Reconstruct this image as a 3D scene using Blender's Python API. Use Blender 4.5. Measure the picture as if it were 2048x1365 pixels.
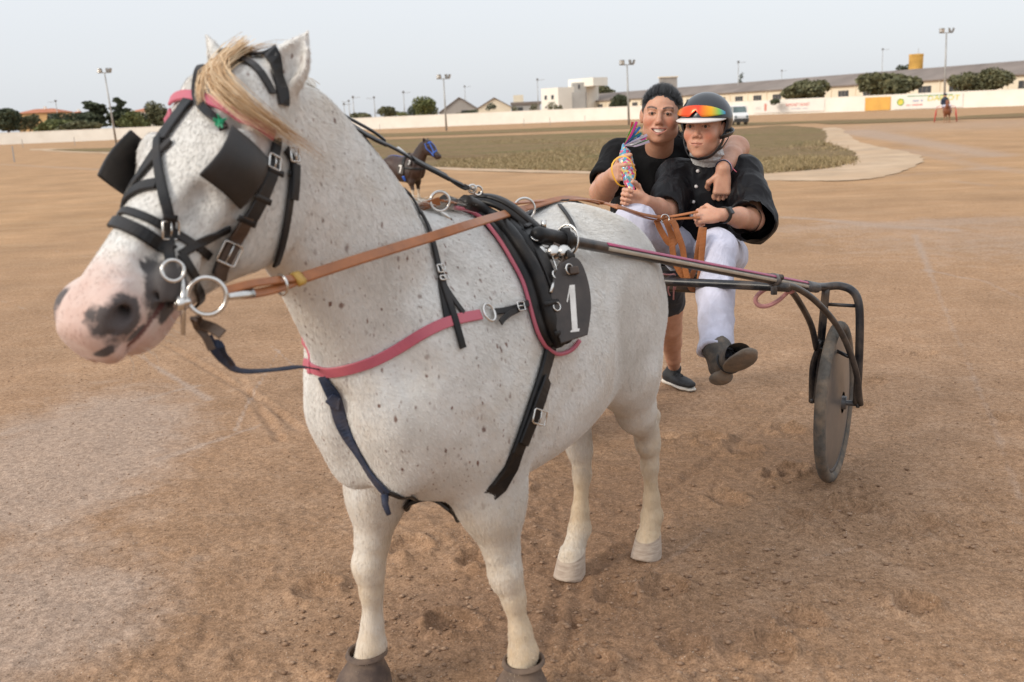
import bpy, bmesh, math, random
import numpy as np
from mathutils import Vector, Matrix
from mathutils.bvhtree import BVHTree

# ------------------------------------------------------------------ scene, camera, light
for o in list(bpy.data.objects):
    bpy.data.objects.remove(o)
scene = bpy.context.scene
COL = scene.collection
rnd = random.Random(7)
RNG = np.random.default_rng(11)

LENS = 35.0; FPX = 2048 * LENS / 36.0
PITCH = math.radians(12.8); ROLL = math.radians(2.4); CAM_Z = 1.55
C_FWD = Vector((0, math.cos(PITCH), -math.sin(PITCH)))
_r0 = Vector((1, 0, 0)); _u0 = Vector((0, math.sin(PITCH), math.cos(PITCH)))
C_RT = _r0 * math.cos(ROLL) - _u0 * math.sin(ROLL)
C_UP = _r0 * math.sin(ROLL) + _u0 * math.cos(ROLL)
C_POS = Vector((0, 0, CAM_Z))
cam_data = bpy.data.cameras.new('camera'); cam = bpy.data.objects.new('camera', cam_data); COL.objects.link(cam)
cam_data.lens = LENS; cam_data.sensor_width = 36; cam_data.sensor_fit = 'HORIZONTAL'
cam_data.clip_start = 0.05; cam_data.clip_end = 6000
cam_data.dof.use_dof = True; cam_data.dof.focus_distance = 4.0; cam_data.dof.aperture_fstop = 4.0
m = Matrix((C_RT, C_UP, -C_FWD)).transposed().to_4x4(); m.translation = C_POS
cam.matrix_world = m
scene.camera = cam

SUN_EL = math.radians(30); SUN_AZ_VEC = Vector((-0.86, -0.50, 0)).normalized()   # where the sun stands: left, behind the camera
world = bpy.data.worlds.new('World'); scene.world = world; world.use_nodes = True
wn = world.node_tree; wn.nodes.clear()
w_out = wn.nodes.new('ShaderNodeOutputWorld'); w_bg = wn.nodes.new('ShaderNodeBackground')
w_sky = wn.nodes.new('ShaderNodeTexSky'); w_sky.sky_type = 'NISHITA'; w_sky.sun_disc = False
w_sky.sun_elevation = SUN_EL; w_sky.sun_rotation = math.atan2(SUN_AZ_VEC.x, SUN_AZ_VEC.y)
w_sky.air_density = 1.0; w_sky.dust_density = 2.0; w_sky.ozone_density = 1.5
w_hsv = wn.nodes.new('ShaderNodeHueSaturation'); w_hsv.inputs['Saturation'].default_value = 0.45
w_mix = wn.nodes.new('ShaderNodeMixRGB'); w_mix.inputs['Fac'].default_value = 0.75
w_mix.inputs['Color2'].default_value = (6.75, 7.0, 7.35, 1)      # thin even veil of high haze over the blue
wn.links.new(w_sky.outputs[0], w_hsv.inputs['Color']); wn.links.new(w_hsv.outputs[0], w_mix.inputs['Color1'])
# a hazy sky is brighter overhead than at the horizon
w_tc = wn.nodes.new('ShaderNodeTexCoord'); w_sep = wn.nodes.new('ShaderNodeSeparateXYZ'); w_mr = wn.nodes.new('ShaderNodeMapRange'); w_mul = wn.nodes.new('ShaderNodeVectorMath'); w_mul.operation = 'SCALE'
w_mr.inputs['From Min'].default_value = 0.0; w_mr.inputs['From Max'].default_value = 1.0; w_mr.inputs['To Min'].default_value = 1.0; w_mr.inputs['To Max'].default_value = 1.75
wn.links.new(w_tc.outputs['Generated'], w_sep.inputs[0]); wn.links.new(w_sep.outputs['Z'], w_mr.inputs['Value'])
wn.links.new(w_mix.outputs[0], w_mul.inputs[0]); wn.links.new(w_mr.outputs[0], w_mul.inputs['Scale'])
wn.links.new(w_mul.outputs[0], w_bg.inputs['Color']); w_bg.inputs['Strength'].default_value = 0.118
wn.links.new(w_bg.outputs[0], w_out.inputs['Surface'])

sun_d = bpy.data.lights.new('sun', 'SUN'); sun_d.energy = 2.0; sun_d.angle = math.radians(20); sun_d.color = (1.0, 0.90, 0.76)
sun = bpy.data.objects.new('sun', sun_d); COL.objects.link(sun)
sv = Vector((SUN_AZ_VEC.x * math.cos(SUN_EL), SUN_AZ_VEC.y * math.cos(SUN_EL), math.sin(SUN_EL)))
sun.rotation_euler = sv.to_track_quat('Z', 'Y').to_euler(); sun.location = (0, 0, 30)
vs = scene.view_settings; vs.view_transform = 'Standard'; vs.look = 'None'; vs.gamma = 1; vs.exposure = 0.12; vs.use_curve_mapping = False

# ------------------------------------------------------------------ pixel helpers (2048 x 1365 picture)
def ray(x, y):
    return C_FWD + C_RT * ((x - 1024) / FPX) - C_UP * ((y - 682.5) / FPX)
def gnd(x, y, z=0.0):
    d = ray(x, y); return C_POS + d * ((z - CAM_Z) / d.z)
def aty(x, y, Y):
    d = ray(x, y); return C_POS + d * (Y / d.y)
def proj(p):
    q = Vector(p) - C_POS; w = q.dot(C_FWD)
    return (1024 + FPX * q.dot(C_RT) / w, 682.5 - FPX * q.dot(C_UP) / w)

# ------------------------------------------------------------------ object helpers
def tag(o, label=None, cat=None, group=None, kind=None):
    if label: o['label'] = label
    if cat: o['category'] = cat
    if group: o['group'] = group
    if kind: o['kind'] = kind
    return o
def link(name, me, mat=None, parent=None, smooth=True):
    o = bpy.data.objects.new(name, me); COL.objects.link(o)
    if mat is not None:
        for mm in (mat if isinstance(mat, (list, tuple)) else [mat]): me.materials.append(mm)
    if parent is not None:
        o.parent = parent; o.matrix_parent_inverse = parent.matrix_basis.inverted()
    if smooth and len(me.polygons): me.polygons.foreach_set('use_smooth', [True] * len(me.polygons))
    return o
def empty(name, loc=(0, 0, 0), rz=0.0):
    o = bpy.data.objects.new(name, None); COL.objects.link(o); o.location = loc; o.rotation_euler = (0, 0, rz)
    o.empty_display_size = 0.1
    return o
def mesh(name, V, Fc, mat=None, parent=None, smooth=True):
    me = bpy.data.meshes.new(name)
    me.from_pydata([tuple(map(float, v)) for v in V], [], [tuple(int(i) for i in f) for f in Fc]); me.update()
    return link(name, me, mat, parent, smooth)
def mesh_np(name, V, Q, mat=None, parent=None, smooth=True):
    V = np.asarray(V, np.float32); Q = np.asarray(Q, np.int32); n = Q.shape[1]
    me = bpy.data.meshes.new(name)
    me.vertices.add(len(V)); me.vertices.foreach_set('co', V.ravel())
    me.loops.add(Q.size); me.loops.foreach_set('vertex_index', Q.ravel())
    me.polygons.add(len(Q)); me.polygons.foreach_set('loop_start', np.arange(0, Q.size, n, dtype=np.int32))
    me.update(calc_edges=True); me.validate()
    return link(name, me, mat, parent, smooth)
def add_attr(o, name, vals):
    a = o.data.attributes.new(name, 'FLOAT', 'POINT'); a.data.foreach_set('value', np.asarray(vals, np.float32))
def add_color(o, name, rgb):
    rgb = np.asarray(rgb, np.float32)
    a = o.data.attributes.new(name, 'FLOAT_COLOR', 'POINT')
    a.data.foreach_set('color', np.concatenate([rgb, np.ones((len(rgb), 1), np.float32)], 1).ravel())
class MB:
    """collects boxes, tubes, prisms; build() links them as one mesh"""
    def __init__(self): self.V = []; self.F = []
    def add(self, V, F):
        b = len(self.V); self.V += [tuple(v) for v in V]; self.F += [tuple(i + b for i in f) for f in F]; return self
    def box(self, lo, hi, M=None):
        x0, y0, z0 = lo; x1, y1, z1 = hi
        V = [Vector(p) for p in ((x0,y0,z0),(x1,y0,z0),(x1,y1,z0),(x0,y1,z0),(x0,y0,z1),(x1,y0,z1),(x1,y1,z1),(x0,y1,z1))]
        if M is not None: V = [M @ v for v in V]
        return self.add(V, [(0,3,2,1),(4,5,6,7),(0,1,5,4),(1,2,6,5),(2,3,7,6),(3,0,4,7)])
    def tube(self, pts, r, n=8, cap=True, closed=False):
        V, F = tube_geo(pts, r, n, cap, closed); return self.add(V, F)
    def prism(self, poly, y0, y1, M=None):
        """poly in x,z extruded along y"""
        n = len(poly)
        V = [Vector((p[0], y0, p[1])) for p in poly] + [Vector((p[0], y1, p[1])) for p in poly]
        if M is not None: V = [M @ v for v in V]
        F = [tuple(range(n)), tuple(range(2 * n - 1, n - 1, -1))] + [(i, i + n, (i + 1) % n + n, (i + 1) % n) for i in range(n)]
        return self.add(V, F)
    def lathe(self, prof, n=16, M=None):
        V = []; F = []
        for r, z in prof:
            for i in range(n):
                a = 2 * math.pi * i / n; v = Vector((r * math.cos(a), r * math.sin(a), z)); V.append(M @ v if M is not None else v)
        for j in range(len(prof) - 1):
            for i in range(n):
                F.append((j * n + i, j * n + (i + 1) % n, (j + 1) * n + (i + 1) % n, (j + 1) * n + i))
        F.append(tuple(range(n - 1, -1, -1))); F.append(tuple(range((len(prof) - 1) * n, len(prof) * n)))
        return self.add(V, F)
    def build(self, name, mat, parent=None, smooth=False):
        o = mesh(name, self.V, self.F, mat, parent, smooth); fix(o); return o
def fix(o):
    bm = bmesh.new(); bm.from_mesh(o.data); bmesh.ops.recalc_face_normals(bm, faces=bm.faces); bm.to_mesh(o.data); bm.free()
def bevel(o, w, seg=2):
    md = o.modifiers.new('bevel', 'BEVEL'); md.width = w; md.segments = seg; md.limit_method = 'ANGLE'; md.angle_limit = math.radians(40); return o
def catmull(pts, n, closed=False):
    pts = [Vector(p) for p in pts]; N = len(pts); out = []
    segs = N if closed else N - 1
    for i in range(segs):
        if closed: p0, p1, p2, p3 = (pts[(i + k - 1) % N] for k in range(4))
        else:
            p1, p2 = pts[i], pts[i + 1]; p0 = pts[i - 1] if i else p1 * 2 - p2; p3 = pts[i + 2] if i + 2 < N else p2 * 2 - p1
        for j in range(n):
            t = j / n
            out.append(0.5 * ((2 * p1) + (p2 - p0) * t + (2 * p0 - 5 * p1 + 4 * p2 - p3) * t * t + (3 * p1 - p0 - 3 * p2 + p3) * t ** 3))
    if not closed: out.append(pts[-1].copy())
    return out
def tube_geo(pts, r, n=8, cap=True, closed=False):
    pts = [Vector(p) for p in pts]; N = len(pts)
    rr = r if isinstance(r, (list, tuple)) else [r] * N
    V = []; F = []; up = None
    for i, p in enumerate(pts):
        a = pts[(i - 1) % N] if (closed or i) else p; b = pts[(i + 1) % N] if (closed or i < N - 1) else p
        t = (b - a).normalized()
        if up is None:
            up = Vector((0, 0, 1)) if abs(t.z) < 0.9 else Vector((1, 0, 0))
        s = t.cross(up)
        if s.length < 1e-6: s = t.orthogonal()
        s.normalize(); up = s.cross(t).normalized()
        for k in range(n):
            w = 2 * math.pi * k / n; V.append(p + s * (math.cos(w) * rr[i]) + up * (math.sin(w) * rr[i]))
    M = N if closed else N - 1
    for i in range(M):
        for k in range(n):
            F.append((i * n + k, i * n + (k + 1) % n, ((i + 1) % N) * n + (k + 1) % n, ((i + 1) % N) * n + k))
    if cap and not closed:
        F.append(tuple(range(n - 1, -1, -1))); F.append(tuple(range((N - 1) * n, N * n)))
    return V, F
def tube(name, pts, r, mat, parent=None, n=10, sm=6, closed=False):
    P = catmull(pts, sm, closed) if sm > 1 else pts
    if isinstance(r, (list, tuple)):
        q = np.interp(np.linspace(0, 1, len(P)), np.linspace(0, 1, len(r)), r); r = [float(v) for v in q]
    V, F = tube_geo(P, r, n, True, closed); o = mesh(name, V, F, mat, parent); fix(o); return o
def ribbon_geo(pts, nrm, w, th):
    """flat strap: centre points, outward normals, width, thickness -> closed box strip with softened edges"""
    N = len(pts); V = []; F = []
    ww = w if isinstance(w, (list, tuple)) else [w] * N
    sp = None
    for i in range(N):
        t = (pts[min(i + 1, N - 1)] - pts[max(i - 1, 0)])
        t = t.normalized() if t.length > 1e-9 else Vector((1, 0, 0))
        n = nrm[i].normalized(); s = t.cross(n)
        s = s.normalized() if s.length > 1e-6 else (sp or t.orthogonal())
        if sp and s.dot(sp) < -0.2: s = -s
        sp = s; n = s.cross(t)
        if n.dot(nrm[i]) < 0: n = -n
        h = ww[i] / 2; c = min(th * 0.4, h * 0.3)
        for a, b in ((-h, 0), (-h, th - c), (-h + c, th), (h - c, th), (h, th - c), (h, 0)):
            V.append(pts[i] + s * a + n * b)
    for i in range(N - 1):
        for k in range(6):
            F.append((i * 6 + k, i * 6 + (k + 1) % 6, (i + 1) * 6 + (k + 1) % 6, (i + 1) * 6 + k))
    F.append(tuple(range(5, -1, -1))); F.append(tuple(range((N - 1) * 6, N * 6)))
    return V, F
def ring(name, c, nrm, R, r, mat, parent=None, n=28, k=8, squash=1.0, upv=None):
    nrm = Vector(nrm).normalized(); a = (Vector(upv) - nrm * Vector(upv).dot(nrm)).normalized() if upv is not None else nrm.orthogonal().normalized(); b = nrm.cross(a)
    P = [Vector(c) + a * (R * math.cos(2 * math.pi * i / n)) + b * (R * squash * math.sin(2 * math.pi * i / n)) for i in range(n)]
    V, F = tube_geo(P, r, k, False, True); o = mesh(name, V, F, mat, parent); fix(o); return o
# ------------------------------------------------------------------ small signed-distance sculpting kit
class Sdf:
    def __init__(self, lo, hi, h):
        self.h = h; self.lo = np.array(lo, np.float32); n = np.ceil((np.array(hi) - np.array(lo)) / h).astype(int) + 1
        self.ax = [(self.lo[i] + np.arange(n[i]) * h).astype(np.float32) for i in range(3)]
        self.F = np.full(n, 1.0, np.float32)
    def region(self, lo, hi):
        sl = []; co = []
        for i in range(3):
            a = int(np.clip(np.floor((lo[i] - self.lo[i]) / self.h), 0, len(self.ax[i]))); b = int(np.clip(np.ceil((hi[i] - self.lo[i]) / self.h) + 1, 0, len(self.ax[i])))
            sl.append(slice(a, b)); sh = [1, 1, 1]; sh[i] = -1; co.append(self.ax[i][a:b].reshape(sh))
        return tuple(sl), co
    def op(self, sl, d, k, sub=False):
        f = self.F[sl]
        if f.size == 0: return
        if sub:
            d = -d
            if k > 0: hh = np.maximum(k - np.abs(f - d), 0) / k; f = np.maximum(f, d) + hh * hh * (k / 4)
            else: f = np.maximum(f, d)
        else:
            if k > 0: hh = np.maximum(k - np.abs(f - d), 0) / k; f = np.minimum(f, d) - hh * hh * (k / 4)
            else: f = np.minimum(f, d)
        self.F[sl] = f
    def cone(self, a, b, ra, rb, k=0.02, sub=False, flat=None):
        """tapered capsule; flat=(axis vector, factor) squashes the section along that axis"""
        a = np.array(a, np.float32); b = np.array(b, np.float32); R = max(ra, rb) * (max(1.0, flat[1]) if flat else 1) + k + 3 * self.h
        sl, (X, Y, Z) = self.region(np.minimum(a, b) - R, np.maximum(a, b) + R)
        d = b - a; L2 = float(d @ d) + 1e-12
        px, py, pz = X - a[0], Y - a[1], Z - a[2]
        t = np.clip((px * d[0] + py * d[1] + pz * d[2]) / L2, 0, 1)
        qx, qy, qz = px - t * d[0], py - t * d[1], pz - t * d[2]
        r = ra + (rb - ra) * t
        if flat:
            n = np.array(flat[0], np.float32); n /= np.linalg.norm(n); s = flat[1]
            c = qx * n[0] + qy * n[1] + qz * n[2]; l2 = qx * qx + qy * qy + qz * qz - c * c
            q = np.sqrt(np.maximum(l2, 0) + (c / s) ** 2); dd = (q - r) * min(1.0, s)
        else: dd = np.sqrt(qx * qx + qy * qy + qz * qz) - r
        self.op(sl, dd, k, sub)
    def ell(self, c, r, k=0.02, rot=None, sub=False):
        """ellipsoid; rot = 3 rows of local axes"""
        c = np.array(c, np.float32); r = np.array(r, np.float32); R = float(max(r)) + k + 3 * self.h
        if rot is None: ext = r + k + 3 * self.h
        else:
            rot = np.array(rot, np.float32); ext = np.sqrt(((rot * r[:, None]) ** 2).sum(0)) + k + 3 * self.h
        sl, (X, Y, Z) = self.region(c - ext, c + ext)
        p = [X - c[0], Y - c[1], Z - c[2]]
        if rot is not None: p = [p[0] * rot[i][0] + p[1] * rot[i][1] + p[2] * rot[i][2] for i in range(3)]
        k0 = np.sqrt((p[0] / r[0]) ** 2 + (p[1] / r[1]) ** 2 + (p[2] / r[2]) ** 2)
        k1 = np.sqrt((p[0] / r[0] ** 2) ** 2 + (p[1] / r[1] ** 2) ** 2 + (p[2] / r[2] ** 2) ** 2) + 1e-9
        self.op(sl, k0 * (k0 - 1) / k1, k, sub)
    def loft(self, A, B, lat, st, k=0.03, p=2.2, cap0=0.03, cap1=0.03, sub=False):
        """straight axis A->B, stations (t, offset along normal, half width, top, bottom, egg); normal = lat x axis"""
        A = np.array(A, np.float32); B = np.array(B, np.float32); d = B - A; L = float(np.linalg.norm(d)); d = d / L
        lat = np.array(lat, np.float32); lat = lat - d * (lat @ d); lat /= np.linalg.norm(lat); n = np.cross(d, lat); n = n.astype(np.float32)
        st = np.array([list(s) + [0] * (6 - len(s)) for s in st], np.float32); tt = np.linspace(0, 1, 65)
        # smooth (catmull style) resample of the stations
        def smooth(col):
            x = st[:, 0]; y = st[:, col]; m = np.gradient(y, x) if len(x) > 2 else np.array([(y[-1] - y[0]) / (x[-1] - x[0])] * 2)
            i = np.clip(np.searchsorted(x, tt) - 1, 0, len(x) - 2); hh = x[i + 1] - x[i]; u = (tt - x[i]) / hh
            return ((2 * u ** 3 - 3 * u ** 2 + 1) * y[i] + (u ** 3 - 2 * u ** 2 + u) * hh * m[i] + (-2 * u ** 3 + 3 * u ** 2) * y[i + 1] + (u ** 3 - u ** 2) * hh * m[i + 1]).astype(np.float32)
        off, w, tp, bt, eg = (smooth(c) for c in range(1, 6))
        R = float(max(np.max(np.abs(off) + np.maximum(tp, bt)), np.max(w))) + k + 3 * self.h + max(cap0, cap1)
        sl, (X, Y, Z) = self.region(np.minimum(A, B) - R, np.maximum(A, B) + R)
        px, py, pz = X - A[0], Y - A[1], Z - A[2]
        e = px * d[0] + py * d[1] + pz * d[2]; t = np.clip(e / L, 0, 1)
        u = px * lat[0] + py * lat[1] + pz * lat[2]; v = px * n[0] + py * n[1] + pz * n[2]
        f = lambda a: np.interp(t, tt, a).astype(np.float32)
        v = v - f(off); W = f(w); T = f(tp); Bt = f(bt); rv = np.where(v > 0, T, Bt)
        W = W * (1 + f(eg) * np.clip(v / rv, -1, 1))
        over = np.where(e < 0, -e / cap0, np.where(e > L, (e - L) / cap1, 0))
        q = (np.abs(u / W) ** p + np.abs(v / rv) ** p + over ** p) ** (1 / p)
        self.op(sl, (q - 1) * np.minimum(W, rv), k, sub)
    def box(self, c, half, r, k=0.01, rot=None, sub=False):
        c = np.array(c, np.float32); half = np.array(half, np.float32); R = float(np.linalg.norm(half)) + r + k + 3 * self.h
        sl, (X, Y, Z) = self.region(c - R, c + R)
        p = [X - c[0], Y - c[1], Z - c[2]]
        if rot is not None: p = [p[0] * rot[i][0] + p[1] * rot[i][1] + p[2] * rot[i][2] for i in range(3)]
        q = [np.abs(p[i]) - (half[i] - r) for i in range(3)]
        dd = np.sqrt(sum(np.maximum(a, 0) ** 2 for a in q)) + np.minimum(np.maximum(np.maximum(q[0], q[1]), q[2]), 0) - r
        self.op(sl, dd, k, sub)
    def polish(self, n=1):
        F = self.F
        for _ in range(n):
            for a in range(3):
                G = F.copy(); s0 = [slice(None)] * 3; s1 = [slice(None)] * 3; s2 = [slice(None)] * 3
                s0[a] = slice(0, -2); s1[a] = slice(1, -1); s2[a] = slice(2, None)
                G[tuple(s1)] = 0.25 * F[tuple(s0)] + 0.5 * F[tuple(s1)] + 0.25 * F[tuple(s2)]; F = G
        self.F = F
    def surface(self):
        F = self.F; S = F < 0; nx, ny, nz = F.shape
        c = [S[i:nx - 1 + i, j:ny - 1 + j, k:nz - 1 + k] for i in (0, 1) for j in (0, 1) for k in (0, 1)]
        al = c[0].copy(); an = c[0].copy()
        for q in c[1:]: al &= q; an |= q
        act = an & ~al; idx = np.argwhere(act); n = len(idx)
        num = np.full(act.shape, -1, np.int32); num[act] = np.arange(n)
        off = np.array([(i, j, k) for i in (0, 1) for j in (0, 1) for k in (0, 1)])
        val = np.stack([F[idx[:, 0] + o[0], idx[:, 1] + o[1], idx[:, 2] + o[2]] for o in off], 1)
        P = np.zeros((n, 3), np.float32); cnt = np.zeros(n, np.float32)
        for a in range(8):
            for b in range(a + 1, 8):
                if np.abs(off[a] - off[b]).sum() != 1: continue
                cr = (val[:, a] < 0) != (val[:, b] < 0)
                t = val[cr, a] / (val[cr, a] - val[cr, b]); P[cr] += off[a] + (off[b] - off[a]) * t[:, None]; cnt[cr] += 1
        V = self.lo + (idx + P / cnt[:, None]) * self.h
        Q = []
        for a in range(3):
            b, d = (a + 1) % 3, (a + 2) % 3
            s0 = [slice(None)] * 3; s1 = [slice(None)] * 3; s0[a] = slice(0, -1); s1[a] = slice(1, None)
            A = S[tuple(s0)]; B = S[tuple(s1)]
            e = np.argwhere(A != B); e = e[(e[:, b] > 0) & (e[:, d] > 0) & (e[:, b] < F.shape[b] - 1) & (e[:, d] < F.shape[d] - 1)]
            inside = A[e[:, 0], e[:, 1], e[:, 2]]
            def cell(db, dd):
                q = e.copy(); q[:, b] += db; q[:, d] += dd; return num[q[:, 0], q[:, 1], q[:, 2]]
            f = np.stack([cell(-1, -1), cell(0, -1), cell(0, 0), cell(-1, 0)], 1)
            f[~inside] = f[~inside][:, ::-1]; Q.append(f)
        Q = np.concatenate(Q); Q = Q[(Q >= 0).all(1)]
        return V, Q
def vnoise(P, sc, seed=0):
    """cheap smooth value noise in 3d, about -1..1"""
    P = np.asarray(P, np.float64) * sc; i = np.floor(P).astype(np.int64); f = P - i; f = f * f * (3 - 2 * f); out = 0
    def hsh(a, b, c):
        n = (a * 374761393 + b * 668265263 + c * 2147483647 + seed * 1442695041) & 0xFFFFFFFF
        n = ((n ^ (n >> 13)) * 1274126177) & 0xFFFFFFFF
        return ((n ^ (n >> 16)) & 0xFFFF) / 32767.5 - 1
    for dx in (0, 1):
        for dy in (0, 1):
            for dz in (0, 1):
                w = (f[:, 0] if dx else 1 - f[:, 0]) * (f[:, 1] if dy else 1 - f[:, 1]) * (f[:, 2] if dz else 1 - f[:, 2])
                out = out + w * hsh(i[:, 0] + dx, i[:, 1] + dy, i[:, 2] + dz)
    return out
# ------------------------------------------------------------------ materials
def new_mat(name):
    mt = bpy.data.materials.new(name); mt.use_nodes = True; nt = mt.node_tree
    return mt, nt, nt.nodes['Principled BSDF']
def N(nt, typ, **kw):
    n = nt.nodes.new(typ)
    for k, v in kw.items():
        if k in n.inputs: n.inputs[k].default_value = v
        else: setattr(n, k, v)
    return n
def noise(nt, scale, detail=4, rough=0.55, vec=None, dim=None):
    n = N(nt, 'ShaderNodeTexNoise'); n.inputs['Scale'].default_value = scale; n.inputs['Detail'].default_value = detail; n.inputs['Roughness'].default_value = rough
    if vec is not None: nt.links.new(vec, n.inputs['Vector'])
    return n
def ramp(nt, fac, stops):
    r = N(nt, 'ShaderNodeValToRGB'); e = r.color_ramp.elements
    while len(e) < len(stops): e.new(0.5)
    for el, (p, c) in zip(e, stops): el.position = p; el.color = c if len(c) == 4 else (*c, 1)
    nt.links.new(fac, r.inputs['Fac']); return r
def mixc(nt, fac, a, b, mode='MIX'):
    n = N(nt, 'ShaderNodeMixRGB'); n.blend_type = mode
    for s, v in ((n.inputs['Fac'], fac), (n.inputs['Color1'], a), (n.inputs['Color2'], b)):
        if hasattr(v, 'is_linked'): nt.links.new(v, s)
        elif isinstance(v, (int, float)): s.default_value = v
        else: s.default_value = v if len(v) == 4 else (*v, 1)
    return n
def math_n(nt, op, a, b=None, clamp=False):
    n = N(nt, 'ShaderNodeMath'); n.operation = op; n.use_clamp = clamp
    for s, v in ((n.inputs[0], a), (n.inputs[1], b)):
        if v is None: continue
        if hasattr(v, 'is_linked'): nt.links.new(v, s)
        else: s.default_value = v
    return n
def bump(nt, bsdf, h, strength=0.3, dist=0.01, prev=None):
    b = N(nt, 'ShaderNodeBump'); b.inputs['Strength'].default_value = strength; b.inputs['Distance'].default_value = dist
    nt.links.new(h, b.inputs['Height'])
    if prev is not None: nt.links.new(prev.outputs[0], b.inputs['Normal'])
    nt.links.new(b.outputs[0], bsdf.inputs['Normal']); return b
def coords(nt, scale=None, kind='Object'):
    t = N(nt, 'ShaderNodeTexCoord'); v = t.outputs[kind]
    if scale is not None:
        mp = N(nt, 'ShaderNodeMapping'); mp.inputs['Scale'].default_value = scale; nt.links.new(v, mp.inputs['Vector']); v = mp.outputs[0]
    return v
def attr(nt, name):
    a = N(nt, 'ShaderNodeAttribute'); a.attribute_name = name; return a
def simple(name, col, rough=0.6, var=0.12, sc=8.0, metal=0.0, bmp=0.0, bsc=60.0, bdist=0.004, spec=0.5, dirt=None, dirt_amt=0.0, dsc=3.0):
    """base colour broken up by two scales of noise, roughness variation, fine relief, optional dust"""
    mt, nt, b = new_mat(name); v = coords(nt)
    n1 = noise(nt, sc, 5, 0.6, v); lo = [max(c * (1 - var), 0) for c in col]; hi = [min(c * (1 + var), 1) for c in col]
    r = ramp(nt, n1.outputs['Fac'], [(0.3, lo), (0.7, hi)]); c = r.outputs[0]
    if dirt is not None:
        n2 = noise(nt, dsc, 6, 0.7, v); rr = ramp(nt, n2.outputs['Fac'], [(0.42, (0, 0, 0)), (0.72, (dirt_amt,) * 3)])
        c = mixc(nt, rr.outputs[0], c, dirt).outputs[0]
    nt.links.new(c, b.inputs['Base Color']); b.inputs['Metallic'].default_value = metal
    b.inputs['Specular IOR Level'].default_value = spec
    mr = N(nt, 'ShaderNodeMapRange'); mr.inputs['To Min'].default_value = max(rough - 0.1, 0.02); mr.inputs['To Max'].default_value = min(rough + 0.1, 1)
    nt.links.new(n1.outputs['Fac'], mr.inputs['Value']); nt.links.new(mr.outputs[0], b.inputs['Roughness'])
    if bmp > 0:
        n3 = noise(nt, bsc, 4, 0.6, v); bump(nt, b, n3.outputs['Fac'], bmp, bdist)
    return mt
M = {}
DUST = (0.36, 0.25, 0.16)
M['leather'] = simple('black_leather', (0.0065, 0.0065, 0.0075), 0.42, 0.4, 30, 0, 0.25, 220, 0.0015, 0.28, DUST, 0.07, 9)
M['webbing'] = simple('navy_webbing', (0.02, 0.032, 0.065), 0.7, 0.3, 60, 0, 0.3, 400, 0.001, 0.3, DUST, 0.15, 12)
M['blinker'] = simple('blinker_leather', (0.010, 0.0085, 0.008), 0.45, 0.5, 14, 0, 0.2, 160, 0.001, 0.5, (0.06, 0.04, 0.03), 0.4, 10)
M['brown_leather'] = simple('dark_brown_leather', (0.05, 0.028, 0.018), 0.5, 0.4, 25, 0, 0.25, 200, 0.001, 0.5, DUST, 0.15, 9)
M['tan_leather'] = simple('tan_rein_leather', (0.33, 0.115, 0.035), 0.42, 0.22, 18, 0, 0.2, 260, 0.001, 0.5, (0.16, 0.06, 0.025), 0.4, 12)
M['pink'] = simple('pink_vinyl', (0.47, 0.105, 0.155), 0.5, 0.12, 12, 0, 0.12, 120, 0.001, 0.5, (0.42, 0.12, 0.10), 0.4, 6)
M['steel'] = simple('polished_steel', (0.62, 0.60, 0.57), 0.22, 0.1, 30, 1.0, 0.08, 90, 0.001)
M['white_paint'] = simple('white_paint_marks', (0.76, 0.75, 0.72), 0.6, 0.08, 40, 0, 0.1, 120, 0.001, 0.4, (0.2, 0.17, 0.15), 0.35, 30)
M['plate'] = simple('number_plate_plastic', (0.034, 0.027, 0.024), 0.45, 0.3, 10, 0, 0.1, 90, 0.001, 0.5, (0.16, 0.12, 0.10), 0.25, 14)
M['yellow_tape'] = simple('yellow_tape', (0.50, 0.30, 0.06), 0.5, 0.15)
M['green_tape'] = simple('green_tie', (0.0, 0.30, 0.14), 0.5, 0.15)
M['boot_rubber'] = simple('bell_boot_rubber', (0.085, 0.058, 0.047), 0.75, 0.25, 14, 0, 0.3, 90, 0.002, 0.4, DUST, 0.45, 7)

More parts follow.
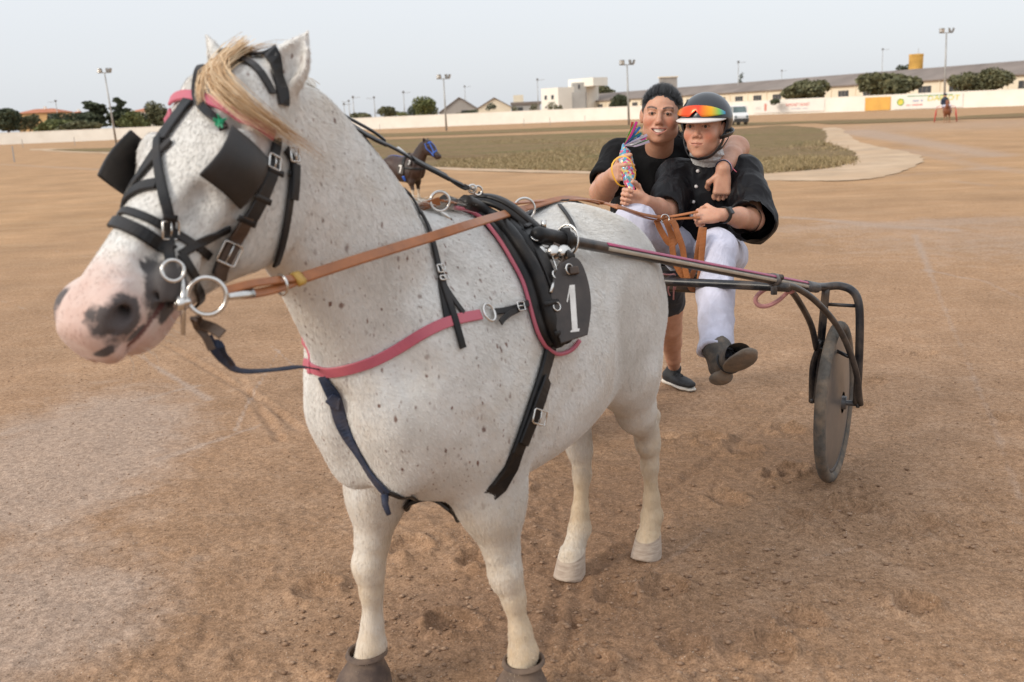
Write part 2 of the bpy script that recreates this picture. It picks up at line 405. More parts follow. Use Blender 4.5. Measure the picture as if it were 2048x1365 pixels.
def coat_mat():
    mt, nt, b = new_mat('flea_bitten_coat'); v = coords(nt)
    big = noise(nt, 2.6, 5, 0.6, v); base = ramp(nt, big.outputs['Fac'], [(0.3, (0.50, 0.475, 0.435)), (0.52, (0.655, 0.64, 0.61)), (0.72, (0.70, 0.70, 0.685))])
    # warm stains
    st = noise(nt, 5.5, 6, 0.65, v); sr = ramp(nt, st.outputs['Fac'], [(0.5, (0, 0, 0)), (0.78, (0.55, 0.55, 0.55))])
    c = mixc(nt, sr.outputs[0], base.outputs[0], (0.50, 0.40, 0.29)).outputs[0]
    # rust-brown flecks: voronoi cells, only some of them, uneven size
    a_f = attr(nt, 'fleck')
    wob = noise(nt, 60, 2, 0.5, v)
    for sc, thr, dens, col in ((60, 0.42, 0.50, (0.17, 0.09, 0.065)), (105, 0.42, 0.50, (0.24, 0.155, 0.125)), (38, 0.30, 0.70, (0.16, 0.09, 0.07))):
        mp = N(nt, 'ShaderNodeMapping'); mp.inputs['Scale'].default_value = (1.15, 1.15, 0.62); nt.links.new(v, mp.inputs['Vector'])
        sh = mixc(nt, 0.012, mp.outputs[0], wob.outputs['Color'], 'ADD')
        vo = N(nt, 'ShaderNodeTexVoronoi'); vo.inputs['Scale'].default_value = sc; nt.links.new(sh.outputs[0], vo.inputs['Vector'])
        sepc = N(nt, 'ShaderNodeSeparateColor'); nt.links.new(vo.outputs['Color'], sepc.inputs[0])
        pick = math_n(nt, 'GREATER_THAN', sepc.outputs[0], dens)
        szv = math_n(nt, 'MULTIPLY', sepc.outputs[1], thr)
        spot = N(nt, 'ShaderNodeMapRange'); spot.inputs['To Min'].default_value = 1; spot.inputs['To Max'].default_value = 0
        nt.links.new(vo.outputs['Distance'], spot.inputs['Value']); nt.links.new(math_n(nt, 'MULTIPLY', szv.outputs[0], 0.45).outputs[0], spot.inputs['From Min']); nt.links.new(szv.outputs[0], spot.inputs['From Max'])
        f = math_n(nt, 'MULTIPLY', spot.outputs[0], pick.outputs[0]); f = math_n(nt, 'MULTIPLY', f.outputs[0], a_f.outputs['Fac'])
        f = math_n(nt, 'MULTIPLY', f.outputs[0], sepc.outputs[2])
        c = mixc(nt, math_n(nt, 'MULTIPLY', f.outputs[0], 1.55, True).outputs[0], c, col).outputs[0]
    # yellowed lower legs, grey shading of the skin, pink muzzle, dark skin, hoof horn
    edge = noise(nt, 38, 5, 0.65, v)
    def masked(name, col, lo=0.35, hi=0.65, amt=1.0, wob=0.5):
        nonlocal c
        a = attr(nt, name); s = math_n(nt, 'ADD', a.outputs['Fac'], math_n(nt, 'MULTIPLY', math_n(nt, 'SUBTRACT', edge.outputs['Fac'], 0.5).outputs[0], wob).outputs[0])
        mr = N(nt, 'ShaderNodeMapRange'); mr.inputs['From Min'].default_value = lo; mr.inputs['From Max'].default_value = hi; mr.inputs['To Max'].default_value = amt
        nt.links.new(s.outputs[0], mr.inputs['Value'])
        colv = col
        c = mixc(nt, mr.outputs[0], c, colv).outputs[0]
    masked('yellow', (0.56, 0.40, 0.22), 0.2, 0.95, 0.75)
    pk = noise(nt, 16, 5, 0.6, v); pkc = ramp(nt, pk.outputs['Fac'], [(0.3, (0.48, 0.27, 0.21)), (0.7, (0.60, 0.43, 0.37))])
    masked('pinkm', pkc.outputs[0], 0.15, 0.9, 0.82, 0.55)
    masked('grey', (0.27, 0.255, 0.25), 0.2, 1.0, 0.7)
    masked('dark', (0.045, 0.042, 0.045), 0.40, 0.60, 0.93, 0.75)
    masked('mouth', (0.10, 0.030, 0.030), 0.45, 0.8, 0.85, 0.3)
    hz = noise(nt, 22, 4, 0.6, coords(nt, (1, 1, 6))); hc = ramp(nt, hz.outputs['Fac'], [(0.3, (0.30, 0.23, 0.18)), (0.7, (0.50, 0.41, 0.33))])
    masked('hoof', hc.outputs[0], 0.4, 0.6, 1.0, 0.15)
    hv = attr(nt, 'hv'); c = mixc(nt, 1.0, c, ramp(nt, math_n(nt, 'ADD', hv.outputs['Fac'], .5).outputs[0], [(0, (.70, .68, .65)), (.5, (1, 1, 1)), (1, (1.22, 1.22, 1.22))]).outputs[0], 'MULTIPLY').outputs[0]
    nt.links.new(c, b.inputs['Base Color']); b.inputs['Roughness'].default_value = 0.7; b.inputs['Specular IOR Level'].default_value = 0.3
    b.inputs['Sheen Weight'].default_value = 0.12; b.inputs['Sheen Roughness'].default_value = 0.5
    hair = noise(nt, 230, 3, 0.6, coords(nt, (1.0, 1.0, 0.22))); b1 = bump(nt, b, hair.outputs['Fac'], 0.35, 0.003)
    lump = noise(nt, 9, 5, 0.6, v); bump(nt, b, lump.outputs['Fac'], 0.12, 0.02, b1)
    return mt
M['coat'] = coat_mat()
# ------------------------------------------------------------------ the ground: one sheet from the camera to the horizon
def ground_mat():
    mt, nt, b = new_mat('track_sand'); v = coords(nt)
    a_p = attr(nt, 'pale'); a_d = attr(nt, 'dist'); a_w = attr(nt, 'wet')
    n1 = noise(nt, .55, 6, .62, v); n2 = noise(nt, 4.5, 6, .68, v); n3 = noise(nt, 38, 5, .7, v); n4 = noise(nt, 150, 3, .7, v)
    st = noise(nt, 1.0, 7, .72, coords(nt, (.45, 1.9, 1)))                  # harrow streaks running along the track
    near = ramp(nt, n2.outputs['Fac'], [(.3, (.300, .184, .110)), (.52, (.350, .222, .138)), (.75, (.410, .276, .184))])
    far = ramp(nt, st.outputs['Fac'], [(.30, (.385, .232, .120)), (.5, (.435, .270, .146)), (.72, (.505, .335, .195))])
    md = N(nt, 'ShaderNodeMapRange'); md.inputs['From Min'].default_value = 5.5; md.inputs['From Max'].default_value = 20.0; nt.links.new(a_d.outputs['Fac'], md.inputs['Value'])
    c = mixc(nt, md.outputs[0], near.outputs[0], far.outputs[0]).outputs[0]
    big = ramp(nt, n1.outputs['Fac'], [(.33, (.82, .81, .80)), (.7, (1.14, 1.12, 1.10))]); c = mixc(nt, 1.0, c, big.outputs[0], 'MULTIPLY').outputs[0]
    pm = math_n(nt, 'ADD', a_p.outputs['Fac'], math_n(nt, 'MULTIPLY', math_n(nt, 'SUBTRACT', n2.outputs['Fac'], .5).outputs[0], .9).outputs[0])
    pr = ramp(nt, pm.outputs[0], [(.3, (0, 0, 0)), (.75, (1, 1, 1))]); c = mixc(nt, math_n(nt, 'MULTIPLY', pr.outputs[0], .6).outputs[0], c, (.40, .315, .260)).outputs[0]
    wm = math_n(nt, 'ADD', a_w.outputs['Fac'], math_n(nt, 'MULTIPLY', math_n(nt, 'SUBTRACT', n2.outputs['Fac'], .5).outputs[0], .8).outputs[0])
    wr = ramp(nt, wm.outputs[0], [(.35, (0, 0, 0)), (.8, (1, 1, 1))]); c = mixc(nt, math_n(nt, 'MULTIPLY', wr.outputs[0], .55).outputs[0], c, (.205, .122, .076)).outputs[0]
    gr = ramp(nt, n3.outputs['Fac'], [(.34, (.66, .64, .62)), (.62, (1.16, 1.16, 1.16))]); c = mixc(nt, .9, c, gr.outputs[0], 'MULTIPLY').outputs[0]
    g2 = ramp(nt, n4.outputs['Fac'], [(.36, (.58, .56, .54)), (.62, (1.25, 1.25, 1.25))]); c = mixc(nt, .75, c, g2.outputs[0], 'MULTIPLY').outputs[0]
    for sc, thr, pick, col in ((120, .16, .90, (.62, .55, .47)), (75, .14, .92, (.16, .12, .10)), (210, .20, .86, (.55, .42, .32))):   # grit
        vo = N(nt, 'ShaderNodeTexVoronoi'); vo.inputs['Scale'].default_value = sc; nt.links.new(v, vo.inputs['Vector']); s = N(nt, 'ShaderNodeSeparateColor'); nt.links.new(vo.outputs['Color'], s.inputs[0])
        f = math_n(nt, 'MULTIPLY', math_n(nt, 'LESS_THAN', vo.outputs['Distance'], thr).outputs[0], math_n(nt, 'GREATER_THAN', s.outputs[0], pick).outputs[0]); c = mixc(nt, math_n(nt, 'MULTIPLY', f.outputs[0], .85).outputs[0], c, col).outputs[0]
    nt.links.new(c, b.inputs['Base Color']); b.inputs['Roughness'].default_value = .95; b.inputs['Specular IOR Level'].default_value = .15
    b1 = bump(nt, b, n3.outputs['Fac'], .6, .010); b2 = bump(nt, b, n4.outputs['Fac'], .7, .004, b1)
    b3 = bump(nt, b, st.outputs['Fac'], .2, .03, b2)
    return mt
M['sand'] = ground_mat()
def smooth01(a, lo, hi):
    t = np.clip((a - lo) / (hi - lo), 0, 1); return t * t * (3 - 2 * t)
HOOFS = []                                                        # (x, y, heading, radius) prints in the sand
_r = random.Random(21)
for k in range(22):
    x = _r.uniform(-.4, 2.8); y = _r.uniform(1.7, 6.5); HOOFS.append((x, y, _r.uniform(-.5, .9) + 3.6, _r.uniform(.055, .075)))
for px, py in ((1190, 1330), (1370, 1290), (1600, 1250), (1540, 1300), (900, 1250), (960, 1130), (1240, 1200), (1330, 1180), (1450, 1000), (1560, 950), (640, 1180), (820, 1100), (1420, 880), (1580, 860), (1700, 1020), (1830, 1050)):
    g = gnd(px, py); HOOFS.append((g.x, g.y, _r.uniform(0, 6.28), .07))
def ground_h(X, Y):
    P = np.stack([X, Y, np.zeros_like(X)], 1); R = np.hypot(X, Y)
    fade = 1 - smooth01(R, 7.5, 15); f2 = 1 - smooth01(R, 4.5, 9)
    # trampled area round the pony and along the right
    tr = np.exp(-(((X - .25) / 1.1) ** 2 + ((Y - 2.6) / 1.0) ** 2)) + .65 * np.exp(-(((X - 1.3) / 1.2) ** 2 + ((Y - 3.0) / 1.4) ** 2)) + .06
    lo = vnoise(P, 2.2, 1); mi = vnoise(P, 7, 2); fi = vnoise(P, 19, 3); vf = vnoise(P, 46, 4); rg = 1 - np.abs(vnoise(P, 13, 5)); rg2 = 1 - np.abs(vnoise(P, 30, 6))
    cl = smooth01(vnoise(P, 1.7, 9) + .35 * mi, .0, .55)
    h = .008 * lo + fade * (.0035 * mi) + f2 * (.0042 * fi + .0036 * vf + tr * cl * (.030 * np.clip(rg - .45, 0, 1) * (1 + .9 * fi) + .022 * np.clip(rg2 - .5, 0, 1) * (1 + .8 * vf)))
    for (hx, hy, ha, hr) in HOOFS:
        m_ = (np.abs(X - hx) < .25) & (np.abs(Y - hy) < .25)
        dx, dy = X[m_] - hx, Y[m_] - hy; c, s = math.cos(ha), math.sin(ha); a = dx * c + dy * s; b_ = -dx * s + dy * c
        q = np.hypot(a / (hr * 1.12), b_ / hr) * (1 + .16 * mi[m_] + .14 * fi[m_]); h[m_] += np.where(q < 1, -.020 * (1 - q ** 4) * (1 - .35 * smooth01(a, -.02, -.06)), .012 * np.exp(-((q - 1.18) / .22) ** 2) * (.6 + 1.6 * np.clip(fi[m_], -.3, 1) + .8 * rg2[m_]))
    # drag grooves behind the hooves, wheel track of the sulky
    def groove(pts, w, d):
        nonlocal h
        q = [gnd(*p) for p in pts]
        for a, b_ in zip(q[:-1], q[1:]):
            ux, uy = b_.x - a.x, b_.y - a.y; L2 = ux * ux + uy * uy; t = np.clip(((X - a.x) * ux + (Y - a.y) * uy) / L2, 0, 1); dd = np.hypot(X - a.x - t * ux, Y - a.y - t * uy)
            h = np.minimum(h, h * .4 + .6 * h - d * np.exp(-(dd / w) ** 2)) + .45 * d * np.exp(-((dd - 1.9 * w) / (.7 * w)) ** 2)
    for g in ([(1128, 1165), (1112, 1230), (1090, 1310)], [(1160, 1165), (1150, 1240), (1120, 1340)], [(1180, 1150), (1330, 1040)], [(1310, 1000), (1480, 880), (1600, 790)], [(330, 690), (520, 800), (600, 860)], [(480, 760), (560, 880)]): groove(g, .022, .012)
    wp = S_O_G + np.array([.0, .0]); 
    return h * (1 - smooth01(R, 30, 60))
S_O_G = np.array([0.0, 0.0])
def build_ground():
    a_f = np.linspace(-50, 50, 560); a_b = np.linspace(50, 310, 44)[1:-1]; ang = np.radians(np.concatenate([a_f, a_b]))
    rad = np.concatenate([[.05, .4, .8], np.geomspace(1.05, 14, 620), np.geomspace(14, 90, 130)[1:], np.geomspace(90, 5000, 60)[1:]])
    A, Rr = np.meshgrid(ang, rad); X = (Rr * np.sin(A)).ravel(); Y = (Rr * np.cos(A)).ravel()
    Z = ground_h(X, Y); n = len(ang); m_ = len(rad)
    i = np.arange(m_ - 1)[:, None] * n; j = np.arange(n)[None, :]; j2 = (j + 1) % n
    Q = np.stack([i + j, i + n + j, i + n + j2, i + j2], -1).reshape(-1, 4)
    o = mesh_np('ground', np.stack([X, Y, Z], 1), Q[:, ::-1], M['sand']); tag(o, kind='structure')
    P = np.stack([X, Y, np.zeros_like(X)], 1); R = np.hypot(X, Y)
    def blob(px, py, rx, ry, rot=0.0):
        g = gnd(px, py); dx, dy = X - g.x, Y - g.y; c, s = math.cos(rot), math.sin(rot); return np.exp(-(((dx * c + dy * s) / rx) ** 2 + ((-dx * s + dy * c) / ry) ** 2))
    pale = 1.15 * blob(150, 900, .62, 1.25, .15) + .9 * blob(60, 1250, .5, .5) + .55 * blob(1950, 250, 18, 16) + .5 * blob(2000, 480, 3, 2.5) + .35 * blob(1750, 450, 4, .5)
    for pts, wd, am in (([(1545, 433), (1640, 440), (1760, 452), (1900, 461)], .10, .8), ([(1700, 262), (1780, 275), (1880, 292), (1990, 312)], .9, .7), ([(0, 329), (150, 337), (330, 346)], .35, .7), ([(1640, 352), (1800, 352), (1950, 338)], .5, .4), ([(1980, 372), (1900, 362), (1700, 369)], .25, .5), ([(0, 372), (200, 400), (330, 420)], .12, .35), ([(1800, 300), (1950, 330), (2048, 345)], .5, .5), ([(0, 600), (240, 690), (420, 800)], .022, .5), ([(60, 1010), (300, 925), (520, 850)], .018, .5), ([(0, 870), (400, 770)], .016, .45), ([(0, 480), (200, 520), (330, 570)], .03, .45), ([(1830, 470), (1890, 620), (1980, 830), (2040, 1000)], .030, .45), ([(2048, 600), (1960, 560), (1850, 540)], .04, .4), ([(1500, 1150), (1750, 1090), (2048, 1050)], .016, .4), ([(1180, 1300), (1300, 1150), (1420, 1060)], .014, .5), ([(560, 700), (500, 800), (470, 860)], .012, .6), ([(540, 690), (620, 760)], .012, .6)):
        q = [gnd(*p) for p in pts]; dm = np.full(len(X), 1e3)
        for a, b_ in zip(q[:-1], q[1:]):
            ux, uy = b_.x - a.x, b_.y - a.y; t = np.clip(((X - a.x) * ux + (Y - a.y) * uy) / (ux * ux + uy * uy), 0, 1); dm = np.minimum(dm, np.hypot(X - a.x - t * ux, Y - a.y - t * uy))
        pale = pale + am * np.exp(-(dm / wd) ** 2)
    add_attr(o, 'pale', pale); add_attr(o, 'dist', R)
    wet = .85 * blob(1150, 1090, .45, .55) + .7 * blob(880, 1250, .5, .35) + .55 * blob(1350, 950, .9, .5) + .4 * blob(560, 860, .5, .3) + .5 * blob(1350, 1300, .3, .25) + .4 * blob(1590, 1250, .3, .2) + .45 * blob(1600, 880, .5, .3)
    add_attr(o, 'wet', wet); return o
ground = build_ground()
GV = [v.co.copy() for v in ground.data.vertices][:0]
def gz(x, y): return float(ground_h(np.array([x]), np.array([y]))[0])
# clods and grit lying loose on the sand: uncountable, one object
def clods():
    r = random.Random(5); V = []; F = []; pts = []
    for k in range(7000):
        d = 1.7 * (9.0 / 1.7) ** r.random(); a = math.radians(r.uniform(-34, 34)); x, y = d * math.sin(a), d * math.cos(a)
        s = (.0016 + .0022 * r.random() ** 3) * (1 + .10 * d); pts.append((x, y, s))
    for k in range(2200):
        cx, cy, sg = r.choice(((.05, 2.75, .35), (.5, 3.2, .35), (.25, 2.2, .3), (.9, 2.6, .35), (.6, 2.15, .2), (-.35, 2.75, .25), (1.3, 3.4, .5)))
        pts.append((r.gauss(cx, sg), r.gauss(cy, sg), .0025 + .009 * r.random() ** 3.2))
    z = ground_h(np.array([p[0] for p in pts]), np.array([p[1] for p in pts]))
    base = [Vector(p).normalized() for p in ((0, 0, 1), (.9, 0, .35), (.28, .85, .35), (-.72, .52, .3), (-.72, -.52, .35), (.28, -.85, .3), (0, 0, -.8))]
    for (x, y, s), zz in zip(pts, z):
        b = len(V); rz = r.uniform(0, 6.28); c, sn = math.cos(rz), math.sin(rz)
        for p in base:
            k = s * r.uniform(.75, 1.25); V.append((x + (p.x * c - p.y * sn) * k * 1.2, y + (p.x * sn + p.y * c) * k, zz + s * .25 + p.z * k * .7))
        for i in range(5): F.append((b, b + 1 + i, b + 1 + (i + 1) % 5)); F.append((b + 6, b + 1 + (i + 1) % 5, b + 1 + i))
    mt = hair_mat_simple('sand_clods', (.235, .145, .092), (.36, .245, .168))
    o = mesh('sand_clods', V, F, mt, None, True); tag(o, 'loose sand clods and grit scattered over the track', 'sand', kind='stuff')
def hair_mat_simple(name, a, b):
    mt, nt, bs = new_mat(name); g = N(nt, 'ShaderNodeNewGeometry'); r = ramp(nt, g.outputs['Random Per Island'], [(.0, a), (1, b)]); nt.links.new(r.outputs[0], bs.inputs['Base Color']); bs.inputs['Roughness'].default_value = .95; bs.inputs['Specular IOR Level'].default_value = .15
    return mt
clods()
# sheets lying on the ground: dry infield grass, pale inner path
def sheet(name, px, z, mat, kind='structure', sub=6, closed_px=True):
    P = catmull([Vector((a, b, 0)) for a, b in px], sub, True)
    rj = random.Random(len(px)); pts = [gnd(p.x, p.y) for p in P]; pts = [p + Vector((rj.gauss(0, 1), rj.gauss(0, 1), 0)) * (.0012 * p.length + .01) for p in pts]; bm = bmesh.new(); vs_ = [bm.verts.new((p.x, p.y, z)) for p in pts]; f = bm.faces.new(vs_); f.normal_update()
    if f.normal.z < 0: f.normal_flip()
    bmesh.ops.triangulate(bm, faces=bm.faces); me = bpy.data.meshes.new(name); bm.to_mesh(me); bm.free(); o = link(name, me, mat, None, False); tag(o, kind=kind); return o
def grass_mat():
    mt, nt, b = new_mat('dry_infield'); v = coords(nt); n1 = noise(nt, .22, 6, .65, coords(nt, (.45, 1, 1))); n2 = noise(nt, 2.2, 6, .7, v); n3 = noise(nt, 14, 4, .7, v)
    c = ramp(nt, n1.outputs['Fac'], [(.30, (.20, .130, .078)), (.45, (.29, .205, .125)), (.55, (.26, .195, .108)), (.62, (.215, .185, .090)), (.70, (.27, .195, .115)), (.8, (.33, .245, .155))]).outputs[0]
    c = mixc(nt, .9, c, ramp(nt, n2.outputs['Fac'], [(.3, (.65, .68, .60)), (.7, (1.25, 1.2, 1.15))]).outputs[0], 'MULTIPLY').outputs[0]
    c = mixc(nt, .8, c, ramp(nt, n3.outputs['Fac'], [(.3, (.6, .62, .55)), (.7, (1.3, 1.25, 1.2))]).outputs[0], 'MULTIPLY').outputs[0]
    nt.links.new(c, b.inputs['Base Color']); b.inputs['Roughness'].default_value = .95; b.inputs['Specular IOR Level'].default_value = .1; bump(nt, b, n3.outputs['Fac'], 1.0, .12); return mt
M['infield'] = grass_mat()
M['path'] = simple('pale_compacted_path', (.47, .345, .235), .95, .20, .9, 0, .4, 9, .03, .15, (.46, .31, .19), .85, .35)
sheet('path', [(1685, 259), (1712, 281), (1770, 296), (1829, 308), (1843, 322), (1814, 340), (1756, 356), (1700, 362), (1624, 363), (1521, 361), (1300, 352), (1000, 344), (880, 340), (700, 330), (400, 318), (230, 309), (90, 302.5), (60, 300), (90, 298), (300, 300), (700, 318), (900, 330), (1300, 338), (1550, 335), (1660, 322), (1690, 306), (1650, 285), (1640, 262), (1655, 256)], .010, M['path'], sub=8)
GR = [(100, 300.5), (230, 296), (420, 289), (640, 283), (860, 277), (1040, 271), (1200, 265.5), (1400, 262), (1500, 257), (1560, 252), (1640, 258), (1652, 272), (1652, 286), (1690, 299), (1712, 310), (1700, 327), (1650, 338), (1580, 344), (1500, 349), (1300, 346), (1000, 339), (880, 335), (640, 326), (400, 314), (230, 306)]
sheet('infield_grass', GR, .022, M['infield'], sub=10)
sheet('infield_grass', [(300, 282), (640, 271), (860, 265), (1040, 258.5), (1200, 252), (1400, 248), (1560, 244.5), (1700, 240), (1850, 237), (1760, 243), (1600, 248), (1440, 255), (1200, 260), (1040, 266), (860, 272.5), (640, 278), (300, 286)], .018, M['infield'], sub=4)
sheet('infield_grass', [(1640, 244), (1800, 240), (1950, 232), (2048, 227), (2150, 222), (2150, 231), (2048, 236), (1940, 239), (1800, 245), (1660, 249)], .030, M['infield'], sub=4)
def grass_blades():
    r = random.Random(3); poly = catmull([Vector((a, b, 0)) for a, b in GR], 4, True); xs = [p.x for p in poly]; ys = [p.y for p in poly]; V = []; F = []; n = len(poly)
    def inside(x, y):
        c = False; j = n - 1
        for i in range(n):
            if (ys[i] > y) != (ys[j] > y) and x < (xs[j] - xs[i]) * (y - ys[i]) / (ys[j] - ys[i]) + xs[i]: c = not c
            j = i
        return c
    k = 0
    while k < 26000:
        x = r.uniform(880, 1730); y = 349 - 70 * r.random() ** 1.5
        k += 1
        if not inside(x, y): continue
        edge = y > 318 and r.random() < .7
        g = gnd(x, y)
        if not edge and math.sin(g.x * .5 + 1.3 * math.sin(g.y * .23)) + r.gauss(0, .5) < .55: continue
        hgt = r.uniform(.03, .10) * (1.8 if edge and x > 1560 else 1)
        for q in range(4):
            a = r.uniform(0, 6.28); ox, oy = g.x + r.gauss(0, .12), g.y + r.gauss(0, .12); w = r.uniform(.008, .02); b = len(V); lx, ly = r.gauss(0, .06), r.gauss(0, .06)
            V += [(ox - math.cos(a) * w, oy - math.sin(a) * w, .02), (ox + math.cos(a) * w, oy + math.sin(a) * w, .02), (ox + lx, oy + ly, .02 + hgt * r.uniform(.6, 1))]; F.append((b, b + 1, b + 2))
    mt = hair_mat_simple('grass_blades', (.19, .150, .070), (.44, .33, .19)); o = mesh('grass_tufts', V, F, mt, None, False); tag(o, 'tufts of dry grass on the infield beside the track', 'grass', kind='stuff')
grass_blades()
# ------------------------------------------------------------------ the white pony (local frame: x forward, y left, z up)
PONY_PSI = math.atan2(-math.cos(math.radians(32)), -math.sin(math.radians(32)))
PONY_O = Vector((-0.19, 2.52, 0))
PONY_M = Matrix.Translation(PONY_O) @ Matrix.Rotation(PONY_PSI, 4, 'Z')
HS = 1.13
HA = np.array([0.585, 0, 1.578]); HB = np.array([0.992, 0, 1.198])            # head axis: behind the poll -> lips
HD = (HB - HA) / np.linalg.norm(HB - HA); HN = np.cross(HD, (0, 1, 0)); HL = float(np.linalg.norm(HB - HA))
def hp(e, n, y=0.0):
    """point on the head: e metres down the axis, n towards the front of the face, y left"""
    return HA + HD * (e * HS) + HN * (n * HS) + np.array([0, y * HS, 0])
def hr(*r): return tuple(x * HS for x in r)
HROT = np.stack([HD, np.array([0, 1.0, 0]), HN])
def pony_legs():
    # (shoulder/elbow ... hoof) chains: joints with radii, fore aft scale
    return dict(
        RF=[(0.07, -.14, .74, .098), (0.105, -.155, .58, .072), (0.128, -.165, .45, .046), (0.140, -.17, .38, .038), (0.140, -.172, .31, .029), (0.145, -.175, .20, .0275), (0.152, -.178, .145, .035), (0.172, -.186, .09, .034), (0.19, -.19, .055, .042)],
        LF=[(0.05, .145, .74, .098), (0.035, .16, .58, .073), (0.019, .177, .45, .047), (0.012, .185, .38, .039), (0.002, .196, .31, .029), (-0.007, .208, .20, .0275), (-0.006, .213, .145, .035), (0.014, .216, .09, .034), (0.03, .217, .055, .042)],
        LH=[(-.82, .145, .90, .14), (-.76, .172, .74, .116), (-.85, .165, .58, .070), (-.955, .155, .47, .040), (-.978, .152, .42, .037), (-.988, .15, .34, .028), (-1.008, .147, .21, .026), (-1.012, .145, .145, .034), (-.996, .143, .09, .033), (-.98, .142, .055, .040)],
        RH=[(-.80, -.13, .90, .145), (-.70, -.15, .74, .12), (-.75, -.08, .58, .070), (-.815, -.035, .47, .041), (-.82, -.03, .42, .038), (-.815, -.025, .34, .029), (-.795, -.025, .21, .027), (-.785, -.025, .15, .035), (-.75, -.028, .095, .034), (-.725, -.029, .062, .042)],
    )
LEGS = pony_legs()
def sculpt_pony(h):
    S = Sdf((-1.12, -.40, -.012), (1.12, .40, 1.86), h)
    BA = (-1.0, 0, .92); BB = (.335, 0, .92); L = 1.335
    st = []
    for s, top, bot, w, eg in [(-1.0, 1.10, .90, .13, 0), (-.93, 1.185, .78, .195, 0), (-.80, 1.255, .69, .245, -.03), (-.65, 1.28, .635, .27, -.07), (-.50, 1.26, .60, .290, -.10),
                               (-.35, 1.24, .578, .305, -.12), (-.20, 1.26, .567, .30, -.16), (-.06, 1.28, .565, .275, -.20), (.06, 1.272, .585, .252, -.25), (.16, 1.195, .61, .240, -.2), (.24, 1.14, .665, .215, -.08), (.30, 1.05, .73, .18, 0), (.335, .98, .79, .14, 0)]:
        mid = (top + bot) / 2; st.append(((s + 1.0) / L, mid - .92, w, top - mid, mid - bot, eg))
    S.loft(BA, BB, (0, 1, 0), st, k=0, p=2.15, cap0=.05, cap1=.06)
    # neck
    S.loft((.0, 0, .98), (.62, 0, 1.60), (0, 1, 0), [(0, 0, .18, .160, .28, -.15), (.3, .005, .150, .158, .285, -.12), (.6, .02, .118, .160, .228, -.1), (.85, .01, .098, .135, .185, 0), (1, 0, .088, .105, .12, 0)], k=.10, p=2.1, cap0=.10, cap1=.05)
    # crest of the neck a little sharper
    S.cone((.12, 0, 1.235), (.42, 0, 1.56), .05, .045, k=.06)
    # shoulder blades, point of shoulder, pectorals, withers
    for y in (-1, 1):
        S.ell((.16, .150 * y, .93), (.115, .080, .22), k=.08, rot=[(.92, 0, -.39), (0, 1, 0), (.39, 0, .92)])
        S.ell((.265, .105 * y, .86), (.07, .065, .08), k=.07)
        S.ell((.02, .185 * y, .80), (.11, .07, .14), k=.08)
        S.ell((.285, .065 * y, .79), (.065, .075, .12), k=.06)
        S.ell((-.72, .155 * y, .97), (.21, .11, .23), k=.10)          # croup and thigh mass
        S.ell((-.91, .10 * y, .97), (.09, .09, .19), k=.08)          # buttock
    S.cone((.40, 0, .93), (.37, 0, .68), .02, .02, k=.05, sub=True)         # breast furrow
    S.ell((-.01, 0, 1.262), (.15, .05, .05), k=.06)
    for y in (-1, 1):                                                # flank hollow, behind elbow, jugular groove
        S.ell((-.56, .335 * y, .90), (.07, .035, .16), k=.08, sub=True, rot=[(.9, 0, .43), (0, 1, 0), (-.43, 0, .9)])
        S.ell((-.13, .315 * y, .90), (.05, .03, .2), k=.08, sub=True)
        S.cone((-.615, .318 * y, .92), (-.66, .262 * y, .66), .012, .014, k=.05, sub=True)
        S.cone((-.06, .295 * y, .84), (-.03, .235 * y, .62), .012, .012, k=.045, sub=True)
        S.cone((.20, .262 * y, .86), (.12, .245 * y, .66), .010, .010, k=.045, sub=True)
        S.cone((.33, .185 * y, 1.00), (.54, .13 * y, 1.34), .02, .02, k=.06, sub=True)
    # legs
    for nm, ch in LEGS.items():
        front = nm[1] == 'F'; y = 1 if nm[0] == 'L' else -1
        for i in range(len(ch) - 1):
            a, b = ch[i], ch[i + 1]
            top = i < 2
            S.cone(a[:3], b[:3], a[3], b[3], k=.06 if i == 0 else (.05 if top else .03), flat=((0, 1, 0), .85 if top else .86))
        if front:
            kx, ky, kz, _ = ch[3]
            S.ell((kx + .014, ky, kz + .006), (.036, .042, .046), k=.018); S.ell((kx - .040, ky, kz + .008), (.018, .016, .026), k=.014); S.ell((kx + .004, ky, kz - .028), (.032, .037, .026), k=.018)
            ex, ey, ez, _ = ch[1]
            S.ell((ex - .01, ey + .012 * y, ez + .02), (.075, .068, .12), k=.05); S.ell((ex + .03, ey - .015 * y, ez + .06), (.06, .05, .10), k=.05)
            fx = ch[6]; S.cone((kx - .034, ky, kz - .05), (fx[0] - .030, fx[1], fx[2] + .02), .0125, .0125, k=.008)
        else:
            hx, hy, hz, _ = ch[3]
            S.cone((hx - .055, hy, hz + .045), (hx - .03, hy, hz - .12), .021, .017, k=.02)         # point of hock, tendon
            S.ell((hx + .010, hy, hz - .03), (.038, .034, .050), k=.018)
            gx, gy, gz, _ = ch[2]; S.cone((gx - .045, gy, gz + .06), (hx - .055, hy, hz + .05), .03, .016, k=.03)
            fx = ch[7]; S.cone((hx - .040, hy, hz - .10), (fx[0] - .030, fx[1], fx[2] + .02), .0125, .0125, k=.008)
            sx, sy, sz, _ = ch[1]; S.ell((sx + .09, sy, sz + .06), (.08, .06, .11), k=.07)             # stifle
        f = ch[-3]; S.ell((f[0] - .004, f[1], f[2]), (.034, .037, .032), k=.015); S.ell((f[0] - .030, f[1], f[2] - .010), (.020, .024, .026), k=.012)                 # fetlock tuft
        # hoof: flattened frustum, sole on the ground
        q = ch[-1]
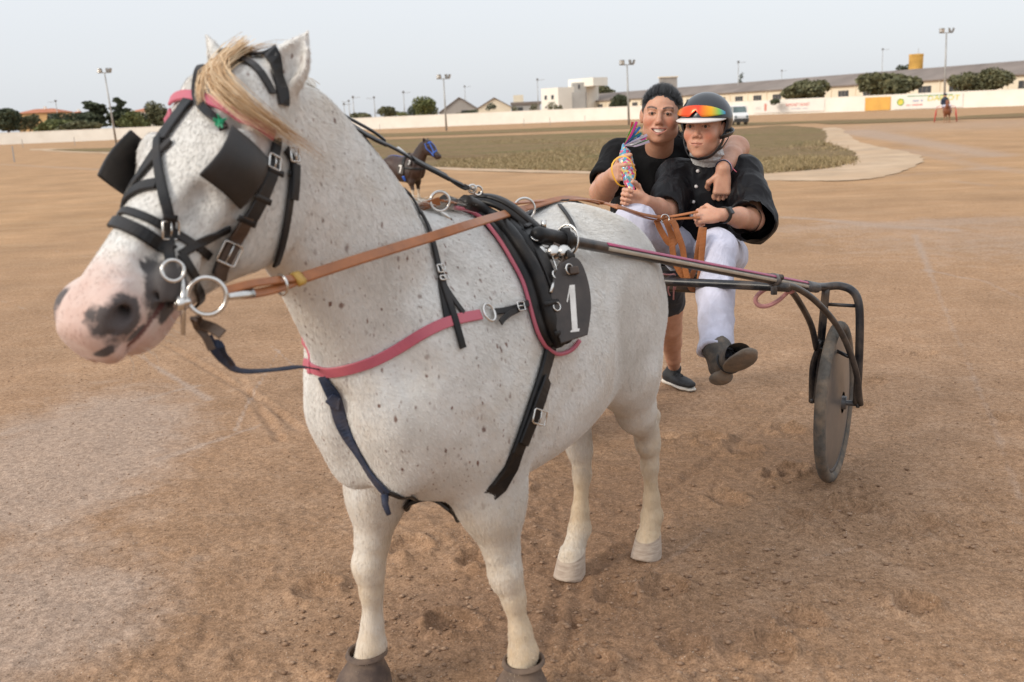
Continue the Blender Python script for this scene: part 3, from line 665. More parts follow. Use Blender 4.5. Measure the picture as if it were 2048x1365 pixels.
        S.loft((q[0] - .016, q[1], q[2] + .030), (q[0] + .012, q[1], -.004), (0, 1, 0), [(0, 0, .040, .043, .040, 0), (.4, 0, .047, .053, .045, 0), (1, 0, .053, .064, .047, 0)], k=.010, p=2.3, cap0=.012, cap1=.004)
    # head
    S.loft(HA, HB, (0, 1, 0), [(t,) + tuple(HS * q for q in r) + (eg,) for t, r, eg in ((0, (0, .078, .072, .10), 0), (.16, (0, .098, .084, .135), .10), (.32, (0, .106, .084, .165), .16), (.48, (0, .090, .072, .152), .10), (.64, (0, .070, .068, .112), .02), (.76, (0, .058, .070, .090), 0), (.90, (0, .058, .068, .064), 0), (1, (0, .050, .060, .040), 0))], k=.05, p=2.55, cap0=.05, cap1=.030)
    for y in (-1, 1):
        S.ell(hp(.16, -.07, .058 * y), hr(.105, .042, .095), k=.04, rot=HROT)                       # round jaw plate
        S.cone(hp(.19, .004, .097 * y), hp(.31, -.010, .072 * y), .013, .008, k=.018); S.cone(hp(.23, .040, .080 * y), hp(.36, .034, .052 * y), .012, .010, k=.035, sub=True); S.cone(hp(.25, -.050, .092 * y), hp(.33, -.050, .072 * y), .014, .010, k=.035, sub=True)                # facial crest
        S.ell(hp(.135, .045, .096 * y), hr(.034, .02, .026), k=.03, rot=HROT)                       # brow over the eye
        S.ell(hp(.155, .026, .103 * y), hr(.024, .013, .017), k=.010, rot=HROT)                     # eye ball with lids
        S.ell(hp(.09, .055, .078 * y), hr(.026, .014, .02), k=.03, rot=HROT, sub=True)              # hollow above the eye
        S.cone(hp(.02, .06, .045 * y), hp(.05, .04, .075 * y), .04, .03, k=.04)                     # ear base muscle
        # nostril: flared rim, then the opening
        S.ell(hp(.455, .030, .046 * y), hr(.036, .027, .034), k=.022, rot=HROT); S.ell(hp(.440, .046, .050 * y), hr(.028, .013, .011), k=.014, rot=HROT)
        S.ell(hp(.464, .032, .073 * y), hr(.021, .020, .015), k=.007, rot=HROT, sub=True)
        S.cone(hp(.470, .032, .069 * y), hp(.432, .024, .040 * y), .016, .012, k=.006, sub=True); S.cone(hp(.478, .020, .068 * y), hp(.490, .024, .052 * y), .007, .005, k=.008, sub=True)
        S.ell(hp(.36, -.012, .072 * y), hr(.045, .016, .03), k=.03, rot=HROT)                       # cheek above mouth corner
    # muzzle: upper lip, lower lip, chin, mouth line
    S.ell(hp(.468, .024, 0), hr(.038, .054, .040), k=.02, rot=HROT)
    S.box(hp(.585, .080, 0), (.05, .12, .06), .01, .035, rot=[tuple(HD * .80 + HN * .60), (0, 1, 0), tuple(-HD * .60 + HN * .80)], sub=True)
    S.ell(hp(.446, -.044, 0), hr(.036, .044, .023), k=.012, rot=HROT)
    S.ell(hp(.425, -.060, 0), hr(.042, .040, .024), k=.025, rot=HROT)
    for y in (-1, 1):
        S.cone(hp(.51, -.022, .0), hp(.47, -.025, .056 * y), .006, .007, k=.010, sub=True)
        S.cone(hp(.47, -.025, .058 * y), hp(.395, -.020, .066 * y), .007, .007, k=.010, sub=True); S.cone(hp(.385, .002, .068 * y), hp(.355, -.030, .074 * y), .004, .004, k=.014, sub=True); S.cone(hp(.40, .0, .066 * y), hp(.376, -.012, .070 * y), .003, .003, k=.010, sub=True)
        S.ell(hp(.39, -.018, .066 * y), hr(.012, .008, .012), k=.010, rot=HROT, sub=True)
    # ears: tapering cupped shells
    for y, tip, base in ((1, (.525, .112, 1.718), (.575, .072, 1.620)), (-1, (.575, -.105, 1.725), (.570, -.066, 1.62))):
        a = np.array(base); b = np.array(tip); fwd = np.array([.75, .55 * y, -.05])
        S.loft(a, b, np.cross(b - a, fwd), [(0, 0, .036, .032, .032, 0), (.3, 0, .041, .030, .034, 0), (.65, 0, .031, .020, .026, 0), (.9, 0, .013, .010, .012, 0), (1, 0, .005, .005, .005, 0)], k=.02, p=2.0, cap0=.02, cap1=.012)
        fo = fwd - (b - a) * (fwd @ (b - a)) / ((b - a) @ (b - a)); fo /= np.linalg.norm(fo)
        S.loft(a + (b - a) * .18 + fo * .030, a + (b - a) * .92 + fo * .012, np.cross(b - a, fwd), [(0, 0, .018, .022, .022, 0), (.4, 0, .026, .022, .022, 0), (1, 0, .004, .005, .005, 0)], k=.008, p=2.0, cap0=.02, cap1=.005, sub=True)
    return S.surface()

def pony_attrs(o, V):
    A = {}
    def add_attr(o_, nm_, val_): A[nm_] = np.asarray(val_, np.float32); globals()['add_attr'](o_, nm_, val_)
    R = V - HA; e = R @ HD / HS; n = R @ HN / HS; y = np.abs(V[:, 1]) / HS; left = V[:, 1] > 0
    x, z = V[:, 0], V[:, 2]; inhead = (e > 0.02) & (x > .55)
    n1 = vnoise(V, 4, 1); n2 = vnoise(V, 9, 2); n3 = vnoise(V, 22, 3)
    ss = lambda a, lo, hi: np.clip((a - lo) / (hi - lo), 0, 1)
    fl = ss(x, -.25, .05) * (.75 + .35 * n1) * ss(z, .52, .70) * (1 - .8 * ss(e, .0, .10) * inhead) + .10 * (1 - ss(x, -.25, .05)) * ss(z, .6, .8)
    add_attr(o, 'fleck', np.clip(fl, 0, 1.1))
    add_attr(o, 'yellow', np.clip(ss(z, .75, .30) * (.75 + .3 * n2) + .25 * ss(x, -.75, -1.0) + .35 * np.exp(-((e - .30) / .08) ** 2 - ((n + .06) / .05) ** 2) * inhead, 0, 1))
    g = .45 * np.exp(-((e - .40) / .05) ** 2 - ((n - .02) / .05) ** 2 - ((y - .06) / .03) ** 2) * inhead * (.6 + .8 * np.clip(n3, -.4, 1)) + .75 * np.exp(-((e - .23) / .06) ** 2 - ((n - .01) / .045) ** 2) * inhead * (.7 + .6 * n3) + .55 * np.exp(-((e - .13) / .05) ** 2 - ((n - .05) / .04) ** 2) * inhead
    g += .5 * np.exp(-((z - .40) / .10) ** 2) * (np.abs(V[:, 1]) < .3) * (n2 > .1) * (x < 0) + .35 * np.exp(-((z - .66) / .05) ** 2 - ((x - .30) / .12) ** 2)
    add_attr(o, 'grey', np.clip(g, 0, 1))
    pk = ss(e + .25 * (n > 0) * 0 + .03 * n2, .335, .46) * inhead; pk = np.where(n < -.045, np.maximum(pk, ss(e, .33, .40) * inhead), pk)
    pk = np.maximum(pk, .45 * np.exp(-((e - .08) / .05) ** 2 - ((n - .02) / .05) ** 2 - ((y - .1) / .03) ** 2) * inhead)
    add_attr(o, 'pinkm', np.clip(pk, 0, 1))
    def blob(ce, cn, re, rn, y0=.03, rot=0.0):
        de, dn = e - ce, n - cn; a, b = de * math.cos(rot) + dn * math.sin(rot), -de * math.sin(rot) + dn * math.cos(rot)
        return np.clip(1.15 - .55 * np.sqrt((a / re) ** 2 + (b / rn) ** 2) + .22 * n3, 0, 1) * (y > y0) * inhead
    dk = blob(.464, .030, .033, .030, .028)
    dk = np.maximum(dk, blob(.385, -.002, .038, .024, .04, -.25) * np.where(left, 1, .8))
    dk = np.maximum(dk, blob(.395, -.040, .022, .012, .03))
    dk = np.maximum(dk, blob(.462, -.014, .020, .007, .02, .25) * left); dk = np.maximum(dk, .8 * blob(.508, .004, .012, .007, .012) * left)
    dk = np.maximum(dk, blob(.150, .028, .020, .012, .07))
    add_attr(o, 'dark', dk)
    ml = np.exp(-((n + .0225) / .0065) ** 2) * ss(e, .38, .40) * ss(e, .50, .48) * inhead * (y > .03)
    add_attr(o, 'mouth', ml * 1.0)
    hf = np.zeros(len(V))
    for nm, ch in LEGS.items():
        q = ch[-1]; d = np.hypot(x - q[0], V[:, 1] - q[1]); hf = np.maximum(hf, (d < .10) * ss(z + (x - q[0]) * .25, .090, .070))
    add_attr(o, 'hoof', hf)
    return A

def fur_mesh(V, Q, A, n, seed=3):
    """short hairs lying along the coat: single tapering triangles carrying the coat's own masks"""
    r = np.random.default_rng(seed); a, b, c = V[Q[:, 0]], V[Q[:, 1]], V[Q[:, 3]]
    nr = np.cross(b - a, c - a); ar = np.linalg.norm(nr, axis=1); nr = nr / (ar[:, None] + 1e-12); cen = a
    w = ar * (A['hoof'][Q[:, 0]] < .3) * (1 - .85 * np.clip(A['pinkm'][Q[:, 0]] * 1.6, 0, 1)) * (A['dark'][Q[:, 0]] < .3) * np.where(V[Q[:, 0], 1] > -.12, 1, .35); idx = r.choice(len(Q), n, p=w / w.sum())
    u, v = r.random(n), r.random(n); P = a[idx] + (b - a)[idx] * u[:, None] + (c - a)[idx] * v[:, None]; N_ = nr[idx]
    flow = np.where((P[:, 0] > .62)[:, None], HD[None, :] * 1.0, np.array([[-.55, 0, -.85]])); lowleg = (P[:, 2] < .6)[:, None]; flow = np.where(lowleg, np.array([[0, 0, -1.0]]), flow)
    flow = flow + r.normal(0, .16, (n, 3)) + .35 * np.stack([vnoise(P, 6, 31), vnoise(P, 6, 32), vnoise(P, 6, 33)], 1); flow -= N_ * (flow * N_).sum(1)[:, None]; flow /= np.linalg.norm(flow, axis=1)[:, None] + 1e-9
    side = np.cross(N_, flow); L = (.0065 + .005 * r.random(n)) * np.where(P[:, 0] > .62, .7, 1); wd = .0007 + .0004 * r.random(n)
    T = P + flow * L[:, None] + N_ * (.0012 + .0022 * r.random(n))[:, None]; P0 = P + N_ * .0003
    W_ = np.stack([P0 - side * wd[:, None], P0 + side * wd[:, None], T], 1).reshape(-1, 3); F_ = np.arange(3 * n).reshape(-1, 3)
    o = mesh_np('coat_hair', W_, F_, M['coat'], None, False)
    for k, val in A.items(): add_attr(o, k, np.repeat(val[Q[idx, 0]], 3))
    add_attr(o, 'hv', np.repeat(r.normal(.10, .14, n).clip(-.5, .5), 3)); return o
# ------------------------------------------------------------------ pony object, hair
pony = empty('white_pony', PONY_O, PONY_PSI)
tag(pony, 'white flea-bitten pony with pink muzzle standing hitched to the cart', 'pony')
pV, pQ = sculpt_pony(0.0062)
pony_body = mesh_np('body', pV, pQ, M['coat']); pA = pony_attrs(pony_body, pV)
fur = fur_mesh(pV, pQ, pA, 190000); fur.parent = pony; tag(fur, kind='stuff')
pony_body.parent = pony                                    # local coordinates of the pony
_m = np.array(PONY_M); pW = pV @ _m[:3, :3].T + _m[:3, 3]
BVH = BVHTree.FromPolygons([Vector(v) for v in pW], [tuple(int(i) for i in q) for q in pQ])
PONY_INV = PONY_M.inverted()
def cast(x, y):
    d = ray(x, y).normalized(); h = BVH.ray_cast(C_POS, d)
    return (h[0], h[1]) if h[0] is not None else None
def snap(p, off):
    q, n, i, d = BVH.find_nearest(p)
    return q + n * off, n
def smooth_pts(P, it=2):
    for _ in range(it):
        P = [P[0]] + [(P[i - 1] + P[i] * 2 + P[i + 1]) / 4 for i in range(1, len(P) - 1)] + [P[-1]]
    return P
def flip(P):
    out = []
    for p in P:
        q = PONY_INV @ p; q.y = -q.y; out.append(PONY_M @ q)
    return out
def flipv(P):
    R = PONY_M.to_3x3(); out = []
    for p in P:
        q = R.transposed() @ p; q.y = -q.y; out.append(R @ q)
    return out
def px_path(px, off=0.004, n=5, it=3):
    """pixel polyline -> points lying on the pony, with normals"""
    dense = catmull([Vector((a, b, 0)) for a, b in px], n); hits = [cast(p.x, p.y) for p in dense]
    ok = [i for i, h in enumerate(hits) if h is not None]
    P = []
    for i, p in enumerate(dense):
        if hits[i] is not None: P.append(hits[i][0])
        else:
            j = min(ok, key=lambda k: abs(k - i)); q = hits[j][0]
            P.append(snap(aty(p.x, p.y, q.y), 0)[0])
    P = smooth_pts(P, it); out = []; nn = []
    for p in P:
        q, nr = snap(p, off)
        out.append(q); nn.append(nr)
    nn = smooth_pts(nn, 2)
    return smooth_pts(out, 1), nn
def strap(name, px, w, mat, parent, off=0.002, th=0.004, mirror=False, n=5, it=3, join=None):
    P, nn = px_path(px, off, n, it)
    V, F = ribbon_geo(P, nn, w, th); mb = MB(); mb.add(V, F)
    o = mb.build(name, mat, parent, False); out = [o]
    if mirror:
        Pm = flip(P); nm = flipv(nn); V, F = ribbon_geo(Pm, nm, w, th); out.append(MB().add(V, F).build(name, mat, parent, True))
    return out
def free_strap(name, P, nn, w, mat, parent, th=0.004, sm=5):
    P = catmull(P, sm); nv = catmull(nn, sm) if isinstance(nn, list) else [Vector(nn)] * len(P)
    V, F = ribbon_geo(P, nv, w, th); return MB().add(V, F).build(name, mat, parent, False)
def local_path(pts, off=0.002, n=5, do_snap=True):
    P = [PONY_M @ Vector(p) for p in catmull(pts, n)]
    if not do_snap: return P, None
    out = []; nn = []
    for p in P:
        q, nr = snap(p, off); out.append(q); nn.append(nr)
    return smooth_pts(out, 1), smooth_pts(nn, 2)
def local_strap(name, pts, w, mat, parent, off=0.002, th=0.004, n=5):
    P, nn = local_path(pts, off, n); V, F = ribbon_geo(P, nn, w, th); return MB().add(V, F).build(name, mat, parent, False)
def buckle(name, x, y, ang, w, h, parent, off=0.008, mat='steel'):
    """square buckle frame with a tongue lying on the pony at a pixel; ang in the picture plane"""
    c = cast(x, y)
    if c is None: return
    p, nr = c; P = p + nr * off
    a = ray(x + 10 * math.cos(ang), y + 10 * math.sin(ang)) - ray(x, y); a = (a - nr * a.dot(nr)).normalized(); b = nr.cross(a)
    mb = MB(); q = [P + a * (sx * h) + b * (sy * w) for sx, sy in ((-.5, -.42), (-.42, -.5), (.42, -.5), (.5, -.42), (.5, .42), (.42, .5), (-.42, .5), (-.5, .42))]
    mb.tube(q, 0.0022, 8, False, True); mb.tube([P - a * (h * .5), P + nr * .003, P + a * (h * .55)], 0.0017, 6)
    return mb.build(name, M[mat], parent, True)
def keeper(name, x, y, ang, w, parent, mat='leather', off=0.0075):
    c = cast(x, y)
    if c is None: return
    p, nr = c; a = ray(x + 10 * math.cos(ang), y + 10 * math.sin(ang)) - ray(x, y); a = (a - nr * a.dot(nr)).normalized(); b = nr.cross(a)
    V, F = ribbon_geo([p + nr * off + b * t for t in (-w / 2, -w / 4, 0, w / 4, w / 2)], [nr] * 5, 0.012, 0.004)
    return MB().add(V, F).build(name, M[mat], parent, True)

# --- hair: tufts of tapering strands
def strands(name, roots, n, mat, parent, w=0.0022, seed=1, seg=9):
    """roots: list of (polyline points, spread start, spread end)"""
    r = random.Random(seed); V = []; F = []
    for path, s0, s1 in roots:
        cp = catmull(path, 6)
        for k in range(n):
            o0 = Vector((r.gauss(0, s0), r.gauss(0, s0), r.gauss(0, s0))); o1 = Vector((r.gauss(0, s1), r.gauss(0, s1), r.gauss(0, s1)))
            ln = r.uniform(.62, 1.0); ph = r.uniform(0, 6.28); b = len(V)
            side = Vector((r.gauss(0, 1), r.gauss(0, 1), r.gauss(0, .4))).normalized()
            for j in range(seg):
                t = j / (seg - 1) * ln; f = t * (len(cp) - 1); i = min(int(f), len(cp) - 2); p = cp[i].lerp(cp[i + 1], f - i)
                p = p + o0 * (1 - t) + o1 * t + side * (0.004 * math.sin(ph + t * 7))
                ww = w * (1 - .8 * (j / (seg - 1))) * (1 if j else .7)
                V.append(p - side * ww); V.append(p + side * ww)
            for j in range(seg - 1): F.append((b + 2 * j, b + 2 * j + 1, b + 2 * j + 3, b + 2 * j + 2))
    return mesh(name, V, F, mat, parent)
def hair_mat(name, a, b, sc=40):
    mt, nt, bs = new_mat(name); g = N(nt, 'ShaderNodeNewGeometry'); v = coords(nt)
    n1 = noise(nt, sc, 3, 0.6, v); mx = math_n(nt, 'ADD', math_n(nt, 'MULTIPLY', g.outputs['Random Per Island'], .75).outputs[0], math_n(nt, 'MULTIPLY', n1.outputs['Fac'], .25).outputs[0])
    r = ramp(nt, mx.outputs[0], [(0.1, a), (0.85, b)]); nt.links.new(r.outputs[0], bs.inputs['Base Color']); bs.inputs['Roughness'].default_value = .5; bs.inputs['Specular IOR Level'].default_value = .3
    return mt
M['blond'] = hair_mat('blond_forelock', (0.52, 0.31, 0.14), (0.78, 0.62, 0.42))
M['white_hair'] = hair_mat('white_hair', (0.50, 0.46, 0.40), (0.66, 0.63, 0.58))
def surf(x, y, off):
    c = cast(x, y); return c[0] + c[1] * off if c else None
def pl(*p): return PONY_M @ Vector(p)
# forelock: from the poll between the ears, falling over the browband towards the left cheek
fl = []
p_root = pl(.585, .0, 1.70)
def S2(x, y, off):
    q = surf(x, y, off)
    return q if q is not None else aty(x, y, 1.9)
fl.append(([p_root, S2(455, 160, .03), S2(500, 215, .03), S2(560, 270, .028), S2(625, 318, .03)], .011, .009))
fl.append(([p_root, S2(450, 165, .025), S2(490, 215, .026), S2(545, 262, .024), S2(600, 300, .026)], .009, .010))
fl.append(([p_root, S2(440, 165, .02), S2(470, 210, .022), S2(520, 255, .02), S2(570, 290, .02)], .008, .012))
fl.append(([p_root, S2(425, 160, .02), S2(412, 200, .016), S2(408, 232, .012)], .006, .005))
strands('forelock', fl, 85, M['blond'], pony, 0.0012, 3)
tf = [([pl(.60, -.03, 1.675), pl(.58, .03, 1.695), pl(.55, .075, 1.70)], .006, .006), ([pl(.58, -.02, 1.68), pl(.55, .03, 1.685), pl(.52, .07, 1.68)], .008, .008)]
strands('forelock', tf, 50, M['blond'], pony, 0.0013, 5)
# mane: short on this side, falling to the far side
mr_ = []
for i in range(26):
    t = i / 25; x = .50 - t * .52; zt = 1.665 - .10 * t - .32 * max(0, t - .08) ** 1.1
    q, nr = snap(pl(x, -.005, zt + .05), 0); q = q - Vector((0, 0, .006))
    ql = PONY_INV @ q
    mr_.append(([q, pl(ql.x + .01, -.03, ql.z + .018), pl(ql.x + .02, -.085, ql.z - .03), pl(ql.x + .04, -.14, ql.z - .17)], .010, .016))
strands('mane', mr_, 42, M['white_hair'], pony, 0.0016, 8)
wt = [([snap(pl(.10 - i * .03, .01 * (i % 3), 1.36), -.004)[0], pl(.06 - i * .035, .02, 1.345 - .004 * i), pl(.0 - i * .035, .045, 1.325 - .003 * i)], .010, .012) for i in range(5)]
strands('mane', wt, 40, M['white_hair'], pony, 0.0014, 9)
wk = []
for k in range(26):
    y_ = rnd.choice((-1, 1)); b_ = Vector(hp(rnd.uniform(.40, .49), rnd.uniform(-.075, -.03), rnd.uniform(.015, .05) * y_)); q_, n_ = snap(PONY_M @ b_, 0)
    wk.append(([q_, q_ + n_ * .02 + Vector((0, 0, -.004)), q_ + n_ * .04 + Vector((0, 0, -.014))], .0, .003))
tag(strands('whiskers', wk, 1, M['white_hair'], pony, 0.0005, 2, 5), kind='stuff')
# tail
tl = [([pl(-.985, .0, 1.13), pl(-1.06, .0, 1.09), pl(-1.09, -.0, .95), pl(-1.08, -.0, .78), pl(-1.06, -.0, .62)], .018, .022)]
strands('tail', tl, 420, M['white_hair'], pony, 0.0018, 4, 12)
# eyes (largely behind the blinkers)
M['eye'] = simple('pony_eye', (0.012, 0.009, 0.008), 0.08, 0.2)
for y in (-1, 1):
    e_ = MB().lathe([(0.001, -.02)] + [(0.0205 * math.cos(a), .0205 * math.sin(a)) for a in np.linspace(-1.35, 1.35, 9)] + [(0.001, .0205)], 14, Matrix.Translation(PONY_M @ Vector(hp(.152, .028, .094 * y))))
    e_.build('eye', M['eye'], pony, True)

# ------------------------------------------------------------------ bridle
bridle = empty('bridle', pl(.62, 0, 1.70), PONY_PSI)
tag(bridle, 'black leather driving bridle with blinkers and pink browband on the white pony', 'bridle')
LE = M['leather']
strap('browband', [(346, 205), (373, 193), (417, 203), (461, 220), (505, 243), (541, 270)], .021, M['pink'], bridle, .006, .005)
P_, n_ = px_path([(541, 270), (505, 243), (461, 220)], .006); V_, F_ = ribbon_geo(flip(P_), flipv(n_), .021, .005); MB().add(V_, F_).build('browband', M['pink'], bridle, True)
local_strap('crownpiece', [(.60, .105, 1.585), (.585, .085, 1.66), (.58, .04, 1.715), (.58, 0, 1.73), (.58, -.04, 1.715), (.585, -.085, 1.66), (.60, -.105, 1.585)], .030, LE, bridle, .004, .005)
local_strap('crownpiece', [(.63, .09, 1.60), (.625, .05, 1.69), (.62, 0, 1.71), (.625, -.05, 1.69), (.63, -.09, 1.60)], .020, LE, bridle, .003, .004)
strap('forehead_strap', [(404, 138), (398, 170), (400, 205), (416, 228), (436, 252), (452, 268)], .017, LE, bridle, .010, .004)
strap('face_strap', [(382, 205), (362, 232), (340, 262), (326, 283)], .032, LE, bridle, .006, .005)
strap('face_strap', [(330, 276), (312, 305), (297, 328), (276, 362), (256, 396), (240, 420)], .016, LE, bridle, .004, .004)
strap('face_strap', [(322, 280), (320, 299), (323, 343), (332, 396), (335, 428), (336, 459), (340, 500), (342, 526)], .019, LE, bridle, .007, .005)
strap('noseband', [(226, 432), (244, 421), (280, 432), (314, 447), (350, 467), (385, 490), (417, 512)], .016, LE, bridle, .003, .004)
strap('noseband', [(218, 452), (228, 446), (262, 459), (300, 479), (330, 497), (346, 508)], .025, LE, bridle, .006, .006)
Pn, nn_ = px_path([(300, 479), (346, 508), (361, 512)], .004)
for nm_, pts_, wd in (('noseband', [(.845, .02, 1.46), (.85, -.02, 1.455), (.84, -.06, 1.42), (.80, -.085, 1.37), (.77, -.085, 1.33)], .024), ):
    local_strap(nm_, pts_, wd, LE, bridle, .005, .005)
strap('jaw_strap', [(458, 456), (430, 470), (402, 485), (361, 512)], .016, LE, bridle, .003, .004)
strap('jaw_strap', [(361, 512), (376, 536), (392, 570), (400, 604), (394, 622)], .018, LE, bridle, .004, .005)
# cheek piece of the near side: doubled straps, buckles, keepers
strap('cheek_strap', [(546, 276), (546, 295), (537, 331), (520, 387), (500, 425), (478, 458), (452, 505), (428, 548)], .023, LE, bridle, .007, .007)
strap('cheek_strap', [(540, 330), (524, 372), (508, 408), (490, 440)], .029, LE, bridle, .013, .006)
strap('cheek_strap', [(486, 432), (470, 470), (452, 508), (436, 535), (430, 556)], .026, M['brown_leather'], bridle, .014, .006)
for x, y, a in ((538, 345, 1.9), (513, 398, 1.95), (484, 438, 2.0)): keeper('keeper', x, y, a, .040, bridle, 'leather', .016)
buckle('buckle', 535, 327, 1.9, .030, .026, bridle, .018); buckle('buckle', 452, 505, 2.05, .036, .040, bridle, .022)
buckle('buckle', 335, 460, 1.5, .030, .032, bridle, .013); keeper('keeper', 334, 436, 1.5, .026, bridle, 'leather', .011)
Pm = [(.66, -.112, 1.55), (.70, -.122, 1.48), (.745, -.12, 1.41), (.80, -.105, 1.33), (.84, -.085, 1.265)]
local_strap('cheek_strap', Pm, .023, LE, bridle, .006, .007)
local_strap('face_strap', [(.80, .0, 1.545), (.835, -.035, 1.50), (.85, -.07, 1.44), (.86, -.085, 1.38), (.87, -.085, 1.30)], .018, LE, bridle, .005, .005)
# throat latch
strap('throat_latch', [(566, 300), (580, 325), (578, 360), (575, 390), (568, 440), (560, 480), (546, 525)], .018, LE, bridle, .006, .006)
strap('throat_latch', [(581, 330), (580, 360), (577, 400)], .024, LE, bridle, .012, .005)
buckle('buckle', 575, 312, 1.3, .026, .026, bridle, .018); keeper('keeper', 579, 350, 1.55, .030, bridle)
local_strap('throat_latch', [(.60, -.105, 1.585), (.60, -.12, 1.50), (.61, -.118, 1.42), (.625, -.09, 1.34), (.64, -.03, 1.29), (.64, .03, 1.29)], .018, LE, bridle, .004, .005)
# blinkers: stiff cupped plates standing away from the eye
def blinker(y):
    # grid of local head coordinates (e, n, y): rear edge on the cheek strap, front edge flared out
    rows = []
    for i in range(8):
        u = i / 7                                              # rear 0 -> front 1
        row = []
        for j in range(8):
            v = j / 7                                          # top 0 -> bottom 1
            e = .112 + .104 * v + .018 * u; n = -.010 + .100 * u
            yy = .114 + .006 * u + .012 * math.sin(v * math.pi) + .006 * math.sin(u * math.pi)
            row.append(hp(e, n, yy * y))
        rows.append(row)
    V = [PONY_M @ Vector(p) for r in rows for p in r]; F = [(i * 8 + j, i * 8 + j + 1, i * 8 + j + 9, i * 8 + j + 8) for i in range(7) for j in range(7)]
    o = mesh('blinker', V, F, M['blinker'], bridle); md = o.modifiers.new('s', 'SOLIDIFY'); md.thickness = .007; md.offset = 0
    bevel(o, .003); return o
bl_l = blinker(1); bl_r = blinker(-1)
gt = surf(452, 268, .03)
if gt is not None:
    mb = MB()
    for k in range(9):
        a = rnd.uniform(0, 6.28); mb.tube([gt, gt + Vector((math.cos(a) * .012, rnd.uniform(-.01, 0), math.sin(a) * .012))], [.003, .0015], 5)
    mb.lathe([(.001, -.006), (.006, -.003), (.006, .003), (.001, .006)], 8, Matrix.Translation(gt)); mb.build('green_tie', M['green_tape'], bridle)
# bit rings, small ring, bit cheek
def steel_ring(x, y, Rpx, r, parent, name='bit_ring', off=.02, nview=None, squash=1.0):
    c = cast(x, y); P = (c[0] + c[1] * off) if c else aty(x, y, 1.72)
    d = (P - C_POS).length; R = Rpx / FPX * d
    nv = nview if nview is not None else ((C_POS - P).normalized() * .75 + (c[1] if c else Vector((0, -1, 0))) * .6)
    return ring(name, P, nv, R, r, M['steel'], parent, squash=squash), P
br, BIT_P = steel_ring(414, 593, 36, .0042, bridle, off=.022)
steel_ring(342, 546, 20, .0035, bridle, 'cheek_ring', .016)
br2 = ring('bit_ring', flip([BIT_P])[0], flipv([Vector((0, -1, .1))])[0], .03, .0042, M['steel'], bridle)
mb = MB(); c0 = cast(352, 600); q0 = c0[0] + c0[1] * .014 if c0 else aty(352, 600, 1.68)
mb.tube([q0, BIT_P + (q0 - BIT_P).normalized() * .028], .0065, 10); mb.tube([q0 + Vector((0, 0, .0)), q0 + C_RT * -.03 + C_FWD * .03], .007, 10)
mb.tube([q0 + C_UP * .012, q0 - C_UP * .012], .009, 12); mb.build('bit', M['steel'], bridle, True)
mb = MB(); q1 = q0 + C_RT * .004; mb.tube([q1 + C_UP * .045, q1, q1 - C_UP * .055], [.004, .005, .004], 8); mb.build('bit_cheek', M['steel'], bridle, True)
# chin strap ends and the hanging lead
cs = [BIT_P - C_UP * .038 - C_RT * .02, aty(400, 648, 1.74), aty(425, 657, 1.73), aty(446, 670, 1.72)]
free_strap('chin_strap', cs, [Vector((0.1, -.8, .5))] * 4, .020, M['brown_leather'], bridle)
cs = [BIT_P - C_UP * .038 - C_RT * .022, aty(396, 655, 1.74), aty(412, 675, 1.74), aty(424, 700, 1.74)]
free_strap('chin_strap', cs, [Vector((0.1, -.8, .5))] * 4, .014, M['brown_leather'], bridle)
lead = empty('lead_strap', aty(520, 745, 1.9)); tag(lead, 'navy blue strap hanging from the bit of the white pony to its breast', 'strap')
c_end = cast(640, 735); e_p = c_end[0] + c_end[1] * .012
free_strap('lead_strap_band', [aty(415, 672, 1.745), aty(430, 700, 1.76), aty(452, 724, 1.80), aty(484, 743, 1.87), aty(549, 741, 2.0), aty(600, 735, 2.10), e_p], [Vector((0, -.85, .5))] * 4 + [Vector((0, -.6, .8))] * 3, .017, M['webbing'], lead, .003)
free_strap('lead_strap_band', [aty(424, 690, 1.75), aty(438, 690, 1.755), aty(450, 712, 1.79), aty(462, 730, 1.82)], [Vector((0, -.85, .5))] * 4, .017, M['webbing'], lead, .003)

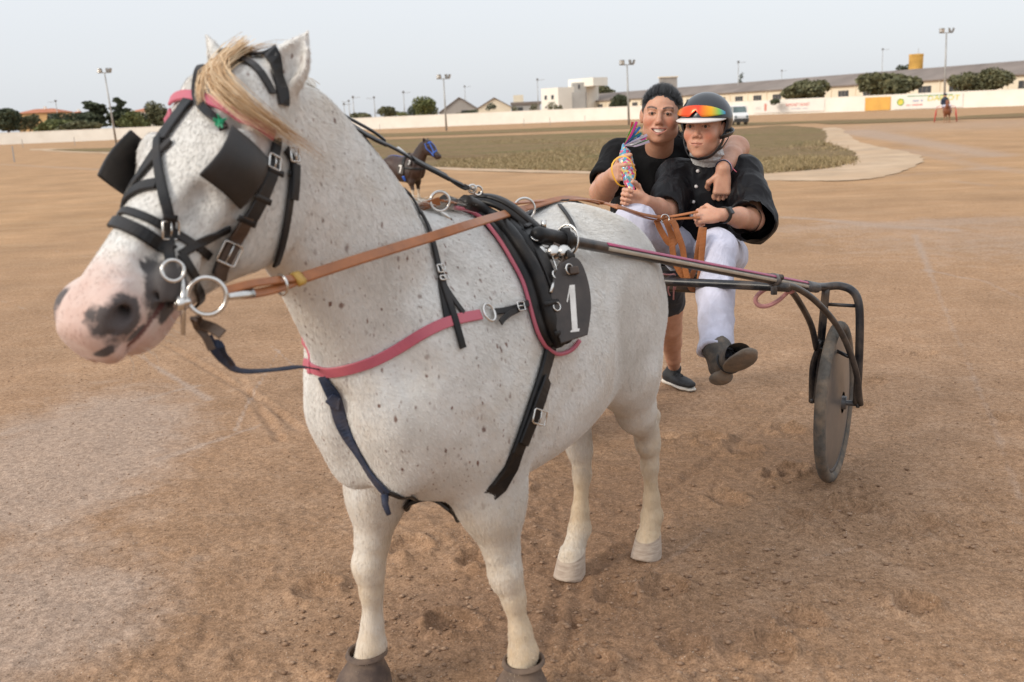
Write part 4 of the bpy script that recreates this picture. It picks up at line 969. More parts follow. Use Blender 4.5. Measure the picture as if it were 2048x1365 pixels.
# ------------------------------------------------------------------ harness saddle, girth, breast collar
saddle = empty('harness_saddle', pl(-.06, 0, 1.30), PONY_PSI); tag(saddle, 'black harness saddle with pink-edged pad and girth strapped round the white pony', 'harness saddle')
def girth_section(s, z_end, tilt=0.0):
    """local points from the spine down the left side at about station s"""
    pts = []
    for a in np.linspace(0, 1, 15):
        ang = a * 2.35; p = pl(s + tilt * a, 0, .93) ; d = (PONY_M.to_3x3() @ Vector((0, math.sin(ang), math.cos(ang))))
        h = BVH.ray_cast(p + d * 1.0, -d)
        if h[0] is None: continue
        q = PONY_INV @ h[0]
        if q.z < z_end: break
        pts.append(q)
    return pts
def pad_sheet(name, front_px, width, mat, off, th, parent, wr=None):
    """broad pad: its front edge follows a pixel line on the pony, the pad runs back from it"""
    P, nn = px_path(front_px, off, 5, 3); back = PONY_M.to_3x3() @ Vector((-1, 0, 0)); rows = []
    K = 6
    for i, p in enumerate(P):
        f = i / (len(P) - 1); wdt = width(f); row = []
        for k in range(K):
            q, nr = snap(p + back * (wdt * k / (K - 1)), off); row.append((q, nr))
        rows.append(row)
    V = []; F = []
    for row in rows:
        for q, nr in row: V.append(q)
        for q, nr in row: V.append(q + nr * th)
    n2 = 2 * K
    for i in range(len(rows) - 1):
        for k in range(K - 1):
            a = i * n2 + k; F.append((a, a + n2, a + n2 + 1, a + 1)); a += K; F.append((a, a + 1, a + n2 + 1, a + n2))
        for a, b in ((0, K), (K - 1, 2 * K - 1)): F.append((i * n2 + a, i * n2 + b, (i + 1) * n2 + b, (i + 1) * n2 + a))
    for i in (0, len(rows) - 1): F += [(i * n2 + k, i * n2 + k + 1, i * n2 + K + k + 1, i * n2 + K + k) for k in range(K - 1)]
    o = mesh(name, V, F, mat, parent); fix(o); return o, P, nn
edge_px = [(905, 424), (935, 430), (957, 442), (982, 470), (1004, 502), (1026, 540), (1042, 572), (1055, 620), (1068, 667), (1084, 694)]
pad_sheet('pad', edge_px, lambda f: .115 - .03 * (f < .1), M['leather'], .002, .022, saddle)
Pe, ne = px_path(edge_px + [(1100, 706), (1118, 708), (1140, 698), (1153, 682)], .012)
V_, F_ = tube_geo(Pe, .006, 8); o = MB().add(V_, F_).build('pad_edging', M['pink'], saddle, True)
Pm_ = flip(Pe); V_, F_ = tube_geo(Pm_, .006, 8); MB().add(V_, F_).build('pad_edging', M['pink'], saddle, True)
P_, n_ = px_path(edge_px, .004); back_ = PONY_M.to_3x3() @ Vector((-1, 0, 0)); Pb = [snap(p + back_ * .055, .004)[0] for p in P_]
V_, F_ = ribbon_geo(flip(Pb), flipv(n_), .11, .02); MB().add(V_, F_).build('pad', M['leather'], saddle, True)
# tree of the saddle: two raised rolls down each side and the arch over the spine
R3 = PONY_M.to_3x3()
for dx, rr in ((-.040, .019), (-.078, .016)):
    Pr = [snap(p + R3 @ Vector((dx, 0, 0)), .030)[0] for p in P_]
    V_, F_ = tube_geo(smooth_pts(Pr, 3), rr, 10); MB().add(V_, F_).build('side_roll', LE, saddle, True)
    V_, F_ = tube_geo(flip(smooth_pts(Pr, 3)), rr, 10); MB().add(V_, F_).build('side_roll', LE, saddle, True)
ax = -.09
for _k in range(60):
    az = (PONY_INV @ snap(pl(ax, 0, 1.4), 0)[0]).z
    if proj(pl(ax, 0, az + .05))[0] > 965: break
    ax -= .005
az = (PONY_INV @ snap(pl(ax, 0, 1.4), 0)[0]).z
arch = [(ax - .02, .15, az - .05), (ax, .09, az + .005), (ax + .005, .045, az + .028), (ax + .005, 0, az + .034), (ax + .005, -.045, az + .028), (ax, -.09, az + .005), (ax - .02, -.15, az - .05)]
Pa, _ = local_path(arch, 0, 6, False)
V_, F_ = ribbon_geo(Pa, [(p - pl(ax, 0, az - .25)).normalized() for p in Pa], .062, .016); MB().add(V_, F_).build('saddle_arch', LE, saddle, True)
V_, F_ = ribbon_geo([p + (p - pl(ax, 0, az - .25)).normalized() * .015 for p in Pa], [(p - pl(ax, 0, az - .25)).normalized() for p in Pa], .034, .010); MB().add(V_, F_).build('saddle_arch', LE, saddle, True)
strap('saddle_strap', [(1030, 470), (1050, 505), (1070, 545), (1088, 590), (1096, 640), (1100, 670)], .040, LE, saddle, .040, .006)
for x, y, a in ((1040, 482, .9), (1093, 668, 1.4), (1075, 615, 1.3)):
    c = cast(x, y)
    if c: keeper('keeper', x, y, a, .075, saddle, 'leather', .050)
# terrets
c = cast(1043, 440); T_L = aty(1049, 418, (c[0].y if c else 2.55) + .0)
ring('terret', T_L, (C_POS - T_L).normalized() + Vector((.25, 0, 0)), 21 / FPX * (T_L - C_POS).length, .0038, M['steel'], saddle)
V_, F_ = tube_geo([T_L - Vector((0, 0, .026)), T_L - Vector((0, 0, .055)) + Vector((-.02, .0, 0))], .006, 8); MB().add(V_, F_).build('terret_stem', M['steel'], saddle, True)
T_R = aty(880, 403, 2.47); ring('terret', T_R, (C_POS - T_R).normalized() + Vector((.2, 0, 0)), 19 / FPX * (T_R - C_POS).length, .0038, M['steel'], saddle)
V_, F_ = tube_geo([T_R - Vector((0, 0, .024)), T_R + Vector((.03, .03, -.06))], .006, 8); MB().add(V_, F_).build('terret_stem', M['steel'], saddle, True)
HOOK = pl(ax + .01, 0, az + .065)
V_, F_ = tube_geo([pl(ax + .01, 0, az + .045), HOOK], [.012, .007], 10); MB().add(V_, F_).build('check_hook', LE, saddle, True)
# small rings on the saddle face
for x, y in ((1048, 505), (1082, 622)):
    c = cast(x, y); ring('dee_ring', c[0] + c[1] * .052, c[1] + Vector((-.3, 0, 0)), .011, .0022, M['steel'], saddle)
# girth
strap('girth', [(1100, 668), (1092, 710), (1080, 752), (1067, 797), (1050, 845), (1028, 905)], .045, LE, saddle, .006, .009)
strap('girth', [(1082, 760), (1066, 810), (1050, 850), (1036, 885)], .038, LE, saddle, .016, .006)
gl = PONY_INV @ cast(1032, 895)[0]
local_strap('girth', [tuple(gl), (gl.x, .10, .56), (gl.x, 0, .545), (gl.x, -.10, .56), (gl.x, -.22, .66), (gl.x - .005, -.29, .80), (gl.x - .01, -.29, .95), (gl.x - .03, -.25, 1.08)], .045, LE, saddle, .005, .009)
buckle('girth_buckle', 1060, 832, 1.95, .055, .035, saddle, .030)
# back strap over the loins and the thin hold-back strap
bs = [(ax - .03, .0, az + .03), (ax - .15, 0, az + .015), (ax - .30, 0, az - .03), (-.55, 0, 1.30), (-.75, 0, 1.29), (-.93, 0, 1.20)]
local_strap('back_strap', [(ax - .05, 0, az), (-.20, 0, 1.28), (-.35, 0, 1.26), (-.55, 0, 1.27), (-.75, 0, 1.28), (-.93, 0, 1.20)], .024, LE, saddle, .006, .006)
strap('loin_strap', [(1119, 413), (1130, 428), (1141, 445), (1148, 462)], .013, LE, saddle, .004, .004)
# breast collar
collar = empty('breast_collar', pl(.33, 0, .95), PONY_PSI); tag(collar, 'pink breast collar with black neck strap and steel rings across the white pony\'s chest', 'breast collar')
strap('breast_band', [(612, 727), (640, 741), (665, 744), (705, 736), (750, 721), (800, 695), (846, 667), (893, 645), (930, 636), (958, 631)], .025, M['pink'], collar, .004, .004)
cl = PONY_INV @ cast(625, 735)[0]
local_strap('breast_band', [tuple(cl), (cl.x + .03, cl.y - .05, cl.z + .0), (cl.x - .01, -.18, cl.z + .02), (.27, -.245, cl.z + .05), (.15, -.28, cl.z + .10), (.02, -.30, cl.z + .13)], .025, M['pink'], collar, .004, .004)
c = cast(971, 629); ring('collar_ring', c[0] + c[1] * .012, c[1], 18 / FPX * (c[0] - C_POS).length, .0036, M['steel'], collar)
strap('trace_strap', [(982, 627), (1005, 624), (1030, 617), (1050, 610), (1068, 598)], .016, LE, collar, .010, .005)
strap('trace_strap', [(1046, 612), (1030, 622), (1012, 630), (998, 640), (990, 650)], .015, LE, collar, .016, .004)
buckle('buckle', 1030, 618, -.25, .022, .024, collar, .022)
c1 = cast(1072, 598); c2 = cast(1083, 565)
mb = MB(); A_ = c1[0] + c1[1] * .05; B_ = c2[0] + c2[1] * .06
mb.tube([A_, A_.lerp(B_, .55)], .0045, 8); mb.build('snap_clip', M['steel'], collar, True); ring('snap_clip', A_.lerp(B_, .8), c2[1], .012, .003, M['steel'], collar)
ring('snap_clip', A_.lerp(c1[0] + c1[1] * .03, .5), c1[1], .011, .003, LE, collar)
mb = MB(); mb.tube([B_, cast(1078, 530)[0] + cast(1078, 530)[1] * .05], .0025, 6); mb.build('snap_clip', M['steel'], collar, True)
strap('neck_strap', [(836, 428), (846, 446), (855, 467), (864, 500), (872, 532), (880, 560), (890, 592), (905, 636), (914, 668), (922, 697)], .019, LE, collar, .006, .005)
strap('neck_strap', [(880, 560), (884, 590), (890, 622), (893, 640)], .019, LE, collar, .003, .004)
strap('neck_strap', [(884, 570), (898, 592), (912, 612), (924, 628)], .016, LE, collar, .004, .004)
nl = PONY_INV @ cast(838, 432)[0]
local_strap('neck_strap', [tuple(nl), (nl.x + .005, nl.y * .5, nl.z + .03), (nl.x + .01, -.04, nl.z + .035), (nl.x + .03, -.13, nl.z - .06), (nl.x + .05, -.18, nl.z - .18), (nl.x + .05, -.23, nl.z - .34)], .019, LE, collar, .004, .005)
buckle('buckle', 874, 541, 1.35, .024, .018, collar, .014); buckle('buckle', 881, 561, 1.35, .026, .010, collar, .014)
strap('martingale', [(648, 752), (660, 775), (672, 802), (680, 835), (696, 870), (721, 909), (746, 950), (774, 983)], .031, M['webbing'], collar, .004, .005)
strap('martingale', [(770, 978), (800, 990), (833, 996)], .014, LE, collar, .004, .005)
strap('martingale', [(660, 790), (673, 803), (684, 806)], .030, M['webbing'], collar, .009, .010)
c = cast(774, 983); q = c[0] + c[1] * .01
mb = MB(); mb.tube([q, q - Vector((0, .01, .02)), q + Vector((.008, -.015, -.045))], [.010, .008, .006], 8); mb.build('martingale_knot', M['webbing'], collar, True)

# ------------------------------------------------------------------ overcheck rein from poll to the saddle hook
check = empty('overcheck_rein', HOOK); tag(check, 'black overcheck rein running above the white pony\'s neck to the harness saddle', 'rein')
def yl(a, b, t): return a + (b - a) * t
K0 = pl(.60, 0, 1.735)
ck = [pl(.66, 0, 1.715), K0]; pxs = [(560, 180), (605, 193), (682, 238), (741, 275), (792, 301), (846, 333), (893, 357), (925, 372)]
for i, (x, y) in enumerate(pxs): ck.append(aty(x, y, yl(2.05, 2.56, (x - 560) / 400)))
upn = [Vector((.25, -.45, .85))] * len(ck)
free_strap('check_strap', ck[3:], upn[3:], .016, LE, check, .005)
pa = [aty(x, y, yl(2.04, 2.5, (x - 560) / 400)) for x, y in ((540, 178), (600, 194), (640, 213), (690, 246), (735, 274), (768, 290))]
free_strap('check_strap', pa, [Vector((.25, -.45, .85))] * 6, .020, LE, check, .006)
pa = [aty(x, y, yl(2.10, 2.56, (x - 560) / 400)) for x, y in ((540, 176), (605, 188), (650, 212), (700, 240), (745, 265), (768, 282))]
free_strap('check_strap', pa, [Vector((.25, -.45, .85))] * 6, .012, LE, check, .005)
pa = [aty(x, y, yl(2.04, 2.5, (x - 560) / 400)) for x, y in ((700, 250), (724, 272), (742, 297), (757, 318))]
free_strap('check_strap', pa, [Vector((.25, -.45, .85))] * 4, .014, LE, check, .004)
pa = [aty(x, y, yl(2.05, 2.56, (x - 560) / 400)) for x, y in ((824, 322), (846, 334), (870, 346), (893, 358))]
free_strap('check_strap', [p - C_FWD * .006 for p in pa], [Vector((.25, -.45, .85))] * 4, .027, LE, check, .008)
pa = [aty(x, y, yl(2.05, 2.56, (x - 560) / 400)) for x, y in ((893, 357), (912, 370), (928, 378), (934, 372))]
free_strap('check_strap', pa, [Vector((.25, -.45, .85))] * 4, .016, LE, check, .004)
h2 = aty(930, 373, 2.53)
mb = MB(); mb.tube([h2, h2.lerp(HOOK, .3)], .006, 8); mb.tube([h2.lerp(HOOK, .25), h2.lerp(HOOK, .65)], .0045, 8); mb.build('check_clip', M['steel'], check, True)
ring('check_clip', h2.lerp(HOOK, .45), (C_POS - h2).normalized(), .010, .003, M['steel'], check); ring('check_clip', h2.lerp(HOOK, .82), (C_POS - h2).normalized() + Vector((.4, 0, 0)), .012, .003, M['steel'], check)
mb = MB(); mb.tube([aty(795, 296, 2.36), aty(815, 312, 2.385)], .004, 6); mb.build('check_buckle', M['steel'], check, True)

# ------------------------------------------------------------------ bell boots on the fore hooves
def bell_boot(leg, label):
    q = LEGS[leg][-1]; a = LEGS[leg][-3]
    e = empty('bell_boot', pl(q[0] - .01, q[1], 0), PONY_PSI); tag(e, label, 'hoof boot', 'brown bell boots on the fore hooves')
    prof = [(.060, .122), (.058, .130), (.053, .133), (.048, .128), (.047, .118), (.050, .108), (.054, .098), (.074, .066), (.086, .028), (.095, .006), (.094, .001), (.088, .001), (.080, .028), (.066, .062), (.048, .10), (.044, .125)]
    V = []; F = []; n = 28
    for r, z in prof:
        for i in range(n):
            t = 2 * math.pi * i / n; k = 1 + .05 * math.cos(t); sh = (.11 - z) * .30
            V.append(pl(q[0] - .028 + r * math.cos(t) * k + sh, q[1] + r * .96 * math.sin(t), z))
    for j in range(len(prof) - 1):
        for i in range(n): F.append((j * n + i, j * n + (i + 1) % n, (j + 1) * n + (i + 1) % n, (j + 1) * n + i))
    o = mesh('boot_shell', V, F, M['boot_rubber'], e); fix(o)
    return e
bell_boot('RF', 'brown rubber bell boot on the white pony\'s right fore hoof')
bell_boot('LF', 'brown rubber bell boot on the white pony\'s left fore hoof, under the girth side')
# ------------------------------------------------------------------ the sulky (local frame: x forward, y left, z up, origin under the axle)
S_TH = math.radians(28.5); S_PSI = math.atan2(-math.cos(S_TH), -math.sin(S_TH))
S_O = gnd(1665, 957) - Vector((math.cos(S_TH), -math.sin(S_TH), 0)) * .70; S_O.z = 0
S_M = Matrix.Translation(S_O) @ Matrix.Rotation(S_PSI, 4, 'Z')
def sl(*p): return S_M @ Vector(p)
M['cart_black'] = simple('cart_black_paint', (0.012, 0.014, 0.019), 0.33, 0.35, 12, 0, 0.12, 70, 0.001, 0.5, DUST, 0.30, 6)
M['cart_grey'] = simple('cart_grey_steel', (0.10, 0.10, 0.105), 0.42, 0.3, 14, 0.4, 0.1, 80, 0.001, 0.5, DUST, 0.3, 7)
M['shaft_pink'] = simple('shaft_pink_stripe', (0.36, 0.055, 0.13), 0.4, 0.2, 20)
M['shaft_cream'] = simple('shaft_cream_stripe', (0.42, 0.37, 0.30), 0.4, 0.2, 20)
M['tyre'] = simple('dusty_tyre', (0.10, 0.092, 0.082), 0.9, 0.3, 30, 0, 0.5, 160, 0.003, 0.3, DUST, 0.6, 9)
M['rim'] = simple('wheel_rim', (0.035, 0.036, 0.038), 0.5, 0.3, 30, 0.3, 0.1, 90, 0.001, 0.5, DUST, 0.25, 10)
M['disc'] = simple('dusty_wheel_disc', (0.125, 0.110, 0.100), 0.32, 0.25, 5, 0, 0.06, 40, 0.002, 0.5, DUST, 0.45, 3)
M['seat_vinyl'] = simple('seat_vinyl', (0.02, 0.021, 0.023), 0.45, 0.3, 30, 0, 0.25, 140, 0.001, 0.5, DUST, 0.25, 9)
M['pink_rope'] = simple('pink_rope', (0.52, 0.25, 0.24), 0.7, 0.2, 60, 0, 0.5, 300, 0.002, 0.3)
sulky = empty('sulky', S_O, S_PSI); tag(sulky, 'black two-wheeled racing sulky with pink-striped shafts hitched to the white pony', 'sulky')
tip_hit = cast(1085, 472); TIP = (tip_hit[0] + tip_hit[1] * .035) if tip_hit else aty(1085, 472, 2.4)
ty_ = TIP.y; J_ = sl(.12, .622, .835)
for _ in range(40):                                            # bring the shaft outwards until it clears the pony's side
    TIP = aty(1078, 471, ty_)
    bad = False
    for t_ in np.linspace(0, .8, 17):
        p_ = TIP.lerp(J_, t_); h_ = BVH.ray_cast(C_POS, (p_ - C_POS).normalized())
        if h_[0] is not None and (h_[0] - C_POS).length < (p_ - C_POS).length + .022: bad = True
    if not bad: break
    ty_ -= .01
print('TIP', TIP, ty_, 'pony local', PONY_INV @ TIP)
TIPL = S_M.inverted() @ TIP
def wheel(y):
    w = 1 if y > 0 else -1
    e = MB()
    V, F = tube_geo([sl(.313 * math.cos(a), y, .336 + .313 * math.sin(a)) for a in np.linspace(0, 2 * math.pi, 65)[:-1]], .0235, 12, False, True)
    ty = MB().add(V, F).build('wheel', M['tyre'], sulky, True)
    V, F = tube_geo([sl(.289 * math.cos(a), y, .336 + .289 * math.sin(a)) for a in np.linspace(0, 2 * math.pi, 65)[:-1]], .0125, 10, False, True)
    MB().add(V, F).build('rim', M['rim'], ty, True)
    for sd in (-1, 1):                                         # shallow cone covers on both faces
        rows = []; n = 64; rr = (.284, .26, .20, .13, .06, .045); yy = (.006, .013, .019, .025, .031, .032)
        V = []; F = []
        for r, dy in zip(rr, yy):
            for i in range(n):
                a = 2 * math.pi * i / n; V.append(sl(r * math.cos(a), y + sd * dy, .336 + r * math.sin(a)))
        for j in range(len(rr) - 1):
            for i in range(n): F.append((j * n + i, j * n + (i + 1) % n, (j + 1) * n + (i + 1) % n, (j + 1) * n + i))
        o = mesh('disc', V, F, M['disc'], ty); fix(o)
    mb = MB(); mb.tube([sl(0, y - .085, .336), sl(0, y + .085, .336)], .011, 10); mb.tube([sl(0, y - .045, .336), sl(0, y + .045, .336)], .028, 16)
    mb.tube([sl(0, y + .085, .336), sl(0, y + .098, .336)], .017, 6); mb.tube([sl(0, y - .098, .336), sl(0, y - .085, .336)], .017, 6)
    mb.build('hub', M['cart_grey'], ty, True)
for y in (.70, -.70): wheel(y)
for s in (1, -1):
    def P(x, y, z): return sl(x, y * s, z)
    tipp = sl(TIPL.x, TIPL.y * s if s > 0 else -.31, TIPL.z); J = P(.12, .622, .835)
    tube('shaft', [tipp, tipp.lerp(J, .33), tipp.lerp(J, .66), J], [.0155, .0165, .0175, .0185], M['cart_black'], sulky, 12, 8)
    ax_ = (J - tipp).normalized(); side = ax_.cross(Vector((0, 0, 1))).normalized() * (1 if s > 0 else -1)
    if side.dot(sl(0, s, 0) - sl(0, 0, 0)) < 0: side = -side
    upv_ = side.cross(ax_); upv_ = upv_ if upv_.z > 0 else -upv_
    for nm, mt, ang in (('stripe', 'shaft_pink', .75), ('stripe', 'shaft_cream', -.15)):
        dirv = side * math.cos(ang) + upv_ * math.sin(ang)
        q = [tipp.lerp(J, t) + dirv * (.0148 + .003 * t) for t in np.linspace(.17, .97, 24)]
        V, F = ribbon_geo(q, [dirv] * len(q), .011, .0022); MB().add(V, F).build(nm, M[mt], sulky, True)
    tube('shaft_ferrule', [tipp.lerp(J, .955), J + ax_ * .035], .0215, M['cart_grey'], sulky, 12, 1)
    # bent fork over the wheel
    tube('fork', [J - ax_ * .02, P(.03, .65, .822), P(-.005, .70, .822), P(-.01, .748, .806), P(-.01, .775, .765), P(-.008, .785, .68), P(-.004, .788, .52), P(0, .786, .336)], .0165, M['cart_black'], sulky, 12, 6)
    tube('fork', [P(.02, .655, .825), P(.008, .640, .62), P(0, .630, .45), P(0, .622, .325)], .0165, M['cart_black'], sulky, 12, 5)
    tube('fork', [P(.03, .645, .60), P(.016, .612, .50), P(.008, .606, .42), P(.0, .606, .325)], .0125, M['cart_black'], sulky, 10, 5)
    tube('fork_brace', [P(-.0, .65, .745), P(-.01, .776, .742)], .0075, M['cart_black'], sulky, 8, 1)
    CL = tipp.lerp(J, (tipp - P(.455, .555, .93)).length / (tipp - J).length)
    tube('stay', [CL - Vector((0, 0, .03)), P(.33, .575, .86), P(.20, .592, .78), P(.08, .612, .67), P(.025, .625, .56)], .0125, M['cart_black'], sulky, 10, 6)
    tube('stay', [CL - Vector((0, 0, .025)), P(.36, .60, .875), P(.25, .665, .80), P(.14, .735, .67), P(.06, .785, .50), P(.005, .802, .335)], .0125, M['cart_black'], sulky, 10, 6)
    tube('stay_brace', [P(.02, .625, .565), P(.06, .70, .57), P(.09, .762, .555)], .008, M['cart_black'], sulky, 8, 4)
    mb = MB(); mb.tube([CL - ax_ * .016, CL + ax_ * .016], .024, 14); mb.tube([CL, CL - Vector((0, 0, .055))], .012, 10); mb.build('clamp', M['cart_grey'], sulky, True)
    # foot rest: bracket down from the cross bar, with a stirrup plate
    tube('foot_rest', [P(.41, .345, .888), P(.42, .35, .78), P(.46, .36, .68), P(.52, .365, .615)], .009, M['cart_black'], sulky, 8, 5)
    mb = MB(); mb.tube([P(.52, .325, .615), P(.52, .405, .615)], .010, 8); mb.build('foot_rest', M['cart_black'], sulky, True)
# cross bars and seat
tube('cross_bar', [sl(.43, .60, .885), sl(.42, .3, .885), sl(.42, 0, .885), sl(.42, -.3, .885), sl(.43, -.60, .885)], .0175, M['cart_black'], sulky, 12, 4)
tube('cross_bar', [sl(.45, .575, .925), sl(.30, .40, .905), sl(.22, .15, .885), sl(.22, -.15, .885), sl(.30, -.40, .905), sl(.45, -.575, .925)], .0115, M['cart_black'], sulky, 10, 5)
for y in (-.11, .11): tube('seat_rail', [sl(.42, y, .885), sl(.22, y, .875), sl(.0, y, .79), sl(-.24, y, .775)], .0125, M['cart_black'], sulky, 10, 5)
SS = Sdf((-.34, -.26, .72), (.16, .26, .98), .008)
SS.box((-.08, 0, .81), (.19, .19, .028), .024, 0)
sV, sQ = SS.surface(); _s = np.array(S_M); mesh_np('seat', sV @ _s[:3, :3].T + _s[:3, 3], sQ, M['seat_vinyl'], sulky)
mb = MB(); mb.box((.10, -.15, .80), (.135, .15, .865), S_M); o = mb.build('seat_front_panel', M['seat_vinyl'], sulky); bevel(o, .006)
# shaft coupler at the saddle: black boot, steel catch
ax_ = (sl(.12, .622, .835) - TIP).normalized()
tube('shaft_end', [TIP - ax_ * .022, TIP - ax_ * .012, TIP, TIP + ax_ * .10], [.012, .021, .023, .022], M['leather'], sulky, 14, 1)
tube('shaft_collar', [TIP + ax_ * .098, TIP + ax_ * .13], .027, M['leather'], sulky, 14, 1)
mb = MB(); cp = TIP + ax_ * .03 - C_UP * .040 - C_FWD * .022
mb.tube([cp - C_RT * .035, cp + C_RT * .055], .010, 10)
mb.build('quick_hitch', M['steel'], sulky, True)
for k in (-.02, .018, .045): MB().lathe([(.001, -.018), (.018, -.016), (.021, 0), (.018, .016), (.001, .018)], 12, Matrix.Translation(cp + C_RT * k - C_UP * .004) @ C_FWD.to_track_quat('Z', 'Y').to_matrix().to_4x4()).build('hitch_drum', M['steel'], sulky, True)
mb = MB(); mb.tube([TIP + ax_ * .02 + C_UP * .02, TIP + ax_ * .02 + C_UP * .042], .007, 8); mb.build('hitch_pin', M['steel'], sulky, True)
MB().tube([cp - C_UP * .02, cp - C_UP * .024 + C_RT * .05], .003, 6).build('hitch_pin', M['steel'], sulky, True)
ring('hitch_ring', TIP + ax_ * .122, ax_ + C_FWD * .3, .034, .0032, M['steel'], sulky, squash=1.25, upv=C_RT)
V, F = ribbon_geo(catmull([TIP + ax_ * .115 + C_UP * .03, TIP + ax_ * .118 - C_FWD * .026, TIP + ax_ * .118 - C_UP * .035, TIP + ax_ * .11 - C_UP * .075], 5), [-C_FWD] * 16, .026, .005); MB().add(V, F).build('hitch_strap', M['leather'], sulky, True)
# number plate hanging at the hitch
pm = aty(1141, 600, TIP.y + .015); plate = empty('number_plate', pm); tag(plate, 'dark oval number plate with a white 1 hanging beside the harness saddle', 'number plate')
hit = cast(1141, 600); out = hit[1] if hit else -C_FWD; nrm = (out * .6 - C_FWD * .8).normalized()
pcen = hit[0] + nrm * .095 if hit else pm
def pp(x, y, lift=0.0):
    """point of the plate's plane seen at a pixel"""
    d = ray(x, y); t = (pcen - C_POS).dot(nrm) / d.dot(nrm); return C_POS + d * t + nrm * lift
oc = catmull([Vector((a, b, 0)) for a, b in ((1144, 515), (1122, 528), (1107, 553), (1100, 585), (1102, 621), (1110, 656))], 5) + [Vector((1121, 688, 0)), Vector((1174, 671, 0))] + catmull([Vector((a, b, 0)) for a, b in ((1178, 645), (1181, 615), (1178, 578), (1168, 541), (1156, 520), (1144, 515))], 5)[:-1]
n_o = len(oc); V = [pp(p.x, p.y, 0) for p in oc] + [pp(p.x, p.y, .006) for p in oc]
F = [tuple(range(n_o)), tuple(range(2 * n_o - 1, n_o - 1, -1))] + [(i, i + n_o, (i + 1) % n_o + n_o, (i + 1) % n_o) for i in range(n_o)]
o = mesh('plate_board', V, F, M['plate'], plate, False); fix(o); bevel(o, .002)
def plate_glyph(name, poly, mat):
    k = len(poly); V = [pp(a, b, .0063) for a, b in poly] + [pp(a, b, .0075) for a, b in poly]
    F = [tuple(range(k)), tuple(range(2 * k - 1, k - 1, -1))] + [(i, i + k, (i + 1) % k + k, (i + 1) % k) for i in range(k)]
    o = mesh(name, V, F, mat, plate, False); fix(o)
plate_glyph('numeral', [(1137, 572), (1147, 571), (1153, 659), (1157, 658), (1156, 664), (1140, 666), (1138, 664), (1142, 661), (1137, 586), (1133, 606), (1131, 605)], M['white_paint'])
ring('plate_ring', pp(1135, 541, .012), nrm + C_RT * .6, .013, .0025, M['steel'], plate)
mb = MB(); mb.box((-.012, -.008, -.010), (.014, .008, .010), Matrix.Translation(pp(1144, 544, .012)) @ nrm.to_track_quat('Y', 'Z').to_matrix().to_4x4()); o = mb.build('plate_tab', M['brown_leather'], plate); bevel(o, .003)
V, F = ribbon_geo(catmull([pp(1146, 522, -.01), pp(1144, 505, -.012), TIP + ax_ * .115 - C_UP * .05], 4), [nrm] * 9, .022, .005); MB().add(V, F).build('plate_strap', M['leather'], plate, True)
V, F = ribbon_geo(catmull([cast(1078, 520)[0] + cast(1078, 520)[1] * .055, cast(1100, 538)[0] + cast(1100, 538)[1] * .062, pp(1122, 540, -.004)], 5), [nrm] * 11, .022, .006); MB().add(V, F).build('plate_strap', M['brown_leather'], plate, True)
# pink rope loop on the near shaft and a pink tie at the seat
rope = empty('pink_rope', sl(.25, .60, .86)); tag(rope, 'pink rope looped and knotted round the sulky shaft near the wheel', 'rope')
Yr = sl(.30, .60, .86).y
lp = [aty(x, y, Yr) for x, y in ((1583, 566), (1560, 570), (1535, 577), (1516, 590), (1511, 602), (1519, 612), (1536, 612), (1556, 602), (1572, 588), (1586, 574))]
tube('rope_loop', lp, .0085, M['pink_rope'], rope, 8, 6)
for k, (x, y) in enumerate(((1572, 572), (1580, 578), (1577, 568))):
    ring('rope_knot', aty(x, y, Yr - .012), Vector((.4 * (k - 1), -1, .5)), .013, .0085, M['pink_rope'], rope)
tie = empty('pink_tie', aty(1348, 565, sl(.22, .2, .88).y)); tag(tie, 'thin pink cord tied round the cross bar under the driver\'s seat', 'cord')
Yt = sl(.24, .2, .89).y - .02
for pts in (((1322, 548), (1336, 550), (1349, 549)), ((1349, 548), (1342, 560), (1336, 580), (1340, 592)), ((1350, 549), (1348, 570), (1347, 600)), ((1345, 548), (1352, 560), (1350, 580))):
    tube('cord_end', [aty(x, y, Yt) for x, y in pts], .0035, M['pink_rope'], tie, 6, 4)
# ------------------------------------------------------------------ people
def skin_mat(name, col, lipc, browc):
    mt, nt, b = new_mat(name); v = coords(nt)
    n1 = noise(nt, 26, 6, .68, v); c = ramp(nt, n1.outputs['Fac'], [(.3, [col[0] * .88, col[1] * .80, col[2] * .78]), (.7, [min(1, x * 1.10) for x in col])]).outputs[0]
    c = mixc(nt, math_n(nt, 'MULTIPLY', attr(nt, 'blush').outputs['Fac'], .65).outputs[0], c, (col[0] * 1.0, col[1] * .62, col[2] * .55)).outputs[0]
    c = mixc(nt, attr(nt, 'lip').outputs['Fac'], c, lipc).outputs[0]
    n2 = noise(nt, 160, 2, .6, v); br = math_n(nt, 'MULTIPLY', attr(nt, 'brow').outputs['Fac'], ramp(nt, n2.outputs['Fac'], [(.3, (.55, .55, .55)), (.6, (1, 1, 1))]).outputs[0])
    c = mixc(nt, br.outputs[0], c, browc).outputs[0]
    c = mixc(nt, attr(nt, 'ink').outputs['Fac'], c, (.09, .07, .07)).outputs[0]
    nt.links.new(c, b.inputs['Base Color']); b.inputs['Roughness'].default_value = .48; b.inputs['Specular IOR Level'].default_value = .4
    b.inputs['Subsurface Weight'].default_value = .18; b.inputs['Subsurface Radius'].default_value = (.6, .2, .1); b.inputs['Subsurface Scale'].default_value = .012
    n3 = noise(nt, 320, 3, .6, v); bump(nt, b, n3.outputs['Fac'], .12, .001)
    return mt
M['skin_w'] = skin_mat('skin_tan', (.50, .275, .185), (.42, .14, .12), (.025, .017, .014))
M['skin_b'] = skin_mat('skin_fair_tan', (.54, .300, .205), (.40, .15, .12), (.10, .06, .04))
